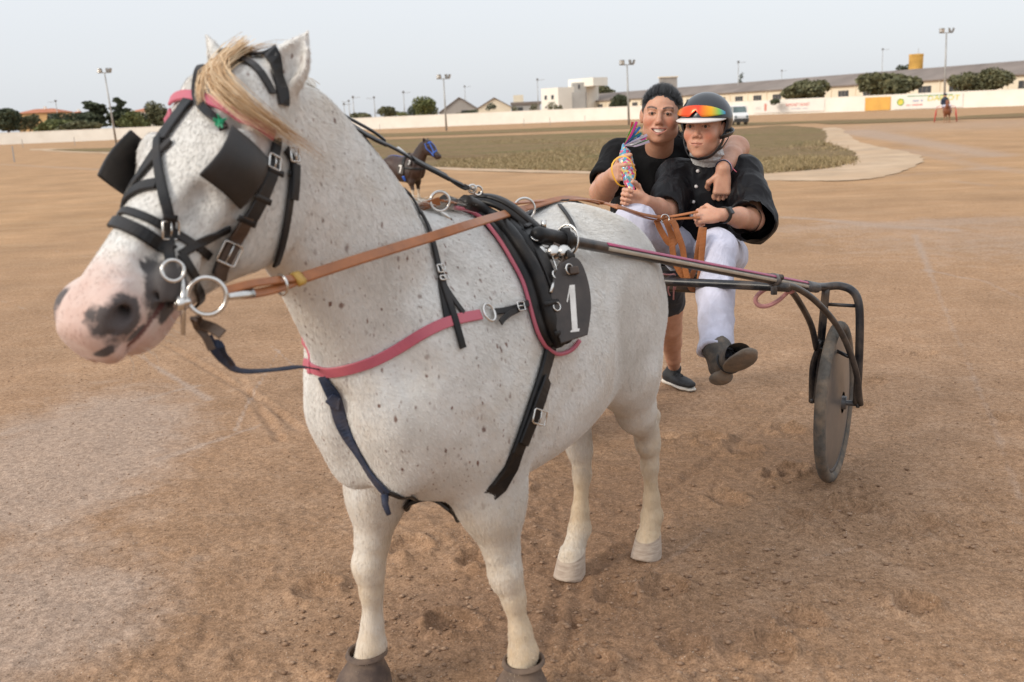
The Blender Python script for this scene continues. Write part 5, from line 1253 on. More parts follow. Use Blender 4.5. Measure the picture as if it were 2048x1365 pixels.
def cloth(name, col, rough=.8, sheen=.15, wsc=420, spec=.3, fold=.35, foldsc=14):
    mt, nt, b = new_mat(name); v = coords(nt)
    n1 = noise(nt, 9, 4, .6, v); c = ramp(nt, n1.outputs['Fac'], [(.3, [x * .8 for x in col]), (.7, [min(1, x * 1.15) for x in col])]).outputs[0]
    nt.links.new(c, b.inputs['Base Color']); b.inputs['Roughness'].default_value = rough; b.inputs['Specular IOR Level'].default_value = spec; b.inputs['Sheen Weight'].default_value = sheen
    w = noise(nt, wsc, 2, .5, v); b1 = bump(nt, b, w.outputs['Fac'], .2, .001)
    f = noise(nt, foldsc, 3, .5, coords(nt, (1, 1, .55))); f.inputs['Distortion'].default_value = 1.2; bump(nt, b, f.outputs['Fac'], fold, .03, b1)
    return mt
M['tee'] = cloth('black_cotton', (.007, .007, .008), .85, .02, 420, .15, .35, 9)
M['satin'] = cloth('black_satin', (.0045, .004, .0055), .5, .0, 600, .22, .45, 9)
M['trousers'] = cloth('white_cotton', (.55, .55, .66), .8, .2, 500, .3, .40, 13)
M['shorts'] = cloth('dark_shorts', (.02, .02, .024), .8, .1)
M['silver'] = cloth('silver_scarf', (.46, .45, .44), .4, .1, 300, .5, .5, 26)
M['wet_hair'] = simple('slick_dark_hair', (.010, .008, .008), .33, .4, 40, 0, .5, 60, .003, .6)
M['brown_hair'] = simple('brown_hair', (.05, .03, .018), .6, .4, 60, 0, .5, 200, .002)
M['helmet'] = simple('black_helmet_shell', (.016, .019, .025), .22, .2, 6, 0, .03, 60, .001, .6)
M['white_plastic'] = simple('white_peak_plastic', (.66, .62, .60), .4, .06, 20)
M['eye_white'] = simple('eye_white', (.52, .48, .45), .2, .05); M['iris'] = simple('iris', (.03, .018, .01), .1, .2)
M['teeth'] = simple('teeth', (.80, .77, .70), .25, .04)
M['rubber'] = simple('shoe_rubber_grey', (.075, .072, .068), .75, .2, 20, 0, .3, 90, .002, .4, DUST, .35, 20)
M['sole'] = simple('dusty_sole', (.17, .145, .12), .85, .25, 25, 0, .5, 120, .003, .3, DUST, .5, 18)
M['shoe_black'] = simple('black_mesh_shoe', (.018, .019, .021), .7, .3, 40, 0, .4, 300, .001)
M['shoe_white'] = simple('white_foam_sole', (.60, .56, .50), .7, .1, 20, 0, .2, 60, .001)
M['black_plastic'] = simple('black_plastic', (.012, .012, .013), .35, .2)
M['orange'] = simple('orange_sock', (.75, .22, .04), .8, .1); M['sock_white'] = simple('sock_beige', (.62, .50, .36), .85, .1)

class Body:
    """collects sculpted pieces of one person into one mesh"""
    def __init__(self): self.V = []; self.Q = []; self.A = {k: [] for k in ('lip', 'brow', 'blush', 'ink')}; self.n = 0
    def add(self, V, Q, **at):
        self.V.append(V); self.Q.append(Q + self.n); self.n += len(V)
        for k in self.A: self.A[k].append(np.asarray(at.get(k, np.zeros(len(V)))))
    def build(self, name, mat, parent):
        o = mesh_np(name, np.concatenate(self.V), np.concatenate(self.Q), mat, parent)
        for k in self.A: add_attr(o, k, np.concatenate(self.A[k]))
        return o
def frame(pos, f, u):
    f = Vector(f).normalized(); u = Vector(u); u = (u - f * u.dot(f)).normalized(); r = f.cross(u)
    m = Matrix((r, f, u)).transposed().to_4x4(); m.translation = Vector(pos); return m      # x right, y forward, z up
def xf(m, V): a = np.array(m); return V @ a[:3, :3].T + a[:3, 3]
def make_head(B, m, smile, wide, neck_r, neck_to):
    S = Sdf((-.115, -.15, -.21), (.115, .14, .14), .0024)
    S.ell((0, -.018, .032), (.076 * wide, .096, .088), 0)
    S.ell((0, .026, -.022), (.067 * wide, .068, .092), .03)
    S.ell((0, .030, -.074), ((.060 if smile else .052) * wide, .054, .040), .03)
    S.ell((0, .072, -.100), (.024, .020, .017), .022)
    for s in (-1, 1):
        S.ell((.043 * s * wide, .058, -.026), (.026, .026, .026), .022)
        S.ell(((.052 if smile else .043) * s * wide, .010, -.068), (.018, .032, .024), .02)
        S.cone((.014 * s, .0885, .026), (.050 * s, .072, .029), .0085, .0075, .014)
        S.ell((.033 * s, .099, .009), (.019, .015, .011), .014, sub=True)
        S.ell((.033 * s, .0785, .0095), (.0175, .0125, .0105), .006)
        S.ell((.033 * s, .0925, .0075), (.0130, .0065, .0030 if smile else .0036), .003, sub=True)
        S.ell((.081 * s * wide, -.008, -.008), (.010, .020, .032), .010, rot=[(.93, .36 * s, 0), (-.36 * s, .93, 0), (0, 0, 1)])
        S.ell((.091 * s * wide, .000, -.004), (.005, .010, .018), .005, sub=True)
    nz = 1.0 if smile else .90; S.cone((0, .0885, .020), (0, .107 * (.985 if not smile else 1), -.022), .0075 * nz, .0115 * nz, .013); S.ell((0, .1085 * (.985 if not smile else 1), -.0265), (.0125 * nz, .0110, .0100 * nz), .008)
    for s in (-1, 1):
        S.ell((.0135 * s, .0985, -.0315), (.0082, .0095, .0075), .006); S.ell((.0075 * s, .104, -.0385), (.0036, .0048, .0032), .003, sub=True)
        if smile: S.cone((.022 * s, .098, -.030), (.036 * s, .086, -.052), .0035, .003, .012, sub=True)
    S.ell((0, .074, -.060), (.034, .024, .026), .02)
    yc, cx, zc = (.081, .034, -.0545) if smile else (.088, .024, -.0615)
    if smile:
        for s in (-1, 1):
            S.cone((0, .0985, -.0540), (cx * s, yc, zc + .001), .0042, .0028, .008); S.cone((0, .0965, -.0755), (cx * s * .93, yc, zc - .003), .0054, .0030, .008)
        for t in np.linspace(-1, 1, 13): S.ell((cx * .88 * t, .099 - .014 * t * t, -.0642 + .0085 * t * t), (.0060, .016, .0088 * (1 - t * t) + .0006), .002, sub=True)
        lipz = (-.0535, -.0755)
    else:
        for s in (-1, 1):
            S.cone((0, .0985, -.0575), (cx * s, yc, zc), .0048, .0030, .007); S.cone((0, .0970, -.0680), (cx * s * .9, yc + .001, zc - .002), .0060, .0032, .007)
        for t in np.linspace(-1, 1, 15): S.ell((cx * t, .104 - .012 * t * t, -.0625 + .0012 * t * t + .0012 * t), (.003, .008, .0010), .002, sub=True)
        lipz = (-.0575, -.068)
    nt_ = np.array(m.inverted() @ Vector(neck_to)); S.cone((0, -.020, -.06), nt_ * np.array([1, 1, 1]), neck_r * .95, neck_r, .035)
    V, Q = S.surface()
    x, y, z = V.T; ax = np.abs(x)
    tt = np.clip(ax / cx, 0, 1); up = lipz[0] + (zc - lipz[0]) * tt ** 1.5; lo = lipz[1] + (zc - lipz[1]) * tt ** 1.5
    lip = .8 * np.clip(1.5 - np.minimum(np.abs(z - up), np.abs(z - lo)) / .0038, 0, 1) * (ax < cx * .9) * (y > .078)
    if not smile: lip = lip * .75
    bz = .0285 + .006 * np.sin(np.clip((ax - .012) / .042, 0, 1) * 2.6) ; brow = np.clip(1.5 - np.abs(z - bz) / .0042, 0, 1) * (ax > .013) * (ax < .056) * (y > .05) * (1 if smile else .8)
    lash = np.clip(1.3 - np.abs(np.hypot((ax - .033) / .0140, (z - .0085) / .0050) - 1) / .30, 0, 1) * (z > .006) * (y > .06)
    brow = np.maximum(brow, lash * .85)
    blush = np.clip(1.3 * np.exp(-((ax - .045) / .02) ** 2 - ((z + .03) / .022) ** 2), 0, 1) * (y > .03) + .6 * np.exp(-(ax / .015) ** 2 - ((z + .026) / .012) ** 2) * (y > .09)
    B.add(xf(m, V).astype(np.float32), Q, lip=lip, brow=brow, blush=np.clip(blush, 0, 1))
def head_bits(m, parent, smile):
    for s in (-1, 1):
        c = m @ Vector((.033 * s, .0772, .0080))
        e = MB().lathe([(.0005, -.0122)] + [(.0122 * math.cos(a), .0122 * math.sin(a)) for a in np.linspace(-1.35, 1.35, 9)] + [(.0005, .0122)], 14, Matrix.Translation(c)).build('eye', M['eye_white'], parent, True)
        p = m @ Vector((.033 * s - (.0 if smile else -.0), .0895, .0082)); d = (m.to_3x3() @ Vector((0 if smile else -.1, 1, 0))).normalized()
        MB().lathe([(.0062, -.002), (.0064, .0), (.004, .0012), (.0005, .0016)], 14, Matrix.Translation(p) @ d.to_track_quat('Z', 'Y').to_matrix().to_4x4()).build('iris', M['iris'], e, True)
    if smile:
        V = []; F = []
        for j, z in enumerate((-.0545, -.0605, -.0675, -.0700)):
            for i in range(13):
                t = i / 6 - 1; V.append(m @ Vector((.031 * t, .0925 - .018 * t * t - (.003 if j > 1 else 0), z + .008 * t * t)))
        F = [(j * 13 + i, j * 13 + i + 1, j * 13 + i + 14, j * 13 + i + 13) for j in range(3) for i in range(12)]
        mesh('teeth', V, F, M['teeth'], parent)
def make_hand(S, wrist, d, pn, right, curls, thumb=(.5, .5), sc=1.0, spread=.02):
    w = np.array(wrist, float); d = np.array(Vector(d).normalized()); pn = np.array(pn, float); pn = pn - d * (pn @ d); pn /= np.linalg.norm(pn)
    th = np.cross(d, pn) if right else np.cross(pn, d)
    L = .088 * sc
    for off, ww in ((.026, .0165), (.009, .0165), (-.009, .016), (-.026, .015)):       # metacarpals
        S.cone(w + th * off * .55 * sc + d * .01, w + d * L + th * off * sc, .0155 * sc, .0128 * sc, .012)
    S.ell(w + d * .035 * sc + th * .018 * sc + pn * .008 * sc, np.array((.026, .018, .016)) * sc, .014, rot=[d, th, pn])
    S.ell(w + d * .035 * sc - th * .020 * sc + pn * .006 * sc, np.array((.030, .014, .014)) * sc, .014, rot=[d, th, pn])
    tips = []
    for k, (off, ln) in enumerate(((.027, .070), (.009, .078), (-.010, .073), (-.027, .057))):
        p = w + d * L + th * off * sc; a = 0.0; r = .0098 - .0006 * k
        for j, f in enumerate((.46, .30, .24)):
            a += curls[k][j]; dd = d * math.cos(a) + pn * math.sin(a) + th * spread * (1.5 - k) * .6
            q = p + dd * ln * f * sc; S.cone(p, q, r * sc, (r - .0009) * sc, .004); S.ell(p, np.array((r, r, r)) * 1.06 * sc, .004); p = q; r -= .0009
        tips.append(p)
    p = w + d * .022 * sc + th * .026 * sc; r = .0125
    a1, a2 = thumb
    for j, (ln, o, c) in enumerate(((.040, .9, .25), (.032, .55 - a1 * .4, .5 + a1 * .5), (.026, .25 - a2, .6 + a2 * .6))):
        dd = d * .75 + th * o + pn * c; dd /= np.linalg.norm(dd); q = p + dd * ln * sc; S.cone(p, q, r * sc, (r - .0015) * sc, .006); p = q; r -= .0012
    return tips
def limb_piece(B, pts, rad, hand=None, h=.0032, ink=None, flat=None):
    P = np.array([list(p) for p in pts]); lo = P.min(0) - .16; hi = P.max(0) + .16
    S = Sdf(lo, hi, h)
    for i in range(len(P) - 1): S.cone(P[i], P[i + 1], rad[i], rad[i + 1], .02 if i else 0)
    if hand: make_hand(S, **hand)
    V, Q = S.surface(); B.add(V.astype(np.float32), Q, **({'ink': ink(V)} if ink else {}))
def garment(name, S, mat, parent, wr=.004, sc=18, seed=1, stretch=(1, 1, .45)):
    V, Q = S.surface(); V = V.astype(np.float64)
    o = mesh_np(name, V, Q, mat, parent); n = np.zeros(len(V) * 3, np.float32); o.data.vertices.foreach_get('normal', n); n = n.reshape(-1, 3)
    w = vnoise(V * np.array(stretch), sc, seed); w2 = vnoise(V * np.array(stretch) + w[:, None] * .03, sc * 2.2, seed + 5)
    V2 = V + n * ((1 - np.abs(w)) ** 2 * wr * 1.3 + (1 - np.abs(w2)) ** 2 * wr * .7 - wr)[:, None]
    o.data.vertices.foreach_set('co', V2.astype(np.float32).ravel()); o.data.update(); return o
FIST = [(1.25, 1.45, .9)] * 4
v3 = lambda p: np.array(list(p))

# ---- the driver
boy = empty('person', sl(-.03, .12, 0), 0); tag(boy, 'driver in black satin shirt, white trousers and black helmet sitting on the sulky', 'person')
bH = aty(1410, 257, 4.25); bF = Vector((-.50, -.85, .02)); bM = frame(bH, bF, (.03, .0, 1))
bNeck = aty(1416, 318, 4.33); bLS = aty(1488, 345, 4.33); bRS = aty(1347, 352, 4.36)
bLE = aty(1506, 440, 4.12); bLW = aty(1443, 430, 3.96); bRE = aty(1335, 428, 4.16); bRW = aty(1290, 402, 3.97)
bHip = aty(1408, 500, 4.42); bLH = aty(1452, 512, 4.36); bRH = aty(1372, 508, 4.40)
bLK = aty(1432, 500, 3.96); bLA = aty(1432, 700, 3.66); bRK = aty(1268, 447, 3.98); bRA = aty(1215, 640, 3.80)
B = Body(); make_head(B, bM, False, .98, .050, bNeck)
limb_piece(B, [bLE.lerp(bLS, .35), bLE, bLE.lerp(bLW, .45), bLW], [.046, .044, .040, .026], dict(wrist=bLW.lerp(bLE, -.05), d=(-1, .05, -.05), pn=(.0, .75, -.65), right=False, curls=FIST, thumb=(.9, .5), sc=.92))
limb_piece(B, [bRE.lerp(bRS, .35), bRE, bRE.lerp(bRW, .45), bRW], [.046, .044, .039, .026], dict(wrist=bRW, d=(-1, -.15, .25), pn=(-.2, -1, .1), right=True, curls=[(.9, 1.3, .7)] * 4, thumb=(.6, .2), sc=.92))
S = Sdf(v3(bHip) - .35, v3(bNeck) + .35, .012)               # hidden trunk under the clothes
S.cone(bHip, bHip.lerp(bNeck, .7), .08, .07, 0); S.cone(bLS, bRS, .035, .035, .03); S.cone(bLS, bLE, .036, .036, .03); S.cone(bRS, bRE, .036, .036, .03); S.cone(bHip.lerp(bNeck, .7), bNeck, .045, .045, .02)
V, Q = S.surface(); B.add(V.astype(np.float32), Q)
b_body = B.build('body', M['skin_b'], boy); head_bits(bM, boy, False)
# shirt
def torso_lat(a, b): return v3(a) - v3(b)
S = Sdf(np.minimum(v3(bRS), v3(bHip)) - .30, np.maximum(v3(bLS), v3(bNeck)) + .28, .0055)
lat = torso_lat(bRS, bLS)
S.loft(bHip.lerp(bNeck, .06), bNeck.lerp(bHip, .06), lat, [(0, 0, .165, .135, .125), (.25, 0, .170, .140, .13), (.5, 0, .170, .135, .125), (.72, 0, .165, .12, .11), (.88, 0, .120, .080, .080), (1, 0, .062, .058, .058)], k=0, p=2.3, cap0=.03, cap1=.010)
S.cone(bLS, bRS, .062, .062, .06)
S.cone(bLS, bLS.lerp(bLE, .55), .070, .082, .05); S.cone(bLS.lerp(bLE, .5), bLE + Vector((.012, .01, -.005)), .082, .088, .04, )
S.cone(bLE + Vector((.01, .02, -.01)), bLE.lerp(bLW, .16), .088, .084, .03)
S.cone(bRS, bRS.lerp(bRE, .6), .068, .076, .05); S.cone(bRS.lerp(bRE, .6), bRE, .076, .074, .03)
for E_, W_, t0 in ((bLE, bLW, .22), (bRE, bRW, .06)):                       # open sleeve ends
    ax_ = (W_ - E_).normalized(); c = E_.lerp(W_, t0); S.cone(c, c + ax_ * .12, .062, .075, .004, sub=True); S.box(c + ax_ * .115, (.1, .1, .09), .001, 0, rot=frame((0, 0, 0), ax_.orthogonal(), ax_).to_3x3().transposed(), sub=True)
shirt = garment('shirt', S, M['satin'], boy, .006, 13, 3, (1, 1, .6))
# trousers
S = Sdf(np.minimum(v3(bRA), v3(bLA)) - .22, np.maximum(v3(bHip), v3(bRK)) + np.array([.25, .22, .16]), .006)
S.ell(bHip + Vector((0, .0, -.02)), (.165, .14, .11), 0)
for H_, K_, A_ in ((bLH, bLK, bLA), (bRH, bRK, bRA)):
    S.cone(H_, K_, .092, .074, .05); kk = K_ + Vector((0, -.01, 0)); S.ell(K_, (.076, .078, .074), .03); S.cone(kk, K_.lerp(A_, .45), .072, .070, .04); S.cone(K_.lerp(A_, .45), A_, .070, .066, .03)
    S.cone(A_ + Vector((0, 0, -.005)), A_.lerp(K_, .03), .068, .068, .01)
ax_ = (bLA - bLK).normalized(); S.box(bLA + ax_ * .085, (.12, .12, .08), .001, 0, rot=frame((0, 0, 0), ax_.orthogonal(), ax_).to_3x3().transposed(), sub=True)
trous = garment('trousers', S, M['trousers'], boy, .005, 10, 7, (1, 1, .7))
V_, F_ = tube_geo([bLA + frame((0, 0, 0), ax_.orthogonal(), ax_).to_3x3() @ Vector((.064 * math.cos(t), .064 * math.sin(t), .004 + .006 * math.sin(3 * t))) for t in np.linspace(0, 6.283, 25)[:-1]], .010, 8, False, True); MB().add(V_, F_).build('trouser_cuff', M['trousers'], boy, True)
# boot with its sole turned to the viewer
heel = aty(1438, 754, 3.63); toe = aty(1497, 703, 3.43); fd = (toe - heel).normalized(); sn = Vector((-.05, -.62, -.78)); sn = (sn - fd * sn.dot(fd)).normalized(); sd = fd.cross(sn)
R_ = np.array([list(fd), list(sd), list(sn)])
def boot_shape(S, out=0.0):
    S.loft(heel - sn * .035, toe - sn * .020, sd, [(0, 0, .034 + out, .040, .036), (.3, 0, .036 + out, .042, .040), (.65, 0, .044 + out, .036, .036), (.9, 0, .038 + out, .028, .028), (1, 0, .026 + out, .020, .022)], k=.02, p=2.4, cap0=.03, cap1=.03)
S = Sdf(np.minimum(v3(heel), v3(bLA)) - .12, np.maximum(v3(toe), v3(bLA)) + .14, .0045)
boot_shape(S); S.cone(heel - sn * .05 + fd * .03, bLA, .046, .052, .03); S.cone(heel - sn * .045 + fd * .06, bLA + fd * .03, .040, .045, .03)
garment('boot', S, M['rubber'], boy, .0015, 30, 4)
S = Sdf(np.minimum(v3(heel), v3(toe)) - .12, np.maximum(v3(toe), v3(heel)) + .12, .0035)
c_ = heel.lerp(toe, .72) + sn * .012; S.ell(c_, (.092, .052, .015), 0, rot=R_); c_ = heel.lerp(toe, .06) + sn * .012; S.ell(c_, (.050, .042, .022), .01, rot=R_); S.cone(heel + sn * .006, toe + sn * .004, .026, .030, .012, flat=(sn, .4))
for t in np.linspace(.45, 1.05, 9): q = heel.lerp(toe, t) + sn * .028; S.cone(q - sd * .05, q + sd * .05, .0026, .0026, .001, sub=True)
for t in np.linspace(-.08, .2, 4): q = heel.lerp(toe, t) + sn * .033; S.cone(q - sd * .05, q + sd * .05, .0026, .0026, .001, sub=True)
garment('boot_sole', S, M['sole'], boy, .0008, 40, 4)
P_ = [heel.lerp(toe, .36) + sd * (.046 * math.cos(t)) + (-sn) * (.026 + .046 * math.sin(t)) for t in np.linspace(0, 6.283, 25)[:-1]]
V_, F_ = tube_geo(P_, .004, 8, False, True); MB().add(V_, F_).build('boot_strap', M['black_plastic'], boy, True)
heel2 = bRA + Vector((0, 0, -.07)); toe2 = heel2 + Vector((-.02, -.22, .03))
S = Sdf(np.minimum(v3(heel2), v3(toe2)) - .12, np.maximum(v3(toe2), v3(bRA)) + .12, .007); S.cone(heel2, toe2, .045, .035, 0); S.cone(heel2, bRA, .045, .05, .03)
garment('boot', S, M['rubber'], boy, .001, 30, 4)
# scarf, buttons, watch
S = Sdf(v3(bNeck) - .13, v3(bNeck) + .13, .004); nu = (bH - bNeck).normalized(); fr = frame((0, 0, 0), bF, nu).to_3x3().transposed()
S.loft(bNeck - nu * .010, bNeck + nu * .050, lat, [(0, 0, .078, .074, .070), (.5, 0, .068, .066, .064), (1, 0, .062, .062, .058)], k=0, p=2.1, cap0=.012, cap1=.010)
for k_, t in ((.066, .25), (.064, .6)):
    for a in np.linspace(0, 6.283, 26)[:-1]:
        c = bNeck + nu * (-.010 + .060 * t) + (fr.transposed() @ Vector((math.cos(a) * k_, math.sin(a) * k_, .006 * math.sin(2 * a + t * 5)))); S.ell(c, (.012, .012, .007), .006)
garment('scarf', S, M['silver'], boy, .002, 40, 2)
sh_v = [v.co.copy() for v in shirt.data.vertices]; sh_b = BVHTree.FromPolygons(sh_v, [tuple(p.vertices) for p in shirt.data.polygons])
for x, y in ((1407, 314), (1396, 343), (1392, 374), (1386, 404), (1383, 432)):
    h = sh_b.ray_cast(C_POS, ray(x, y).normalized())
    if h[0] is None: continue
    n_ = h[1] if h[1].dot(C_FWD) < 0 else -h[1]
    MB().lathe([(.0072, -.004), (.0078, .002), (.005, .005), (.0005, .006)], 14, Matrix.Translation(h[0] + n_ * .003) @ n_.to_track_quat('Z', 'Y').to_matrix().to_4x4()).build('button', M['white_plastic'], boy, True)
wv = (bLE - bLW).normalized(); wc = bLW + wv * .018; wf = frame(wc, wv.orthogonal(), wv)
V_, F_ = ribbon_geo([wf @ Vector((.031 * math.cos(t), .029 * math.sin(t), 0)) for t in np.linspace(0, 6.283, 29)], [(wf.to_3x3() @ Vector((math.cos(t), math.sin(t), 0))) for t in np.linspace(0, 6.283, 29)], .019, .004); wt_ = MB().add(V_, F_).build('watch', M['black_plastic'], boy, True)
wn_ = Vector((-.1, -.85, .5)); wn_ = (wn_ - wv * wn_.dot(wv)).normalized()
mb = MB(); mb.box((-.014, -.016, -.002), (.014, .016, .010), Matrix.Translation(wc + wn_ * .030) @ wn_.to_track_quat('Z', 'Y').to_matrix().to_4x4()); o = mb.build('watch_case', M['black_plastic'], wt_); bevel(o, .003)
# helmet with peak, goggles and chin strap
HC = Vector((0, -.012, .036))
S = Sdf((-.15, -.17, -.10), (.15, .17, .18), .0042)
S.ell(HC, (.107, .128, .112), 0); S.ell(HC + Vector((0, 0, -.01)), (.094, .115, .10), .004, sub=True)
S.box((0, .115, -.085), (.2, .10, .12), .01, .004, sub=True)                # face opening
S.box((0, -.10, -.145), (.2, .2, .10), .01, .004, sub=True)                 # lower rim at the back
hV, hQ = S.surface(); helmet = mesh_np('helmet', xf(bM, hV), hQ, M['helmet'], boy)
V = []; F = []; n_ = 25
for j, (ex, dz) in enumerate(((0, .004), (.022, .001), (.044, -.006), (.060, -.014))):
    for i in range(n_):
        a = math.radians(-72 + 144 * i / (n_ - 1)); k = max(0, math.cos(a * 1.22)) ** .7
        V.append(bM @ Vector((math.sin(a) * (.104 + ex * .35 * k), -.012 + math.cos(a) * .124 + ex * k, .040 + dz * k)))
F = [(j * n_ + i, j * n_ + i + 1, (j + 1) * n_ + i + 1, (j + 1) * n_ + i) for j in range(3) for i in range(n_ - 1)]
o = mesh('peak', V, F, M['white_plastic'], helmet); md = o.modifiers.new('s', 'SOLIDIFY'); md.thickness = .006
def goggle_mat():
    mt, nt, b = new_mat('mirror_goggle'); t = attr(nt, 'gx'); r = ramp(nt, t.outputs['Fac'], [(0, (.75, .38, .03)), (.25, (.80, .10, .02)), (.55, (.75, .06, .03)), (.75, (.85, .42, .02)), (.88, (.25, .55, .12)), (1, (.02, .25, .55))])
    nt.links.new(r.outputs[0], b.inputs['Base Color']); b.inputs['Metallic'].default_value = .55; b.inputs['Roughness'].default_value = .18
    return mt
M['goggle'] = goggle_mat()
V = []; F = []; gx = []; nu_, nv_ = 33, 7
for j in range(nv_):
    for i in range(nu_):
        u = i / (nu_ - 1) * 2 - 1; a = math.radians(62 * u); v = j / (nv_ - 1)
        top = .092 - .026 * abs(u) ** 2.5; bot = .046 + .010 * abs(u) ** 2 + .026 * max(0, 1 - abs(u) / .20)
        z = bot + (top - bot) * v; rr = math.sqrt(max(.05, 1 - ((z - HC.z) / .120) ** 2))
        V.append(bM @ Vector((math.sin(a) * .117 * rr, HC.y + math.cos(a) * .138 * rr, z))); gx.append((u * (-1) + 1) / 2 if False else (u + 1) / 2)
F = [(j * nu_ + i, j * nu_ + i + 1, (j + 1) * nu_ + i + 1, (j + 1) * nu_ + i) for j in range(nv_ - 1) for i in range(nu_ - 1)]
gog = mesh('goggles', V, F, M['goggle'], helmet); add_attr(gog, 'gx', [1 - g for g in gx]); md = gog.modifiers.new('s', 'SOLIDIFY'); md.thickness = .003
q = [bM @ Vector((math.sin(a) * .109, HC.y + math.cos(a) * .131, .058 - .026 * max(0, abs(math.degrees(a)) - 55) / 70)) for a in [math.radians(d) for d in range(55, 306, 10)]]
V_, F_ = ribbon_geo(q, [(p - bM @ HC).normalized() for p in q], .020, .004); MB().add(V_, F_).build('goggle_strap', M['black_plastic'], helmet, True)
for s in (-1, 1):
    q = catmull([bM @ Vector(p) for p in ((.092 * s, -.005, .02), (.088 * s, .012, -.03), (.074 * s, .028, -.075), (.045 * s, .055, -.112), (0, .070, -.124))], 6)
    V_, F_ = ribbon_geo(q, [(p - bM @ Vector((0, 0, -.03))).normalized() for p in q], .017, .003); MB().add(V_, F_).build('chin_strap', M['black_plastic'], helmet, True)
    q = catmull([bM @ Vector(p) for p in ((.088 * s, -.07, .0), (.086 * s, -.045, -.04), (.078 * s, .0, -.075), (.070 * s, .028, -.085))], 6)
    V_, F_ = ribbon_geo(q, [(p - bM @ Vector((0, 0, -.03))).normalized() for p in q], .017, .003); MB().add(V_, F_).build('chin_strap', M['black_plastic'], helmet, True)
S = Sdf((-.10, -.12, -.09), (.10, .06, .06), .005)
S.ell((0, -.025, .01), (.082, .092, .080), 0); S.ell((0, .05, -.02), (.10, .062, .10), .004, sub=True)
V, Q = S.surface(); mesh_np('hair', xf(bM, V), Q, M['brown_hair'], boy)

# ---- the woman beside him
wo = empty('person', gnd(1300, 790), 0); tag(wo, 'smiling person in black T-shirt leaning over with an arm round the driver', 'person')
wH = aty(1323, 230, 4.46); wF = Vector((-.24, -.965, -.03)); wM = frame(wH, wF, (.05, -.10, 1))
wNeck = aty(1318, 298, 4.60); wRS = aty(1238, 318, 4.66); wLS = aty(1392, 300, 4.66)
wRE = aty(1204, 384, 4.50); wRW = aty(1229, 347, 4.165); wLE = aty(1474, 297, 4.46); wLW = aty(1446, 338, 4.21)
wHip = aty(1292, 520, 5.02); wLF = gnd(1350, 772); wRF = gnd(1246, 798)
B = Body(); make_head(B, wM, True, 1.06, .064, wNeck)
def tattoo(V):
    c = np.array(list(aty(1213, 380, 4.40))); d = np.linalg.norm(V - c, axis=1)
    return np.clip(1 - np.abs(np.abs(np.sin(d * 190)) - .5) * 5, 0, 1) * (d < .022) * (V[:, 1] < c[1] + .02) * .8
limb_piece(B, [wRE.lerp(wRS, .45), wRE, wRE.lerp(wRW, .45), wRW], [.056, .053, .047, .030], dict(wrist=wRW, d=(.10, -1, .10), pn=(1, .15, -.1), right=True, curls=[(.75, .85, .55), (.8, .9, .5), (.8, .9, .5), (.8, .9, .6)], thumb=(.3, .1), sc=.98, spread=.05), ink=tattoo)
limb_piece(B, [wLE.lerp(wLS, .5), wLE.lerp(wLS, .12), wLE, wLE.lerp(wLW, .45), wLW], [.054, .052, .050, .043, .030], dict(wrist=wLW + Vector((-.002, -.004, -.01)), d=(-.06, -.12, -1), pn=(.05, 1, -.12), right=False, curls=[(.75, 1.1, .6), (.65, 1.0, .6), (.7, 1.0, .6), (.8, 1.1, .6)], thumb=(1.2, .9), sc=.98))
S = Sdf(v3(wHip) - np.array([.4, .45, 1.1]), v3(wNeck) + .3, .013)
S.cone(wHip, wHip.lerp(wNeck, .7), .10, .09, 0); S.cone(wLS, wRS, .045, .045, .03); S.cone(wLS, wLE, .045, .045, .03); S.cone(wRS, wRE, .045, .045, .03); S.cone(wHip.lerp(wNeck, .7), wNeck, .06, .055, .03)
V, Q = S.surface(); B.add(V.astype(np.float32), Q)
kn = {}
for F_, sgn in ((wLF, 1), (wRF, -1)):
    hip = wHip + Vector((.10 * sgn, .03, -.06)); knee = hip.lerp(F_, .47) + Vector((0, -.03, 0)); ank = F_ + Vector((0, .03, .10)); kn[sgn] = (hip, knee, ank)
    calf = knee.lerp(ank, .35) + Vector((0, .025, 0))
    limb_piece(B, [hip.lerp(knee, .5), knee, calf, knee.lerp(ank, .75), ank], [.085, .058, .057, .040, .034], h=.006)
B.build('body', M['skin_w'], wo); head_bits(wM, wo, True)
S = Sdf(np.minimum(v3(wRE), v3(wHip)) - .30, np.maximum(v3(wLE), v3(wNeck)) + .30, .0062)
lat = torso_lat(wRS, wLS)
S.loft(wHip, wNeck.lerp(wHip, .03), lat, [(0, 0, .205, .15, .15), (.3, 0, .20, .15, .15), (.6, 0, .195, .15, .14), (.8, 0, .175, .125, .12), (.93, 0, .125, .09, .085), (1, 0, .085, .07, .07)], k=0, p=2.3, cap0=.03, cap1=.015)
S.cone(wLS, wRS, .076, .076, .07); S.cone(wRS, wRS.lerp(wRE, .66), .082, .080, .06); S.cone(wRS.lerp(wRE, .5), wRS.lerp(wRE, .74), .078, .078, .03)
S.cone(wLS, wLS.lerp(wLE, .35), .078, .074, .06)
ax_ = (wRE - wRS).normalized(); c = wRS.lerp(wRE, .72); S.box(c + ax_ * .10, (.12, .12, .09), .001, .004, rot=frame((0, 0, 0), ax_.orthogonal(), ax_).to_3x3().transposed(), sub=True); S.cone(c - ax_ * .04, c + ax_ * .05, .066, .070, .004, sub=True)
S.ell(wNeck + Vector((0, -.03, .055)), (.078, .085, .075), .008, sub=True)
tee = garment('t_shirt', S, M['tee'], wo, .007, 10, 12, (1, 1, .6))
S = Sdf(v3(wHip) - np.array([.32, .30, .55]), v3(wHip) + np.array([.32, .25, .12]), .009)
S.ell(wHip + Vector((0, .02, -.05)), (.20, .16, .13), 0)
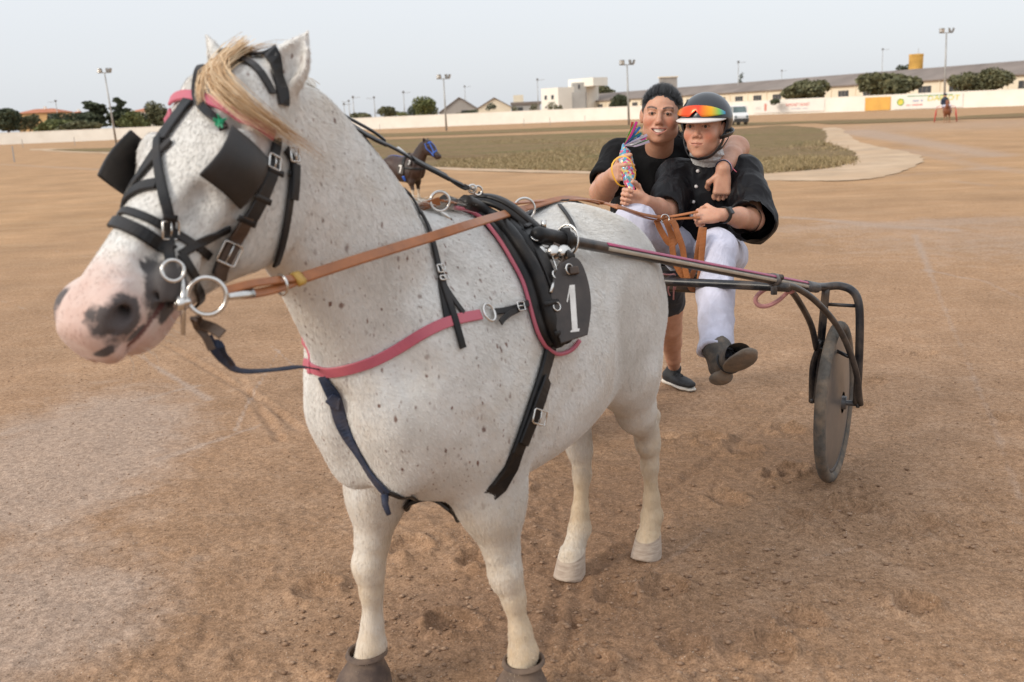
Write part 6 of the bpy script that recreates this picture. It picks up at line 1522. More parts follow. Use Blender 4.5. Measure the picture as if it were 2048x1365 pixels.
for sgn in (1, -1): hip, knee, ank = kn[sgn]; S.cone(hip, hip.lerp(knee, .52), .105, .092, .04)
garment('shorts', S, M['shorts'], wo, .006, 12, 5)
for F_, sgn in ((wLF, 1), (wRF, -1)):
    fd_ = Vector((.42, -.91, 0)).normalized() if sgn > 0 else Vector((.05, -1, 0)).normalized(); hl = F_ - fd_ * .07; te = F_ + fd_ * .15; sd_ = fd_.cross(Vector((0, 0, 1)))
    S = Sdf(np.minimum(v3(hl), v3(te)) - .09, np.maximum(v3(te), v3(hl)) + np.array([.09, .09, .16]), .005)
    S.loft(hl + Vector((0, 0, .048)), te + Vector((0, 0, .040)), sd_, [(0, 0, .034, .05, .03), (.3, 0, .037, .05, .03), (.6, 0, .045, .034, .026), (.85, 0, .042, .022, .022), (1, 0, .03, .014, .02)], k=0, p=2.3, cap0=.025, cap1=.025); S.cone(hl + fd_ * .03 + Vector((0, 0, .06)), kn[sgn][2] + Vector((0, 0, -.005)), .042, .042, .02)
    S.ell(kn[sgn][2] + Vector((0, 0, .02)), (.034, .034, .03), .006, sub=True)
    sh_ = garment('shoe', S, M['shoe_black'], wo, .001, 30, 3)
    S = Sdf(np.minimum(v3(hl), v3(te)) - np.array([.09, .09, .012]), np.maximum(v3(te), v3(hl)) + np.array([.09, .09, .06]), .004)
    S.loft(hl + Vector((0, 0, .016)), te + Vector((0, 0, .016)), sd_, [(0, 0, .038, .016, .015), (.3, 0, .038, .013, .014), (.65, 0, .048, .009, .014), (.9, 0, .044, .009, .012), (1, 0, .03, .01, .008)], k=0, p=3.0, cap0=.028, cap1=.028)
    garment('shoe_sole', S, M['shoe_white'], sh_, .0005, 30, 3)
    mb = MB()
    for k in range(4):
        c = te.lerp(hl, .38 + .11 * k) + Vector((0, 0, .066 + .010 * k)); mb = MB().tube(catmull([c - sd_ * .026 + Vector((0, 0, -.008)), c + Vector((0, 0, .006)), c + sd_ * .026 + Vector((0, 0, -.008))], 4), .003, 6); mb.build('lace', M['shoe_black'], sh_, True)
    a_ = kn[sgn][2]
    V_, F2 = tube_geo([a_ + Vector((.036 * math.cos(t), .036 * math.sin(t), .035)) for t in np.linspace(0, 6.283, 25)[:-1]], .004, 6, False, True); MB().add(V_, F2).build('sock_band', M['orange'], wo, True)
    MB().lathe([(.0375, -.02), (.0375, .034)], 20, Matrix.Translation(a_)).build('sock', M['sock_white'], wo, True)
# slicked back hair with a short loose end at the nape
S = Sdf((-.11, -.15, -.10), (.11, .12, .15), .0024)
S.ell((0, -.024, .036), (.089, .099, .093), 0); S.ell((0, -.07, -.03), (.062, .05, .06), .03); S.ell((0, -.005, .005), (.088, .030, .040), .015)
S.ell((0, .115, -.020), (.070, .100, .092), .012, sub=True); S.ell((0, .03, -.105), (.12, .10, .075), .008, sub=True); S.ell((.088, -.012, -.014), (.014, .022, .034), .004, sub=True); S.ell((-.088, -.012, -.014), (.014, .022, .034), .004, sub=True)
V, Q = S.surface(); d_ = vnoise(V * np.array([1, .12, .25]), 130, 4) * .0011
n_ = V - np.array([0, -.024, .03]); n_ /= np.linalg.norm(n_, axis=1)[:, None]; hair = mesh_np('hair', xf(wM, V + n_ * d_[:, None]), Q, M['wet_hair'], wo)
hs_ = []
for k in range(34):                                            # combed-back strands over the crown
    a = math.radians(-88 + 176 * k / 33); x0_ = math.sin(a) * .072; zf = .036 + math.cos(a) * .050
    f0 = Vector((x0_, .040 + .030 * math.cos(a), zf + .012)); f1 = Vector((x0_ * .98, .0, .036 + math.cos(a) * .090 + .004)); f2 = Vector((x0_ * .80, -.07, .030 + math.cos(a) * .082)); f3 = Vector((x0_ * .45, -.118, .012))
    def onshell(v, e=.003):
        c = Vector((0, -.024, .036)); d = v - c; q_ = Vector((d.x / .089, d.y / .099, d.z / .093)).length; return c + d * ((1 + e / .09) / q_)
    hs_.append(([wM @ onshell(v) for v in (f0, f1, f2, f3)], .0055, .0045))
strands('hair', hs_, 40, M['wet_hair'], wo, .0006, 17, 8)
tuft = [([wM @ Vector(p) for p in ((-.055, -.06, -.06), (-.085, -.05, -.085), (-.115, -.03, -.095 + k * .02))], .008, .014) for k in range(3)]
strands('hair_end', tuft, 30, M['wet_hair'], wo, .0011, 3, 6)
bw = (wLE - wLW).normalized()
for k, (mt, dz) in enumerate((('webbing', .006), ('white_plastic', .012), ('pink', .018))):
    f_ = frame(wLW + bw * (dz + .004), bw.orthogonal(), bw)
    V_, F_ = tube_geo([f_ @ Vector((.0335 * math.cos(t), .0325 * math.sin(t), .003 * math.sin(2 * t + k))) for t in np.linspace(0, 6.283, 25)[:-1]], .0032, 6, False, True); MB().add(V_, F_).build('bracelet', M[mt], wo, True)
MB().tube(catmull([wLW + bw * .012 + Vector((.034, -.005, 0)), wLW + Vector((.045, -.01, -.006)), wLW + Vector((.055, -.012, -.016))], 4), .002, 5).build('bracelet', M['pink'], wo, True)

# ---- the cellophane-wrapped prize held between them
prize = empty('wrapped_prize', aty(1258, 340, 4.12)); tag(prize, 'multicoloured cellophane prize tied with a yellow ribbon, held up by the two people', 'prize')
def party_mat():
    mt, nt, b = new_mat('party_foil'); v = coords(nt); vo = N(nt, 'ShaderNodeTexVoronoi'); vo.inputs['Scale'].default_value = 95; nt.links.new(v, vo.inputs['Vector'])
    s = N(nt, 'ShaderNodeSeparateColor'); nt.links.new(vo.outputs['Color'], s.inputs[0]); r = ramp(nt, s.outputs[0], [(0, (.40, .015, .08)), (.2, (.55, .03, .14)), (.38, (.55, .40, .06)), (.52, (.06, .28, .45)), (.66, (.42, .38, .36)), (.78, (.05, .22, .24)), (.9, (.45, .06, .06))]); r.color_ramp.interpolation = 'CONSTANT'
    nt.links.new(r.outputs[0], b.inputs['Base Color']); b.inputs['Roughness'].default_value = .25; b.inputs['Coat Weight'].default_value = .6; n3 = noise(nt, 90, 3, .6, v); bump(nt, b, n3.outputs['Fac'], .6, .004)
    return mt
M['party'] = party_mat()
pt = aty(1266, 408, 3.96); pk_ = aty(1248, 292, 4.16)
S = Sdf(np.minimum(v3(pt), v3(pk_)) - .06, np.maximum(v3(pt), v3(pk_)) + .06, .0032)
S.loft(pt, pk_, (1, .2, 0), [(0, 0, .010, .010, .010), (.2, 0, .014, .014, .014), (.42, 0, .024, .022, .022), (.62, 0, .030, .026, .026), (.82, 0, .027, .022, .022), (.95, 0, .012, .011, .011), (1, 0, .007, .007, .007)], k=0, p=2, cap0=.01, cap1=.01)
garment('wrapper', S, M['party'], prize, .004, 40, 6)
cols = [(.60, .33, .03), (.07, .24, .05), (.45, .03, .22), (.50, .48, .50), (.03, .14, .42), (.36, .32, .42), (.04, .26, .30), (.48, .08, .07)]
rs_ = random.Random(4)
for k in range(22):                                            # loose thin strips fanning out over her shoulder
    mt = simple('foil_streamer', cols[k % 8], .25, .25, 40) if k < 8 else bpy.data.materials['foil_streamer' + ('' if k % 8 == 0 else '.%03d' % (k % 8))]
    a_ = rs_.uniform(-.05, 1.15); e = aty(1264 + 30 * a_ + rs_.gauss(0, 2), 240 + 38 * a_ + rs_.gauss(0, 5), 4.13 - rs_.uniform(0, .05)); mid = pk_.lerp(e, .5) + Vector((rs_.gauss(0, .006), -.012 + rs_.gauss(0, .008), rs_.gauss(0, .006)))
    free_strap('streamer', [pk_, pk_.lerp(mid, .6), mid, e], [Vector((.5 * math.sin(k * 2.1), -1, .4 * math.cos(k * 1.7)))] * 4, [.003 + .0075 * (i_ / 15) for i_ in range(16)], mt, prize, .001)
yr = [aty(1247 + 23 * math.cos(a) * (1 + .12 * math.sin(2 * a)), 343 + 30 * math.sin(a), 4.01 + .012 * math.sin(a * 2)) for a in np.linspace(0, 6.283, 25)]
M['yellow_ribbon'] = simple('yellow_ribbon', (.72, .38, .03), .45, .12, 20)
V_, F_ = ribbon_geo(yr, [Vector((math.cos(a) * .9, -.5, -math.sin(a) * .9)) for a in np.linspace(0, 6.283, 25)], .010, .0012); MB().add(V_, F_).build('ribbon', M['yellow_ribbon'], prize, True)

# ------------------------------------------------------------------ reins: bit -> terret -> driver's hand, with the slack looped down
reins = empty('driving_reins', T_L); tag(reins, 'long tan leather driving reins from the bit through the saddle ring to the driver\'s hand', 'reins')
TL = M['tan_leather']; side_n = (R3 @ Vector((0, 1, .25))).normalized()
hand = bLW + Vector((-.075, -.015, -.015)); nearr = Vector((.35, -.75, .55))
q_ = [aty(452, 589, BIT_P.y + .02), aty(505, 584, BIT_P.y + .06), aty(563, 571, BIT_P.y + .13), aty(607, 556, BIT_P.y + .19)]
free_strap('rein', [q_[3], aty(720, 519, 2.02), aty(846, 480, 2.19), aty(950, 447, 2.33), T_L], [nearr] * 5, .023, TL, reins, .005, 8)
free_strap('rein', [q_[0] + Vector((0, 0, .006)), q_[1] + Vector((0, 0, .014)), q_[2] + Vector((0, 0, .010)), q_[3]], [nearr] * 4, .016, TL, reins, .004)
free_strap('rein', [q_[0], q_[1] - Vector((0, 0, .004)), q_[2] - Vector((0, 0, .004)), q_[3]], [nearr] * 4, .018, TL, reins, .004)
mb = MB(); V_, F_ = ribbon_geo([q_[0], q_[0].lerp(q_[1], .5), q_[1]], [nearr] * 3, .024, .007); MB().add(V_, F_).build('rein_end_plate', M['steel'], reins, True)
ring('rein_buckle', q_[2], (q_[3] - q_[1]).normalized() + Vector((.2, -.2, 0)), .019, .0028, M['steel'], reins); V_, F_ = ribbon_geo([q_[2].lerp(q_[3], .55), q_[2].lerp(q_[3], .85)], [nearr] * 2, .030, .011); MB().add(V_, F_).build('rein_keeper', M['yellow_tape'], reins, True)
def over(x, y, f):
    c = cast(x, y); b_ = T_L.lerp(hand, f); return aty(x, y, b_.y)
buc = aty(1322, 437, 3.93)
top = [T_L, aty(1131, 409, T_L.y + .22), aty(1195, 406, T_L.y + .45), aty(1240, 416, 3.25), aty(1285, 430, 3.62), buc]
top = [ (snap(p, .012)[0] if (BVH.find_nearest(p)[3] < .03 or (p - BVH.find_nearest(p)[0]).dot(BVH.find_nearest(p)[1]) < .008) else p) for p in top[:4]] + top[4:]
free_strap('rein', top, [Vector((.2, -.6, .75))] * len(top), .022, TL, reins, .005, 8)
rr_ = [T_R, aty(960, 415, 2.75), aty(1080, 404, 3.0), aty(1195, 404, 3.3), aty(1290, 437, 3.75), aty(1320, 443, 3.95)]
free_strap('rein', rr_, [Vector((0, -.3, .95))] * 6, .022, TL, reins, .005, 8)
bR = flip([BIT_P])[0]; free_strap('rein', [bR, pl(.70, -.16, 1.22), pl(.35, -.22, 1.25), T_R], [(R3 @ Vector((0, -1, .2)))] * 4, .022, TL, reins, .005, 8)
for pts in (((1322, 437), (1360, 431), (1396, 424)), ((1326, 441), (1362, 438), (1400, 436))): free_strap('rein', [aty(x, y, 3.93) for x, y in pts], [Vector((0, -.6, .8))] * 3, .012, TL, reins, .004, 5)
for pts, yv in ((((1312, 440), (1322, 462), (1338, 486), (1350, 484), (1352, 455), (1340, 440)), 3.91), (((1330, 440), (1342, 470), (1346, 505), (1352, 530), (1374, 560), (1388, 540), (1396, 500), (1404, 455)), 3.88), (((1345, 440), (1356, 470), (1366, 500), (1372, 545), (1384, 578), (1398, 560), (1404, 500), (1408, 455)), 3.86)):
    P_ = [aty(x, y, yv) for x, y in pts]; free_strap('rein_loop', P_, [Vector((.5 * math.cos(i * 1.3), -1, .1)) for i in range(len(P_))], .024, TL, reins, .004, 6)
mb = MB(); mb.box((-.016, -.006, -.012), (.016, .006, .012), Matrix.Translation(buc)); o = mb.build('rein_buckle', M['tan_leather'], reins); bevel(o, .003)
ring('rein_buckle', aty(1330, 438, 3.915), Vector((.2, -1, .3)), .017, .0025, M['steel'], reins)
# ------------------------------------------------------------------ background: wall, signs, buildings, trees, poles
M['wall_white'] = simple('whitewashed_wall', (.83, .79, .71), .9, .04, .5, 0, .1, 3, .02, .2, (.62, .55, .45), .3, .35)
M['cream_wall'] = simple('cream_render', (.78, .69, .54), .9, .08, .3, 0, .1, 2, .02, .2, (.50, .42, .31), .4, .12)
M['white_wall'] = simple('white_render', (.82, .78, .69), .9, .05, .3, 0, .1, 2, .02)
M['grey_and_shade_wall'] = simple('grey_and_shade_render', (.40, .39, .37), .9, .12, .3, 0, .1, 2, .02)  # own grey of the low block; painted shade on the white block
M['roof_fibre'] = simple('fibre_cement_roof', (.20, .165, .145), .95, .22, .18, 0, .5, 1.2, .08, .2, (.30, .26, .23), .5, .06)
M['roof_red'] = simple('red_tile_roof', (.42, .17, .10), .9, .25, 1.2, 0, .5, 5, .05, .2)
M['yellow_wall'] = simple('ochre_render', (.56, .36, .17), .9, .12, .4)
M['dark_glass'] = simple('dark_window', (.06, .065, .07), .2, .4, .8)
M['window_grille'] = simple('window_grille', (.24, .20, .17), .7, .3, 1.0)
M['metal_pole'] = simple('galvanised_pole', (.36, .35, .33), .5, .15, 2, .5)
M['lamp_body'] = simple('floodlight_body', (.16, .15, .14), .5, .2, 3, .3)
M['tank'] = simple('ochre_water_tank', (.62, .38, .10), .85, .25, .35, 0, .1, 2, .02, .2, (.34, .18, .06), .7, .25)
M['asbestos'] = simple('shed_sheet', (.33, .31, .29), .9, .15, .3, 0, .3, 2, .03)
M['bark'] = simple('bark', (.13, .10, .075), .95, .3, 6, 0, .6, 14, .02)
def leaf_mat(name, dark, light):
    mt, nt, b = new_mat(name); g = N(nt, 'ShaderNodeNewGeometry'); n1 = noise(nt, .6, 3, .6, coords(nt))
    f = math_n(nt, 'ADD', math_n(nt, 'MULTIPLY', g.outputs['Random Per Island'], .6).outputs[0], math_n(nt, 'MULTIPLY', n1.outputs['Fac'], .45).outputs[0]); r = ramp(nt, f.outputs[0], [(.15, dark), (.9, light)])
    nt.links.new(r.outputs[0], b.inputs['Base Color']); b.inputs['Roughness'].default_value = .7; b.inputs['Specular IOR Level'].default_value = .25; b.inputs['Subsurface Weight'].default_value = 0; return mt
M['leaf_dark'] = leaf_mat('dark_conifer_leaf', (.042, .055, .034), (.115, .128, .072)); M['leaf_mid'] = leaf_mat('olive_leaf', (.075, .080, .042), (.19, .180, .095)); M['leaf_light'] = leaf_mat('light_leaf', (.085, .100, .035), (.20, .21, .085))
def leaves(blobs, n, size, seed, flat=.6):
    r = random.Random(seed); V = []; F = []
    wt = [b[1][0] * b[1][1] * b[1][2] for b in blobs]; wt = [w ** .67 for w in wt]
    for k in range(n):
        c, rad = r.choices(blobs, wt)[0]; d = Vector((r.gauss(0, 1), r.gauss(0, 1), r.gauss(0, 1))).normalized(); q = r.uniform(.55, 1.04) ** .6
        p = Vector((c[0] + d.x * rad[0] * q, c[1] + d.y * rad[1] * q, c[2] + d.z * rad[2] * q))
        u = Vector((r.gauss(0, 1), r.gauss(0, 1), r.gauss(0, flat))).normalized(); w = u.orthogonal().normalized(); w = (w * math.cos(k) + u.cross(w) * math.sin(k)); s = size * r.uniform(.55, 1.3); b = len(V)
        V += [p - u * s, p + w * s * .55, p + u * s, p - w * s * .55]; F.append((b, b + 1, b + 2, b + 3))
    return V, F
def tree(name, label, x0, x1, yt, yb, D, kind, seed, group=None, trunk=True, shape='round'):
    """crown box given in picture pixels, standing D metres away"""
    cx_ = (x0 + x1) / 2; hw_ = (x1 - x0) / 2 * 1.12; x0, x1 = cx_ - hw_, cx_ + hw_; yt -= (yb - yt) * .06
    r = random.Random(seed); base = aty((x0 + x1) / 2, yb, D); gx, gy = base.x, base.y
    W = (x1 - x0) / FPX * D * .5; top = aty((x0 + x1) / 2, yt, D).z; zb = max(base.z, 0); Hh = top - zb
    t = empty(name, (gx, gy, 0)); tag(t, label, 'tree' if trunk else 'shrub', group); blobs = []
    if shape == 'layer':
        for k in range(15):
            f = k / 14; rr = W * (1.05 - .62 * f) * r.uniform(.7, 1.15); a = r.uniform(0, 6.28); blobs.append(((gx + math.cos(a) * rr * .55, gy + math.sin(a) * rr * .45, zb + Hh * (.18 + .76 * f)), (rr * .55, rr * .55, Hh * .055)))
        blobs.append(((gx, gy, zb + Hh * .35), (W * .6, W * .6, Hh * .30)))
    else:
        n = 9 if W > 2 else 6
        for k in range(n):
            a = r.uniform(0, 6.28); q = r.uniform(.25, .68); zz = zb + Hh * r.uniform(.28, .80) if trunk else zb + Hh * r.uniform(.15, .75); s = r.uniform(.30, .48); blobs.append(((gx + math.cos(a) * W * q, gy + math.sin(a) * W * q, zz), (W * s, W * s, Hh * s * .62)))
        blobs.append(((gx, gy, zb + Hh * .55), (W * .62, W * .62, Hh * .40)))
    n = int(min(5200, max(500, 170 * W * Hh))); V, F = leaves(blobs, n, max(.16, min(.5, W * .09)), seed, .25 if shape == 'layer' else .7)
    mesh('crown', V, F, M[kind], t, False)
    if trunk:
        mb = MB(); hub = Vector((gx, gy, zb + Hh * .38)); mb.tube(catmull([(gx + .1, gy, 0), (gx - .1, gy, hub.z * .5), hub], 4), [W * .085 - W * .04 * i / 8 for i in range(9)], 8)
        mb.build('trunk', M['bark'], t, True)
        for b in blobs[:4]: MB().tube([hub - Vector((0, 0, Hh * .12)), hub.lerp(Vector(b[0]), .5) + Vector((0, 0, -.1)), Vector(b[0])], [W * .035, W * .025, W * .012], 6).build('limb', M['bark'], t, True)
    return t
# perimeter wall
WB = [(-250, 20), (-235, 85), (-190, 140), (-140, 172), (-92, 187), (-40, 186), (5, 174), (40, 152), (66, 129), (88, 104), (100, 80), (110, 40), (112, 0)]
WP = catmull([Vector((a, b, 0)) for a, b in WB], 12); WH = 2.05
def wall_build():
    V = []; F = []
    for i, p in enumerate(WP):
        t = (WP[min(i + 1, len(WP) - 1)] - WP[max(i - 1, 0)]).normalized(); n = Vector((t.y, -t.x, 0))
        for o, z in ((.0, -.1), (.0, WH), (-.03, WH), (-.03, WH + .07), (.28, WH + .07), (.28, WH), (.25, WH), (.25, -.1)): V.append(p - n * (o - .0) + Vector((0, 0, z)))
    for i in range(len(WP) - 1):
        for k in range(7): F.append((i * 8 + k, i * 8 + k + 1, (i + 1) * 8 + k + 1, (i + 1) * 8 + k))
    o = mesh('perimeter_wall', V, F, M['wall_white'], None, False); fix(o); tag(o, 'long low whitewashed wall curving round the far side of the track', 'wall')
wall_build()
def wall_at(px):
    """point on the inner wall face seen in picture column px (and the wall's frame there)"""
    best = None
    for i in range(len(WP) - 1):
        for k in range(12):
            p = WP[i].lerp(WP[i + 1], k / 12); q = proj(p + Vector((0, 0, 1.3)))
            if (p - C_POS).dot(C_FWD) > 0 and (best is None or abs(q[0] - px) < best[0]): best = (abs(q[0] - px), p, (WP[i + 1] - WP[i]).normalized())
    return best[1], best[2]
def wall_sign(name, label, x0, x1, z0, z1, mat, cat='sign', off=.06):
    a, _ = wall_at(x0); b, _ = wall_at(x1); t = (b - a).normalized(); n = Vector((t.y, -t.x, 0))
    if n.dot(C_POS - a) < 0: n = -n
    e = empty(name, (a + b) / 2 + n * off); tag(e, label, cat)
    mb = MB(); fr = Matrix((t, n, Vector((0, 0, 1)))).transposed().to_4x4(); fr.translation = a + n * off; L = (b - a).length
    mb.box((0, 0, z0), (L, .03, z1), fr); mb.build('board', mat, e)
    return e, fr, L
def sign_text(e, fr, txt, x, z, size, col, width=None, shear=0.0, name='lettering'):
    cu = bpy.data.curves.new('lettering', 'FONT'); cu.body = txt; cu.size = size; cu.align_x = 'CENTER'; cu.align_y = 'CENTER'; cu.shear = shear; cu.extrude = .01; cu.resolution_u = 2
    ob = bpy.data.objects.new('tmp', cu); COL.objects.link(ob); dg = bpy.context.evaluated_depsgraph_get(); me = bpy.data.meshes.new_from_object(ob.evaluated_get(dg)); bpy.data.objects.remove(ob)
    sx = 1.0
    if width:
        w = max(v.co.x for v in me.vertices) - min(v.co.x for v in me.vertices); sx = width / w
    for v in me.vertices:
        c = v.co; v.co = fr @ Vector((x + c.x * sx, .034 + .012 + c.z, z + c.y))
    return link(name, me, simple('sign_paint', col, .7, .1, 2), e, False)
def sign_line(e, fr, x, z, h, col, width, seed):
    """a line of lettering too small to read in the photograph: a row of short painted strokes"""
    r = random.Random(seed); mb = MB(); u = x - width / 2
    while u < x + width / 2:
        w = r.uniform(.10, .22)
        if r.random() < .85: mb.box((u, .034, z - h / 2), (u + w, .044, z + h / 2 * r.uniform(.5, 1)), fr)
        u += w + .06
    tag(mb.build('lettering', simple('sign_paint', col, .7, .1, 2), e), kind='stuff')
bw_ = simple('banner_white', (.76, .73, .67), .7, .04, 1)
e, fr, L = wall_sign('wall_banner', 'pale painted banner with red lettering on the track wall', 1508, 1648, .25, 1.9, bw_)
sign_text(e, fr, 'RAMONET I BONET', L * .63, 1.25, .62, (.62, .16, .14), L * .33); sign_line(e, fr, L * .65, .72, .20, (.45, .43, .48), L * .22, 1)
mb = MB(); mb.box((L * .155, .034, .55), (L * .19, .045, 1.6), fr); mb.build('emblem', simple('emblem_red', (.60, .25, .20), .7, .1), e)
sign_text(e, fr, '||||', L * .07, 1.0, .5, (.50, .46, .44), L * .07)
wall_sign('yellow_billboard', 'plain orange-yellow board fixed to the track wall', 1729, 1782, .05, 1.85, simple('yellow_board', (.66, .36, .07), .6, .15, .5))
e, fr, L = wall_sign('wall_banner', 'white banner with large green and yellow letters on the track wall', 1788, 1928, .10, 1.95, bw_)
sign_text(e, fr, 'DARIOT', L * .72, 1.35, .95, (.62, .56, .06), L * .46, .12); sign_text(e, fr, 'I', L * .50, 1.35, .85, (.12, .33, .14), None, .3); sign_text(e, fr, 'I', L * .66, 1.4, .7, (.12, .33, .14), None, .3)
sign_line(e, fr, L * .34, 1.15, .26, (.28, .32, .46), L * .17, 2); sign_line(e, fr, L * .30, .62, .22, (.62, .20, .18), L * .22, 3)
mb = MB(); mb.box((L * .20, .034, 1.72), (L * .86, .044, 1.82), fr); mb.build('green_line', simple('sign_green', (.10, .30, .14), .7, .1), e)
P_ = [fr @ Vector((L * .10 + .42 * math.cos(a), .05, 1.05 + .42 * math.sin(a))) for a in np.linspace(0, 6.283, 25)[:-1]]; V_, F_ = tube_geo(P_, .07, 6, False, True); MB().add(V_, F_).build('emblem', simple('emblem_green', (.25, .42, .08), .6, .1), e, True)
Md = fr @ Matrix.Translation((L * .10, .036, 1.05)) @ Matrix.Rotation(-math.pi / 2, 4, 'X'); MB().lathe([(.38, 0), (.38, .015)], 20, Md).build('emblem', simple('emblem_yellow', (.66, .56, .08), .6, .1), e)

# --- buildings: front edge given by two picture columns with distances
def facade_frame(a, b):
    t = (b - a); t.z = 0; L = t.length; t.normalize(); n = Vector((-t.y, t.x, 0))
    if n.dot(a - C_POS) < 0: n = -n                       # away from the camera
    m = Matrix((t, n, Vector((0, 0, 1)))).transposed().to_4x4(); m.translation = Vector((a.x, a.y, 0)); return m, L
def windows(e, m, spots, glass='dark_glass', frame_m='white_wall', depth=.12, bars=0):
    for (x0, x1, z0, z1) in spots:
        w = MB().box((x0, -.06, z0), (x1, .02, z1), m).build('window', M[glass], e)
        mb = MB(); f = .10; mb.box((x0 - f, -.10, z0 - f), (x1 + f, -.03, z0), m); mb.build('sill', M[frame_m], w)
        for k in range(bars):
            xx = x0 + (x1 - x0) * (k + 1) / (bars + 1); MB().box((xx - .05, -.085, z0), (xx + .05, -.06, z1), m).build('bar', M['window_grille'], w)
# long warehouse
a = aty(1112, 209, 326); b = aty(2048, 151, 158); b = a + (b - a) * 1.18; m, L = facade_frame(a, b); zE = 4.5; zR = 6.75; dep = 16
wh = empty('warehouse', (a + b) / 2 * 1.0); wh.location.z = 0; tag(wh, 'long low cream warehouse with brown sheet roof and barred windows behind the track wall', 'warehouse')
MB().box((0, 0, 0), (L, dep, zE), m).build('wall', M['cream_wall'], wh)
V = [m @ Vector(p) for p in ((-.4, -.5, zE - .05), (L + .4, -.5, zE - .05), (L + .4, dep / 2, zR), (-.4, dep / 2, zR), (-.4, dep + .5, zE - .05), (L + .4, dep + .5, zE - .05), (-.4, -.5, zE - .25), (L + .4, -.5, zE - .25), (-.4, dep + .5, zE - .25), (L + .4, dep + .5, zE - .25))]
o = mesh('roof', V, [(0, 1, 2, 3), (3, 2, 5, 4), (6, 7, 1, 0), (0, 3, 4, 8, 6), (1, 7, 9, 5, 2), (8, 4, 5, 9)], M['roof_fibre'], wh, False); fix(o)
nb = 30; bay = L / nb
windows(wh, m, [(bay * (k + .30), bay * (k + .72), 2.3, 3.45) for k in range(nb)], 'dark_glass', 'cream_wall', .12, 2)
for k in range(nb + 1): MB().box((bay * k - .12, -.18, 0), (bay * k + .12, -.003, zE - .26), m).build('pilaster', M['cream_wall'], wh)
# white block building with stair tower
def block(name, label, parts, cat='building'):
    e = empty(name, parts[0][0] @ Vector((0, 0, 0)) * 1.0); e.location.z = 0; tag(e, label, cat)
    for (m_, lo, hi, mat) in parts: MB().box(lo, hi, m_).build('wall', M[mat], e)
    return e
D = 300
a = aty(1082, 178, D); c = aty(1116, 176, D - 8); m, L = facade_frame(a, c); zt = a.z
wb = block('white_building', 'white flat-roofed block with square stair tower behind the track wall', [(m, (0, 0, 0), (L, 14, zt), 'white_wall'), (m, (2.4, 8, zt), (L + 6, 13, zt + 2.3), 'white_wall')])
windows(wb, m, [(L * .20, L * .34, zt - 3.2, zt - 2.0), (L * .60, L * .74, zt - 3.2, zt - 2.0), (L * .22, L * .34, zt - 5.6, zt - 5.1)], 'dark_glass', 'white_wall')
a2 = aty(1117, 184, D - 6); b2 = aty(1171, 184, D - 6); m2, L2 = facade_frame(a2, b2); MB().box((0.05, .3, 0), (L2, 10, a2.z - .3), m2).build('wall', M['grey_and_shade_wall'], wb); a3 = aty(1144, 166, D - 5); b3 = aty(1172, 166, D - 5); m3, L3 = facade_frame(a3, b3); MB().box((0, -.3, 0), (L3, 5, a3.z), m3).build('tower', M['grey_and_shade_wall'], wb); windows(wb, m3 @ Matrix.Translation((0, -.31, 0)), [(L3 * .42, L3 * .55, a3.z - 1.8, a3.z - .6)], 'dark_glass', 'grey_and_shade_wall')  # white block's side and tower turned from the sun, their shade painted as grey
# grey gabled sheds
def gable(name, label, x0, x1, ye, yr, D, mat, roof, dep=18, turn=0.0, cat='shed', win=()):
    a = aty(x0, ye, D); b = aty(x1, ye, D - turn); m, L = facade_frame(a, b); zE = (a.z + b.z) / 2; zR = zE + (ye - yr) / FPX * D
    e = empty(name, m @ Vector((L / 2, 0, 0))); tag(e, label, cat)
    o = MB().prism([(0, 0), (L, 0), (L, zE), (L / 2, zR), (0, zE)], 0, dep, m).build('wall', M[mat], e)
    for s in (0, 1):
        p = [(-.5, zE - .25), (L / 2, zR + .06), (L / 2, zR + .24), (-.5, zE - .07)] if s == 0 else [(L / 2, zR + .06), (L + .5, zE - .25), (L + .5, zE - .07), (L / 2, zR + .24)]
        MB().prism(p, -.4, dep + .4, m).build('roof', M[roof], e)
    windows(e, m, [(L * u0, L * u1, z0, z1) for u0, u1, z0, z1 in win], 'dark_glass', mat)
    return e
gable('grey_shed', 'grey sheet-clad gabled shed with tall roof behind the track wall', 880, 958, 224, 198, 270, 'asbestos', 'roof_fibre', 40, 0, win=((.55, .7, .5, 3.2),))
gable('cream_shed', 'small cream gabled shed with a picket front beside the grey shed', 956, 1022, 216, 198, 250, 'cream_wall', 'roof_fibre', 26)
a = aty(958, 220, 246); b = aty(1012, 219, 246); m, L = facade_frame(a, b); pf = empty('picket_fence', m @ Vector((L / 2, 0, 0))); tag(pf, 'pale upright-board fence in front of the cream shed', 'fence')
for k in range(24): MB().box((L * k / 24, -.04, 0), (L * (k + .72) / 24, .04, a.z + .1 * (k % 2)), m).build('board', M['cream_wall'], pf)
MB().box((0, .045, 1.2), (L, .09, 1.35), m).build('rail', M['cream_wall'], pf)
a = aty(1020, 203, 262); b = aty(1080, 202, 262); m, L = facade_frame(a, b); gb = block('grey_block', 'low dark grey building with red-brown roof line beside the white block', [(m, (.5, 0, 0), (L, 12, a.z - 1.0), 'grey_and_shade_wall'), (m, (1.0, 8, a.z - 1.0), (3.6, 12, a.z + 1.6), 'cream_wall')])
MB().box((.2, -.3, a.z - 1.0), (L + .3, 12.3, a.z - .3), m).build('roof', M['roof_fibre'], gb); windows(gb, m, [(L * .25, L * .42, a.z - 3.2, a.z - 1.6)], 'dark_glass', 'grey_and_shade_wall')
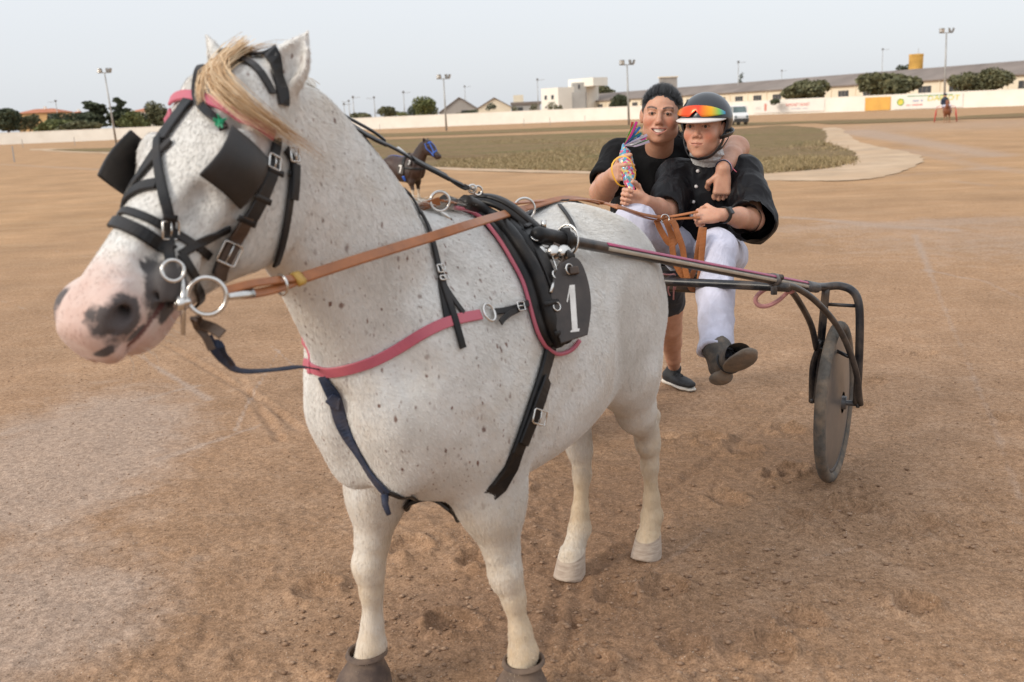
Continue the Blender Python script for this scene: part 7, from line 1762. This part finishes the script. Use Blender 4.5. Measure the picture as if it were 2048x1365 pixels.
# houses on the left
def house(name, label, x0, x1, ye, yr, D, mat, win, dep=9):
    a = aty(x0, ye, D); b = aty(x1, ye, D); m, L = facade_frame(a, b); zE = a.z; zR = zE + (ye - yr) / FPX * D; e = empty(name, m @ Vector((L / 2, 0, 0))); tag(e, label, 'house', 'red-roofed houses beyond the wall')
    MB().box((0, 0, 0), (L, dep, zE), m).build('wall', M[mat], e)
    V = [m @ Vector(p) for p in ((-.6, -.6, zE + .01), (L + .6, -.6, zE + .01), (L + .6, dep + .6, zE + .01), (-.6, dep + .6, zE + .01), (dep * .35, dep / 2, zR), (L - dep * .35, dep / 2, zR))]
    o = mesh('roof', V, [(0, 1, 5, 4), (1, 2, 5), (2, 3, 4, 5), (3, 0, 4), (3, 2, 1, 0)], M['roof_red'], e, False); fix(o)
    windows(e, m, win(L, zE), 'dark_glass', 'white_wall')
    MB().box((L * .5, dep * .45, zR - .4), (L * .5 + .5, dep * .55, zR + .6), m).build('chimney', M['white_wall'], e); return e
house('red_roofed_house', 'ochre house with red tiled hip roof and shaded balcony among the trees', 34, 118, 228, 220, 290, 'yellow_wall', lambda L, z: [(L * .16, L * .25, z - 2.2, z - .8), (L * .42, L * .5, z - 2.2, z - .6), (L * .72, L * .96, z - 2.4, z - .3)])
house('red_roofed_house', 'low pale house with salmon tiled roof between the ochre house and the pines', 130, 158, 229, 224, 300, 'white_wall', lambda L, z: [(L * .3, L * .5, z - 2.0, z - .9)])
house('red_roofed_house', 'pale house with red tiled roof partly hidden behind the pines', 262, 312, 224, 217, 300, 'white_wall', lambda L, z: [(L * .2, L * .35, z - 2.0, z - .9), (L * .6, L * .75, z - 2.0, z - .9)])
# water tank
tb = aty(1831, 143, 300); tt_ = aty(1831, 109, 300); tk = empty('water_tower', (tb.x, tb.y, 0)); tag(tk, 'ochre cylindrical water tower rising behind the warehouse roof', 'water tower'); R_ = 13 / FPX * 300
MB().lathe([(R_ * .98, 0), (R_ * .98, tb.z), (R_, tb.z + .3), (R_, tt_.z - .5), (R_ * 1.04, tt_.z - .5), (R_ * 1.04, tt_.z), (R_ * .9, tt_.z + .05)], 28, Matrix.Translation((tb.x, tb.y, 0))).build('tank', M['tank'], tk, False)
MB().tube([(tb.x + .6, tb.y, tt_.z), (tb.x + .6, tb.y, tt_.z + 1.6)], .07, 6).build('mast', M['metal_pole'], tk)
tb = aty(1330, 190, 330); rt_ = empty('roof_tank_house', (tb.x, tb.y, 0)); tag(rt_, 'small weathered brick roof house above the warehouse behind the smiling person', 'building'); mz = aty(1330, 156, 330).z
MB().box((-2.6, -2, 0), (2.6, 2, mz), Matrix.Translation((tb.x + 1, tb.y, 0))).build('wall', M['asbestos'], rt_); MB().box((-3, -2.3, mz), (3, 2.3, mz + .3), Matrix.Translation((tb.x + 1, tb.y, 0))).build('roof', M['cream_wall'], rt_)
# trees and shrubs
T = [('macrocarpa_pine', 'dark spreading pine with layered flat branches beside the ochre house', 145, 226, 206, 262, 225, 'leaf_dark', 'layer'), ('macrocarpa_pine', 'taller dark pine with broad flat top behind the tilted floodlight', 218, 272, 198, 262, 232, 'leaf_dark', 'layer'),
     ('leafy_tree', 'dark green round tree at the wall left of the ochre house', -14, 52, 218, 270, 215, 'leaf_dark', 'round'), ('leafy_tree', 'broad dark tree between the ochre house and the layered pine', 100, 152, 226, 262, 218, 'leaf_dark', 'round'), ('leafy_tree', 'low spreading green tree hiding the foot of the ochre house', 40, 84, 232, 266, 216, 'leaf_mid', 'round'), ('leafy_tree', 'dark tree filling the gap behind the bright green tree', 262, 312, 226, 262, 226, 'leaf_dark', 'round'), ('leafy_tree', 'bright green round tree in front of the taller pine', 236, 296, 224, 262, 215, 'leaf_light', 'round'), ('leafy_tree', 'green tree rising beside the half-hidden pale house', 296, 350, 207, 262, 220, 'leaf_mid', 'round'),
     ('leafy_tree', 'round olive-green tree near the masts beyond the wall', 752, 799, 213, 240, 225, 'leaf_mid', 'round'), ('leafy_tree', 'tall airy light-green tree beside the grey shed', 826, 878, 193, 238, 220, 'leaf_light', 'round'), ('leafy_tree', 'dark round tree left of the airy light-green tree', 812, 846, 210, 239, 226, 'leaf_dark', 'round'),
     ('leafy_tree', 'treetop showing above the warehouse roof beside the stair tower', 1196, 1231, 174, 214, 345, 'leaf_mid', 'round'), ('leafy_tree', 'dark round bush-like tree against the warehouse near the white block', 1214, 1257, 191, 222, 240, 'leaf_dark', 'round'),
     ('leafy_tree', 'broad green tree against the warehouse above the red lettering', 1566, 1656, 161, 208, 175, 'leaf_mid', 'round'), ('leafy_tree', 'wide olive tree with short trunk above the yellow board', 1724, 1838, 148, 198, 160, 'leaf_mid', 'round'), ('leafy_tree', 'round olive tree beside the tall floodlight and the green letters', 1891, 1962, 147, 190, 152, 'leaf_mid', 'round'), ('leafy_tree', 'larger round olive tree at the right end of the warehouse', 1944, 2024, 136, 190, 150, 'leaf_mid', 'round'),
     ('leafy_tree', 'dark treetop beside the ochre water tower', 1786, 1822, 134, 170, 320, 'leaf_dark', 'round'), ('conifer_tree', 'small pointed conifer above the warehouse roof by the double mast', 1474, 1490, 148, 190, 320, 'leaf_dark', 'layer')]
for i, (nm, lb, x0, x1, yt, yb, D_, kd, sh) in enumerate(T): tree(nm, lb, x0, x1, yt, yb, D_, kd, 40 + i, None, True, sh)
Sh = [('light green scrub along the wall below the ochre house', 74, 150, 240, 268, 212, 'leaf_light'), ('green scrub along the wall under the layered pines', 120, 205, 244, 266, 208, 'leaf_mid'), ('pale flowering scrub left of the airy tree', 700, 752, 226, 243, 214, 'leaf_mid'), ('low olive scrub between the round trees', 790, 822, 224, 240, 212, 'leaf_light'), ('dark shrub in front of the picket fence', 916, 960, 220, 236, 205, 'leaf_dark'), ('small dark shrub at the cream shed gable', 970, 996, 207, 222, 240, 'leaf_dark'), ('grey-green shrub at the foot of the white block', 1094, 1120, 204, 230, 222, 'leaf_mid'), ('small shrub between the white block and the warehouse', 1116, 1128, 210, 229, 222, 'leaf_mid'), ('clipped dark shrub under the warehouse windows', 1540, 1562, 198, 209, 150, 'leaf_dark'), ('dark climbing shrub on the small grey building', 1060, 1078, 207, 230, 240, 'leaf_mid'), ('low dark shrub at the right end of the wall', 2026, 2060, 176, 190, 145, 'leaf_dark'), ('small olive shrub by the grey building', 1022, 1042, 214, 232, 236, 'leaf_mid')]
for i, (lb, x0, x1, yt, yb, D_, kd) in enumerate(Sh): tree('shrub', lb, x0, x1, yt, yb, D_, kd, 90 + i, None, False)
# floodlight masts
def floodlight(px, pyb, pxt, pyt, label, heads, lean=True):
    g = gnd(px, pyb); top = aty(pxt, pyt, g.y); 
    if not lean: top.x = g.x
    e = empty('floodlight_mast', g); tag(e, label, 'floodlight', 'floodlights round the track'); H_ = top.z
    MB().tube([g, g.lerp(top, .5), top], [.13, .10, .07], 10).build('mast', M['metal_pole'], e, True)
    MB().box((-.7, -.04, -.04), (.7, .04, .04), Matrix.Translation(top)).build('cross_arm', M['metal_pole'], e)
    for dx, rz, tilt in heads:
        mm = Matrix.Translation(top + Vector((dx, 0, .12))) @ Matrix.Rotation(rz, 4, 'Z') @ Matrix.Rotation(tilt, 4, 'X')
        MB().box((-.15, -.09, -.12), (.15, .09, .38), mm).build('lamp_head', M['lamp_body'], e)
        MB().box((-.12, -.105, -.08), (.12, -.093, .34), mm).build('lamp_glass', simple('lamp_glass', (.45, .42, .38), .15, .1), e)
Hd = [(-.65, -.35, -.35), (-.40, -.25, .30), (.36, .9, -.2), (.65, 1.25, .35)]
floodlight(233, 290, 209, 146, 'leaning floodlight mast in front of the dark pines', Hd)
floodlight(893, 262, 887, 158, 'slim floodlight mast standing before the grey shed', Hd)
floodlight(1258, 250, 1254, 130, 'floodlight mast standing before the warehouse near the white block', Hd)
floodlight(1888, 222, 1893, 66, 'tall floodlight mast beside the green-lettered banner', Hd)
def mast(x, yt, yb, D, label, arm=1):
    g = aty(x, yb, D); t = aty(x, yt, D); t.x = g.x; e = empty('utility_mast', (g.x, g.y, 0)); tag(e, label, 'mast', 'thin masts beyond the wall'); MB().tube([(g.x, g.y, 0), (g.x, g.y, t.z)], [.14, .07], 8).build('pole', M['metal_pole'], e, True)
    MB().tube([(g.x - .4, g.y, t.z - .5), (g.x + 1.7 * arm, g.y, t.z - .35)], .05, 6).build('arm', M['metal_pole'], e); MB().box((-.22, -.12, -.1), (.22, .12, .25), Matrix.Translation((g.x, g.y, t.z - .3))).build('lamp', M['lamp_body'], e)
for x, yt, yb, D_, lb, ar in ((690, 206, 238, 240, 'thin mast among the scrub left of the round tree', 1), (700, 200, 238, 235, 'thin mast with bent arm beside the pale scrub', -1), (709, 192, 240, 230, 'tall thin mast by the pale scrub', 1), (751, 193, 240, 230, 'thin mast touching the round olive-green tree', -1), (810, 182, 238, 232, 'thin street mast left of the airy tree', 1), (931, 171, 210, 290, 'thin mast above the grey shed roof', 1), (1077, 157, 228, 250, 'thin mast in front of the white block', 1), (1190, 160, 200, 350, 'distant lamp mast right of the stair tower', 1), (1476, 122, 212, 240, 'thick double mast above the driver\'s helmet', 1), (1563, 140, 180, 330, 'small lamp mast over the warehouse roof', 1), (1763, 97, 165, 280, 'thin mast above the wide olive tree', 1), (118, 200, 252, 222, 'thin leaning mast beside the ochre house', -1)): mast(x, yt, yb, D_, lb, ar)
# white service vehicle on the infield
vg = gnd(1482, 251); vx, vy = vg.x, vg.y; van = empty('service_vehicle', vg, math.radians(8)); tag(van, 'small white service vehicle parked on the infield behind the driver', 'vehicle'); vm = Matrix.Translation(vg) @ Matrix.Rotation(math.radians(8), 4, 'Z')
M['van_white'] = simple('van_white_paint', (.70, .70, .70), .3, .05, 2); M['van_dark'] = simple('van_dark_plastic', (.05, .045, .042), .6, .2, 4); M['van_glass'] = simple('van_glass', (.10, .14, .14), .1, .3, 1.5)
o = MB().prism([(-.05, .42), (.02, .36), (2.5, .36), (2.5, 1.35), (1.7, 1.35), (1.62, 1.02), (.18, .98), (-.05, .72)], -.62, .62, vm @ Matrix.Rotation(math.pi / 2, 4, 'Z') @ Matrix.Identity(4)).build('body', M['van_white'], van); bevel(o, .05)
o = MB().prism([(.22, .985), (.50, 1.42), (1.6, 1.46), (1.68, .985)], -.575, .575, vm @ Matrix.Rotation(math.pi / 2, 4, 'Z')).build('cab', M['van_glass'], van); bevel(o, .04)
o = MB().prism([(.46, 1.424), (.5, 1.49), (1.66, 1.52), (1.64, 1.466)], -.60, .60, vm @ Matrix.Rotation(math.pi / 2, 4, 'Z')).build('roof', M['van_white'], van); bevel(o, .02)
MB().box((-.60, -.10, .24), (.60, -.045, .52), vm).build('bumper', M['van_dark'], van)
for sx in (-.47, .47):
    MB().lathe([(.09, 0), (.09, .05)], 14, vm @ Matrix.Translation((sx, -.052, .66)) @ Matrix.Rotation(math.pi / 2, 4, 'X')).build('headlight', M['van_glass'], van)
    for yy in (.42, 2.0): MB().lathe([(.16, -.08), (.25, -.08), (.27, -.04), (.27, .04), (.25, .08), (.16, .08)], 18, vm @ Matrix.Translation((sx * 1.18, yy, .27)) @ Matrix.Rotation(math.pi / 2, 4, 'Y')).build('wheel', M['tyre'], van)
    MB().box((sx * 1.23 - .03, .28, .98), (sx * 1.23 + .03, .36, 1.44), vm).build('pillar', M['van_white'], van)
# marker stakes along the inner rail line
for k, (x, yb) in enumerate(((29, 325), (46, 296), (150, 291), (250, 287), (760, 264), (1048, 253), (1100, 251), (1170, 247), (1420, 240), (700, 266))):
    g = gnd(x, yb); hh = 1.0 if k else .9; o = MB().box((-.03, -.03, 0), (.03, .03, hh), Matrix.Translation(g)).prism([(-.03, hh), (.03, hh), (0, hh + .06)], -.03, .03, Matrix.Translation(g)).build('marker_stake', M['asbestos'], None); tag(o, 'thin pale wooden stake marking the track edge', 'stake', 'marker stakes along the track')

# ------------------------------------------------------------------ the other horses
def coarse_mat(name, a, b, sock, mane):
    mt, nt, bs = new_mat(name); v = coords(nt); n1 = noise(nt, 4, 4, .6, v); c = ramp(nt, n1.outputs['Fac'], [(.3, a), (.7, b)]).outputs[0]
    c = mixc(nt, attr(nt, 'sock').outputs['Fac'], c, sock).outputs[0]; c = mixc(nt, attr(nt, 'mane').outputs['Fac'], c, mane).outputs[0]; nt.links.new(c, bs.inputs['Base Color']); bs.inputs['Roughness'].default_value = .5; bs.inputs['Specular IOR Level'].default_value = .4; return mt
cV, cQ = sculpt_pony(.013)
def small_horse(name, label, pos, psi, sc, mat):
    e = empty(name, pos, psi); tag(e, label, 'horse'); o = mesh_np('body', cV * sc, cQ, mat); o.parent = e
    z = cV[:, 2]; add_attr(o, 'sock', smooth01(.40 + .03 * vnoise(cV, 9, 2), z, z + .05)); R = cV - HA; n_ = R @ HN
    add_attr(o, 'mane', ((cV[:, 0] > .05) & (cV[:, 0] < .60) & (np.abs(cV[:, 1]) < .06) & (n_ > -.5) & (z > 1.22 + .62 * (cV[:, 0] - .05))).astype(float))
    Mx = Matrix.Translation(Vector(pos)) @ Matrix.Rotation(psi, 4, 'Z') @ Matrix.Scale(sc, 4); b = BVHTree.FromPolygons([Mx @ Vector(v) for v in cV], [tuple(int(i) for i in q) for q in cQ]); return e, Mx, b
def hstrap(nm, e, Mx, b, pts, w, mat, off=.004):
    P = []; nn = []
    for p in catmull(pts, 5):
        q, n, i, d = b.find_nearest(Mx @ Vector(p)); P.append(q + n * off); nn.append(n)
    V, F = ribbon_geo(smooth_pts(P, 1), nn, w, .006); MB().add(V, F).build(nm, mat, e, True)
bay_g = gnd(850, 409); M['bay'] = coarse_mat('dark_bay_coat', (.018, .010, .008), (.050, .023, .015), (.55, .48, .38), (.010, .009, .009)); SC = .70
psi = math.atan2(-.62, .78); bay_o = Vector((bay_g.x - .22, bay_g.y + .2, 0))
be, bMx, bb = small_horse('bay_pony', 'small dark bay pony with blue bridle and white socks walking on the track', bay_o, psi, SC, M['bay'])
bl = simple('blue_webbing', (.015, .09, .42), .4, .2, 20); bkl = M['leather']
br_ = empty('bridle', bMx @ Vector((.6, 0, 1.7))); tag(br_, 'bright blue bridle on the small dark bay pony', 'bridle')
for y in (1, -1):
    hstrap('cheek_strap', br_, bMx, bb, [tuple(hp(.03, .03, .10 * y)), tuple(hp(.15, -.02, .12 * y)), tuple(hp(.33, -.01, .09 * y)), tuple(hp(.40, -.02, .08 * y))], .025, bl); hstrap('face_strap', br_, bMx, bb, [tuple(hp(.06, .10, .03 * y)), tuple(hp(.2, .08, .07 * y)), tuple(hp(.36, .03, .08 * y))], .022, bl)
hstrap('noseband', br_, bMx, bb, [tuple(hp(.33, -.05, .09)), tuple(hp(.33, .08, 0)), tuple(hp(.33, -.05, -.09))], .025, bl); hstrap('browband', br_, bMx, bb, [tuple(hp(.06, .0, .11)), tuple(hp(.06, .1, 0)), tuple(hp(.06, 0, -.11))], .025, bl)
bh = empty('harness_saddle', bMx @ Vector((-.08, 0, 1.3))); tag(bh, 'black and blue harness with number plates strapped round the small bay pony', 'harness saddle')
hstrap('girth', bh, bMx, bb, [(-.08, .0, 1.35), (-.08, -.25, 1.15), (-.06, -.32, .9), (-.05, -.2, .6), (-.05, .0, .54)], .06, bkl, .012); hstrap('girth', bh, bMx, bb, [(-.08, .0, 1.35), (-.08, .25, 1.15), (-.06, .32, .9), (-.05, .2, .6), (-.05, .0, .54)], .06, bkl, .012)
hstrap('breast_band', bh, bMx, bb, [(-.06, -.32, .98), (.15, -.27, .95), (.35, -.12, .92), (.37, 0, .92), (.35, .12, .92), (.15, .27, .95), (-.06, .32, .98)], .04, bkl); hstrap('back_strap', bh, bMx, bb, [(-.1, 0, 1.3), (-.4, 0, 1.27), (-.7, 0, 1.3), (-.93, 0, 1.2)], .025, bl)
for y in (1, -1): hstrap('girth_tip', bh, bMx, bb, [(-.06, -.3 * y, .75), (-.05, -.22 * y, .62)], .05, bl, .02)
def mini_plate(x, z, y, w):
    q, n, i, d = bb.find_nearest(bMx @ Vector((x, y, z))); c = q + n * .03; t = Vector((0, 0, 1)).cross(n).normalized(); u = n.cross(t); fr_ = Matrix((t, n, u)).transposed().to_4x4(); fr_.translation = c
    pe = MB().prism([(-w * .5, -w * .8), (w * .5, -w * .8), (w * .62, .1 * w), (w * .3, w * .8), (-w * .3, w * .8), (-w * .62, .1 * w)], -.004, .004, fr_).build('number_plate', M['plate'], bh)
    MB().prism([(-.28 * w, .55 * w), (.3 * w, .55 * w), (.3 * w, .33 * w), (.02 * w, -.6 * w), (-.2 * w, -.6 * w), (.06 * w, .33 * w), (-.28 * w, .33 * w)], .0045, .008, fr_).build('numeral', M['white_paint'], pe)
mini_plate(-.12, .95, -.34, .12); mini_plate(-.12, .95, .34, .12); mini_plate(.17, 1.10, -.25, .07); mini_plate(.17, 1.10, .25, .07)
# far chestnut with red sulky and driver
fg = gnd(1893, 246); M['chestnut'] = coarse_mat('chestnut_coat', (.16, .050, .022), (.24, .085, .040), (.32, .18, .10), (.30, .16, .09)); fh = Vector((-.42, -.91, 0)).normalized(); fpsi = math.atan2(fh.y, fh.x); fl_ = Vector((-fh.y, fh.x, 0))
fe, fMx, fb = small_horse('chestnut_pony', 'distant chestnut pony pulling a red-wheeled sulky along the far track', fg, fpsi, .80, M['chestnut'])
red = simple('red_wheel', (.60, .06, .04), .5, .15, 4); so = fg - fh * 1.75 - fl_ * .10
fs = empty('sulky', so); tag(fs, 'distant sulky with bright red disc wheels behind the chestnut pony', 'sulky')
fm = Matrix((fh, fl_, Vector((0, 0, 1)))).transposed().to_4x4(); fm.translation = so
for s in (-1, 1):
    MB().lathe([(.02, -.04), (.34, -.03), (.38, -.02), (.38, .02), (.34, .03), (.02, .04)], 24, fm @ Matrix.Translation((0, .60 * s, .38)) @ Matrix.Rotation(math.pi / 2 + .10 * s, 4, 'X')).build('wheel', red, fs)
    MB().tube(catmull([fm @ Vector(p) for p in ((0, .54 * s, .38), (.05, .54 * s, .84), (.6, .48 * s, .95), (1.7, .28 * s, 1.0))], 5), .016, 8).build('shaft', red, fs, True)
MB().tube([fm @ Vector((0, -.54, .85)), fm @ Vector((0, .54, .85))], .016, 8).build('cross_bar', red, fs); MB().box((-.2, -.2, .84), (.15, .2, .92), fm).build('seat', M['seat_vinyl'], fs)
fp = empty('person', so); tag(fp, 'distant driver in dark top and pale trousers on the red-wheeled sulky', 'person'); px_ = so - fl_ * .12 + Vector((0, 0, .92))
S = Sdf(v3(px_) - np.array([.5, .95, .75]), v3(px_) + np.array([.5, .4, 1.1]), .022); pc = v3(px_)
for s in (-1, 1): S.cone(pc + np.array([.09 * s, 0, .05]), pc + np.array([.15 * s, -.42, .08]), .08, .07, .03); S.cone(pc + np.array([.15 * s, -.42, .08]), pc + np.array([.18 * s, -.62, -.32]), .065, .05, .03)
V, Q = S.surface(); mesh_np('trousers', V, Q, M['trousers'], fp)
S = Sdf(v3(px_) - np.array([.5, .7, .2]), v3(px_) + np.array([.5, .4, 1.0]), .02); S.cone(pc + np.array([0, 0, .08]), pc + np.array([0, -.05, .45]), .14, .17, 0)
for s in (-1, 1): S.cone(pc + np.array([.17 * s, -.05, .46]), pc + np.array([.24 * s, -.12, .22]), .06, .05, .04); S.cone(pc + np.array([.24 * s, -.12, .22]), pc + np.array([.10 * s, -.38, .22]), .05, .04, .03)
V, Q = S.surface(); mesh_np('jacket', V, Q, simple('dark_blue_jacket', (.015, .025, .05), .6, .2), fp)
S = Sdf(pc + np.array([-.2, -.3, .4]), pc + np.array([.2, .2, 1.0]), .014); S.ell(pc + np.array([0, -.06, .68]), (.075, .09, .11), 0); S.cone(pc + np.array([0, -.05, .6]), pc + np.array([0, -.04, .46]), .05, .055, .03)
V, Q = S.surface(); Bd = mesh_np('body', V, Q, M['skin_b'], fp)
for k in ('lip', 'brow', 'blush', 'ink'): add_attr(Bd, k, np.zeros(len(V)))
S = Sdf(pc + np.array([-.2, -.3, .5]), pc + np.array([.2, .2, 1.0]), .012); S.ell(pc + np.array([0, -.05, .74]), (.11, .125, .10), 0); S.box(pc + np.array([0, -.05, .60]), (.2, .2, .10), .01, .01, sub=True); V, Q = S.surface(); mesh_np('helmet', V, Q, M['helmet'], fp)
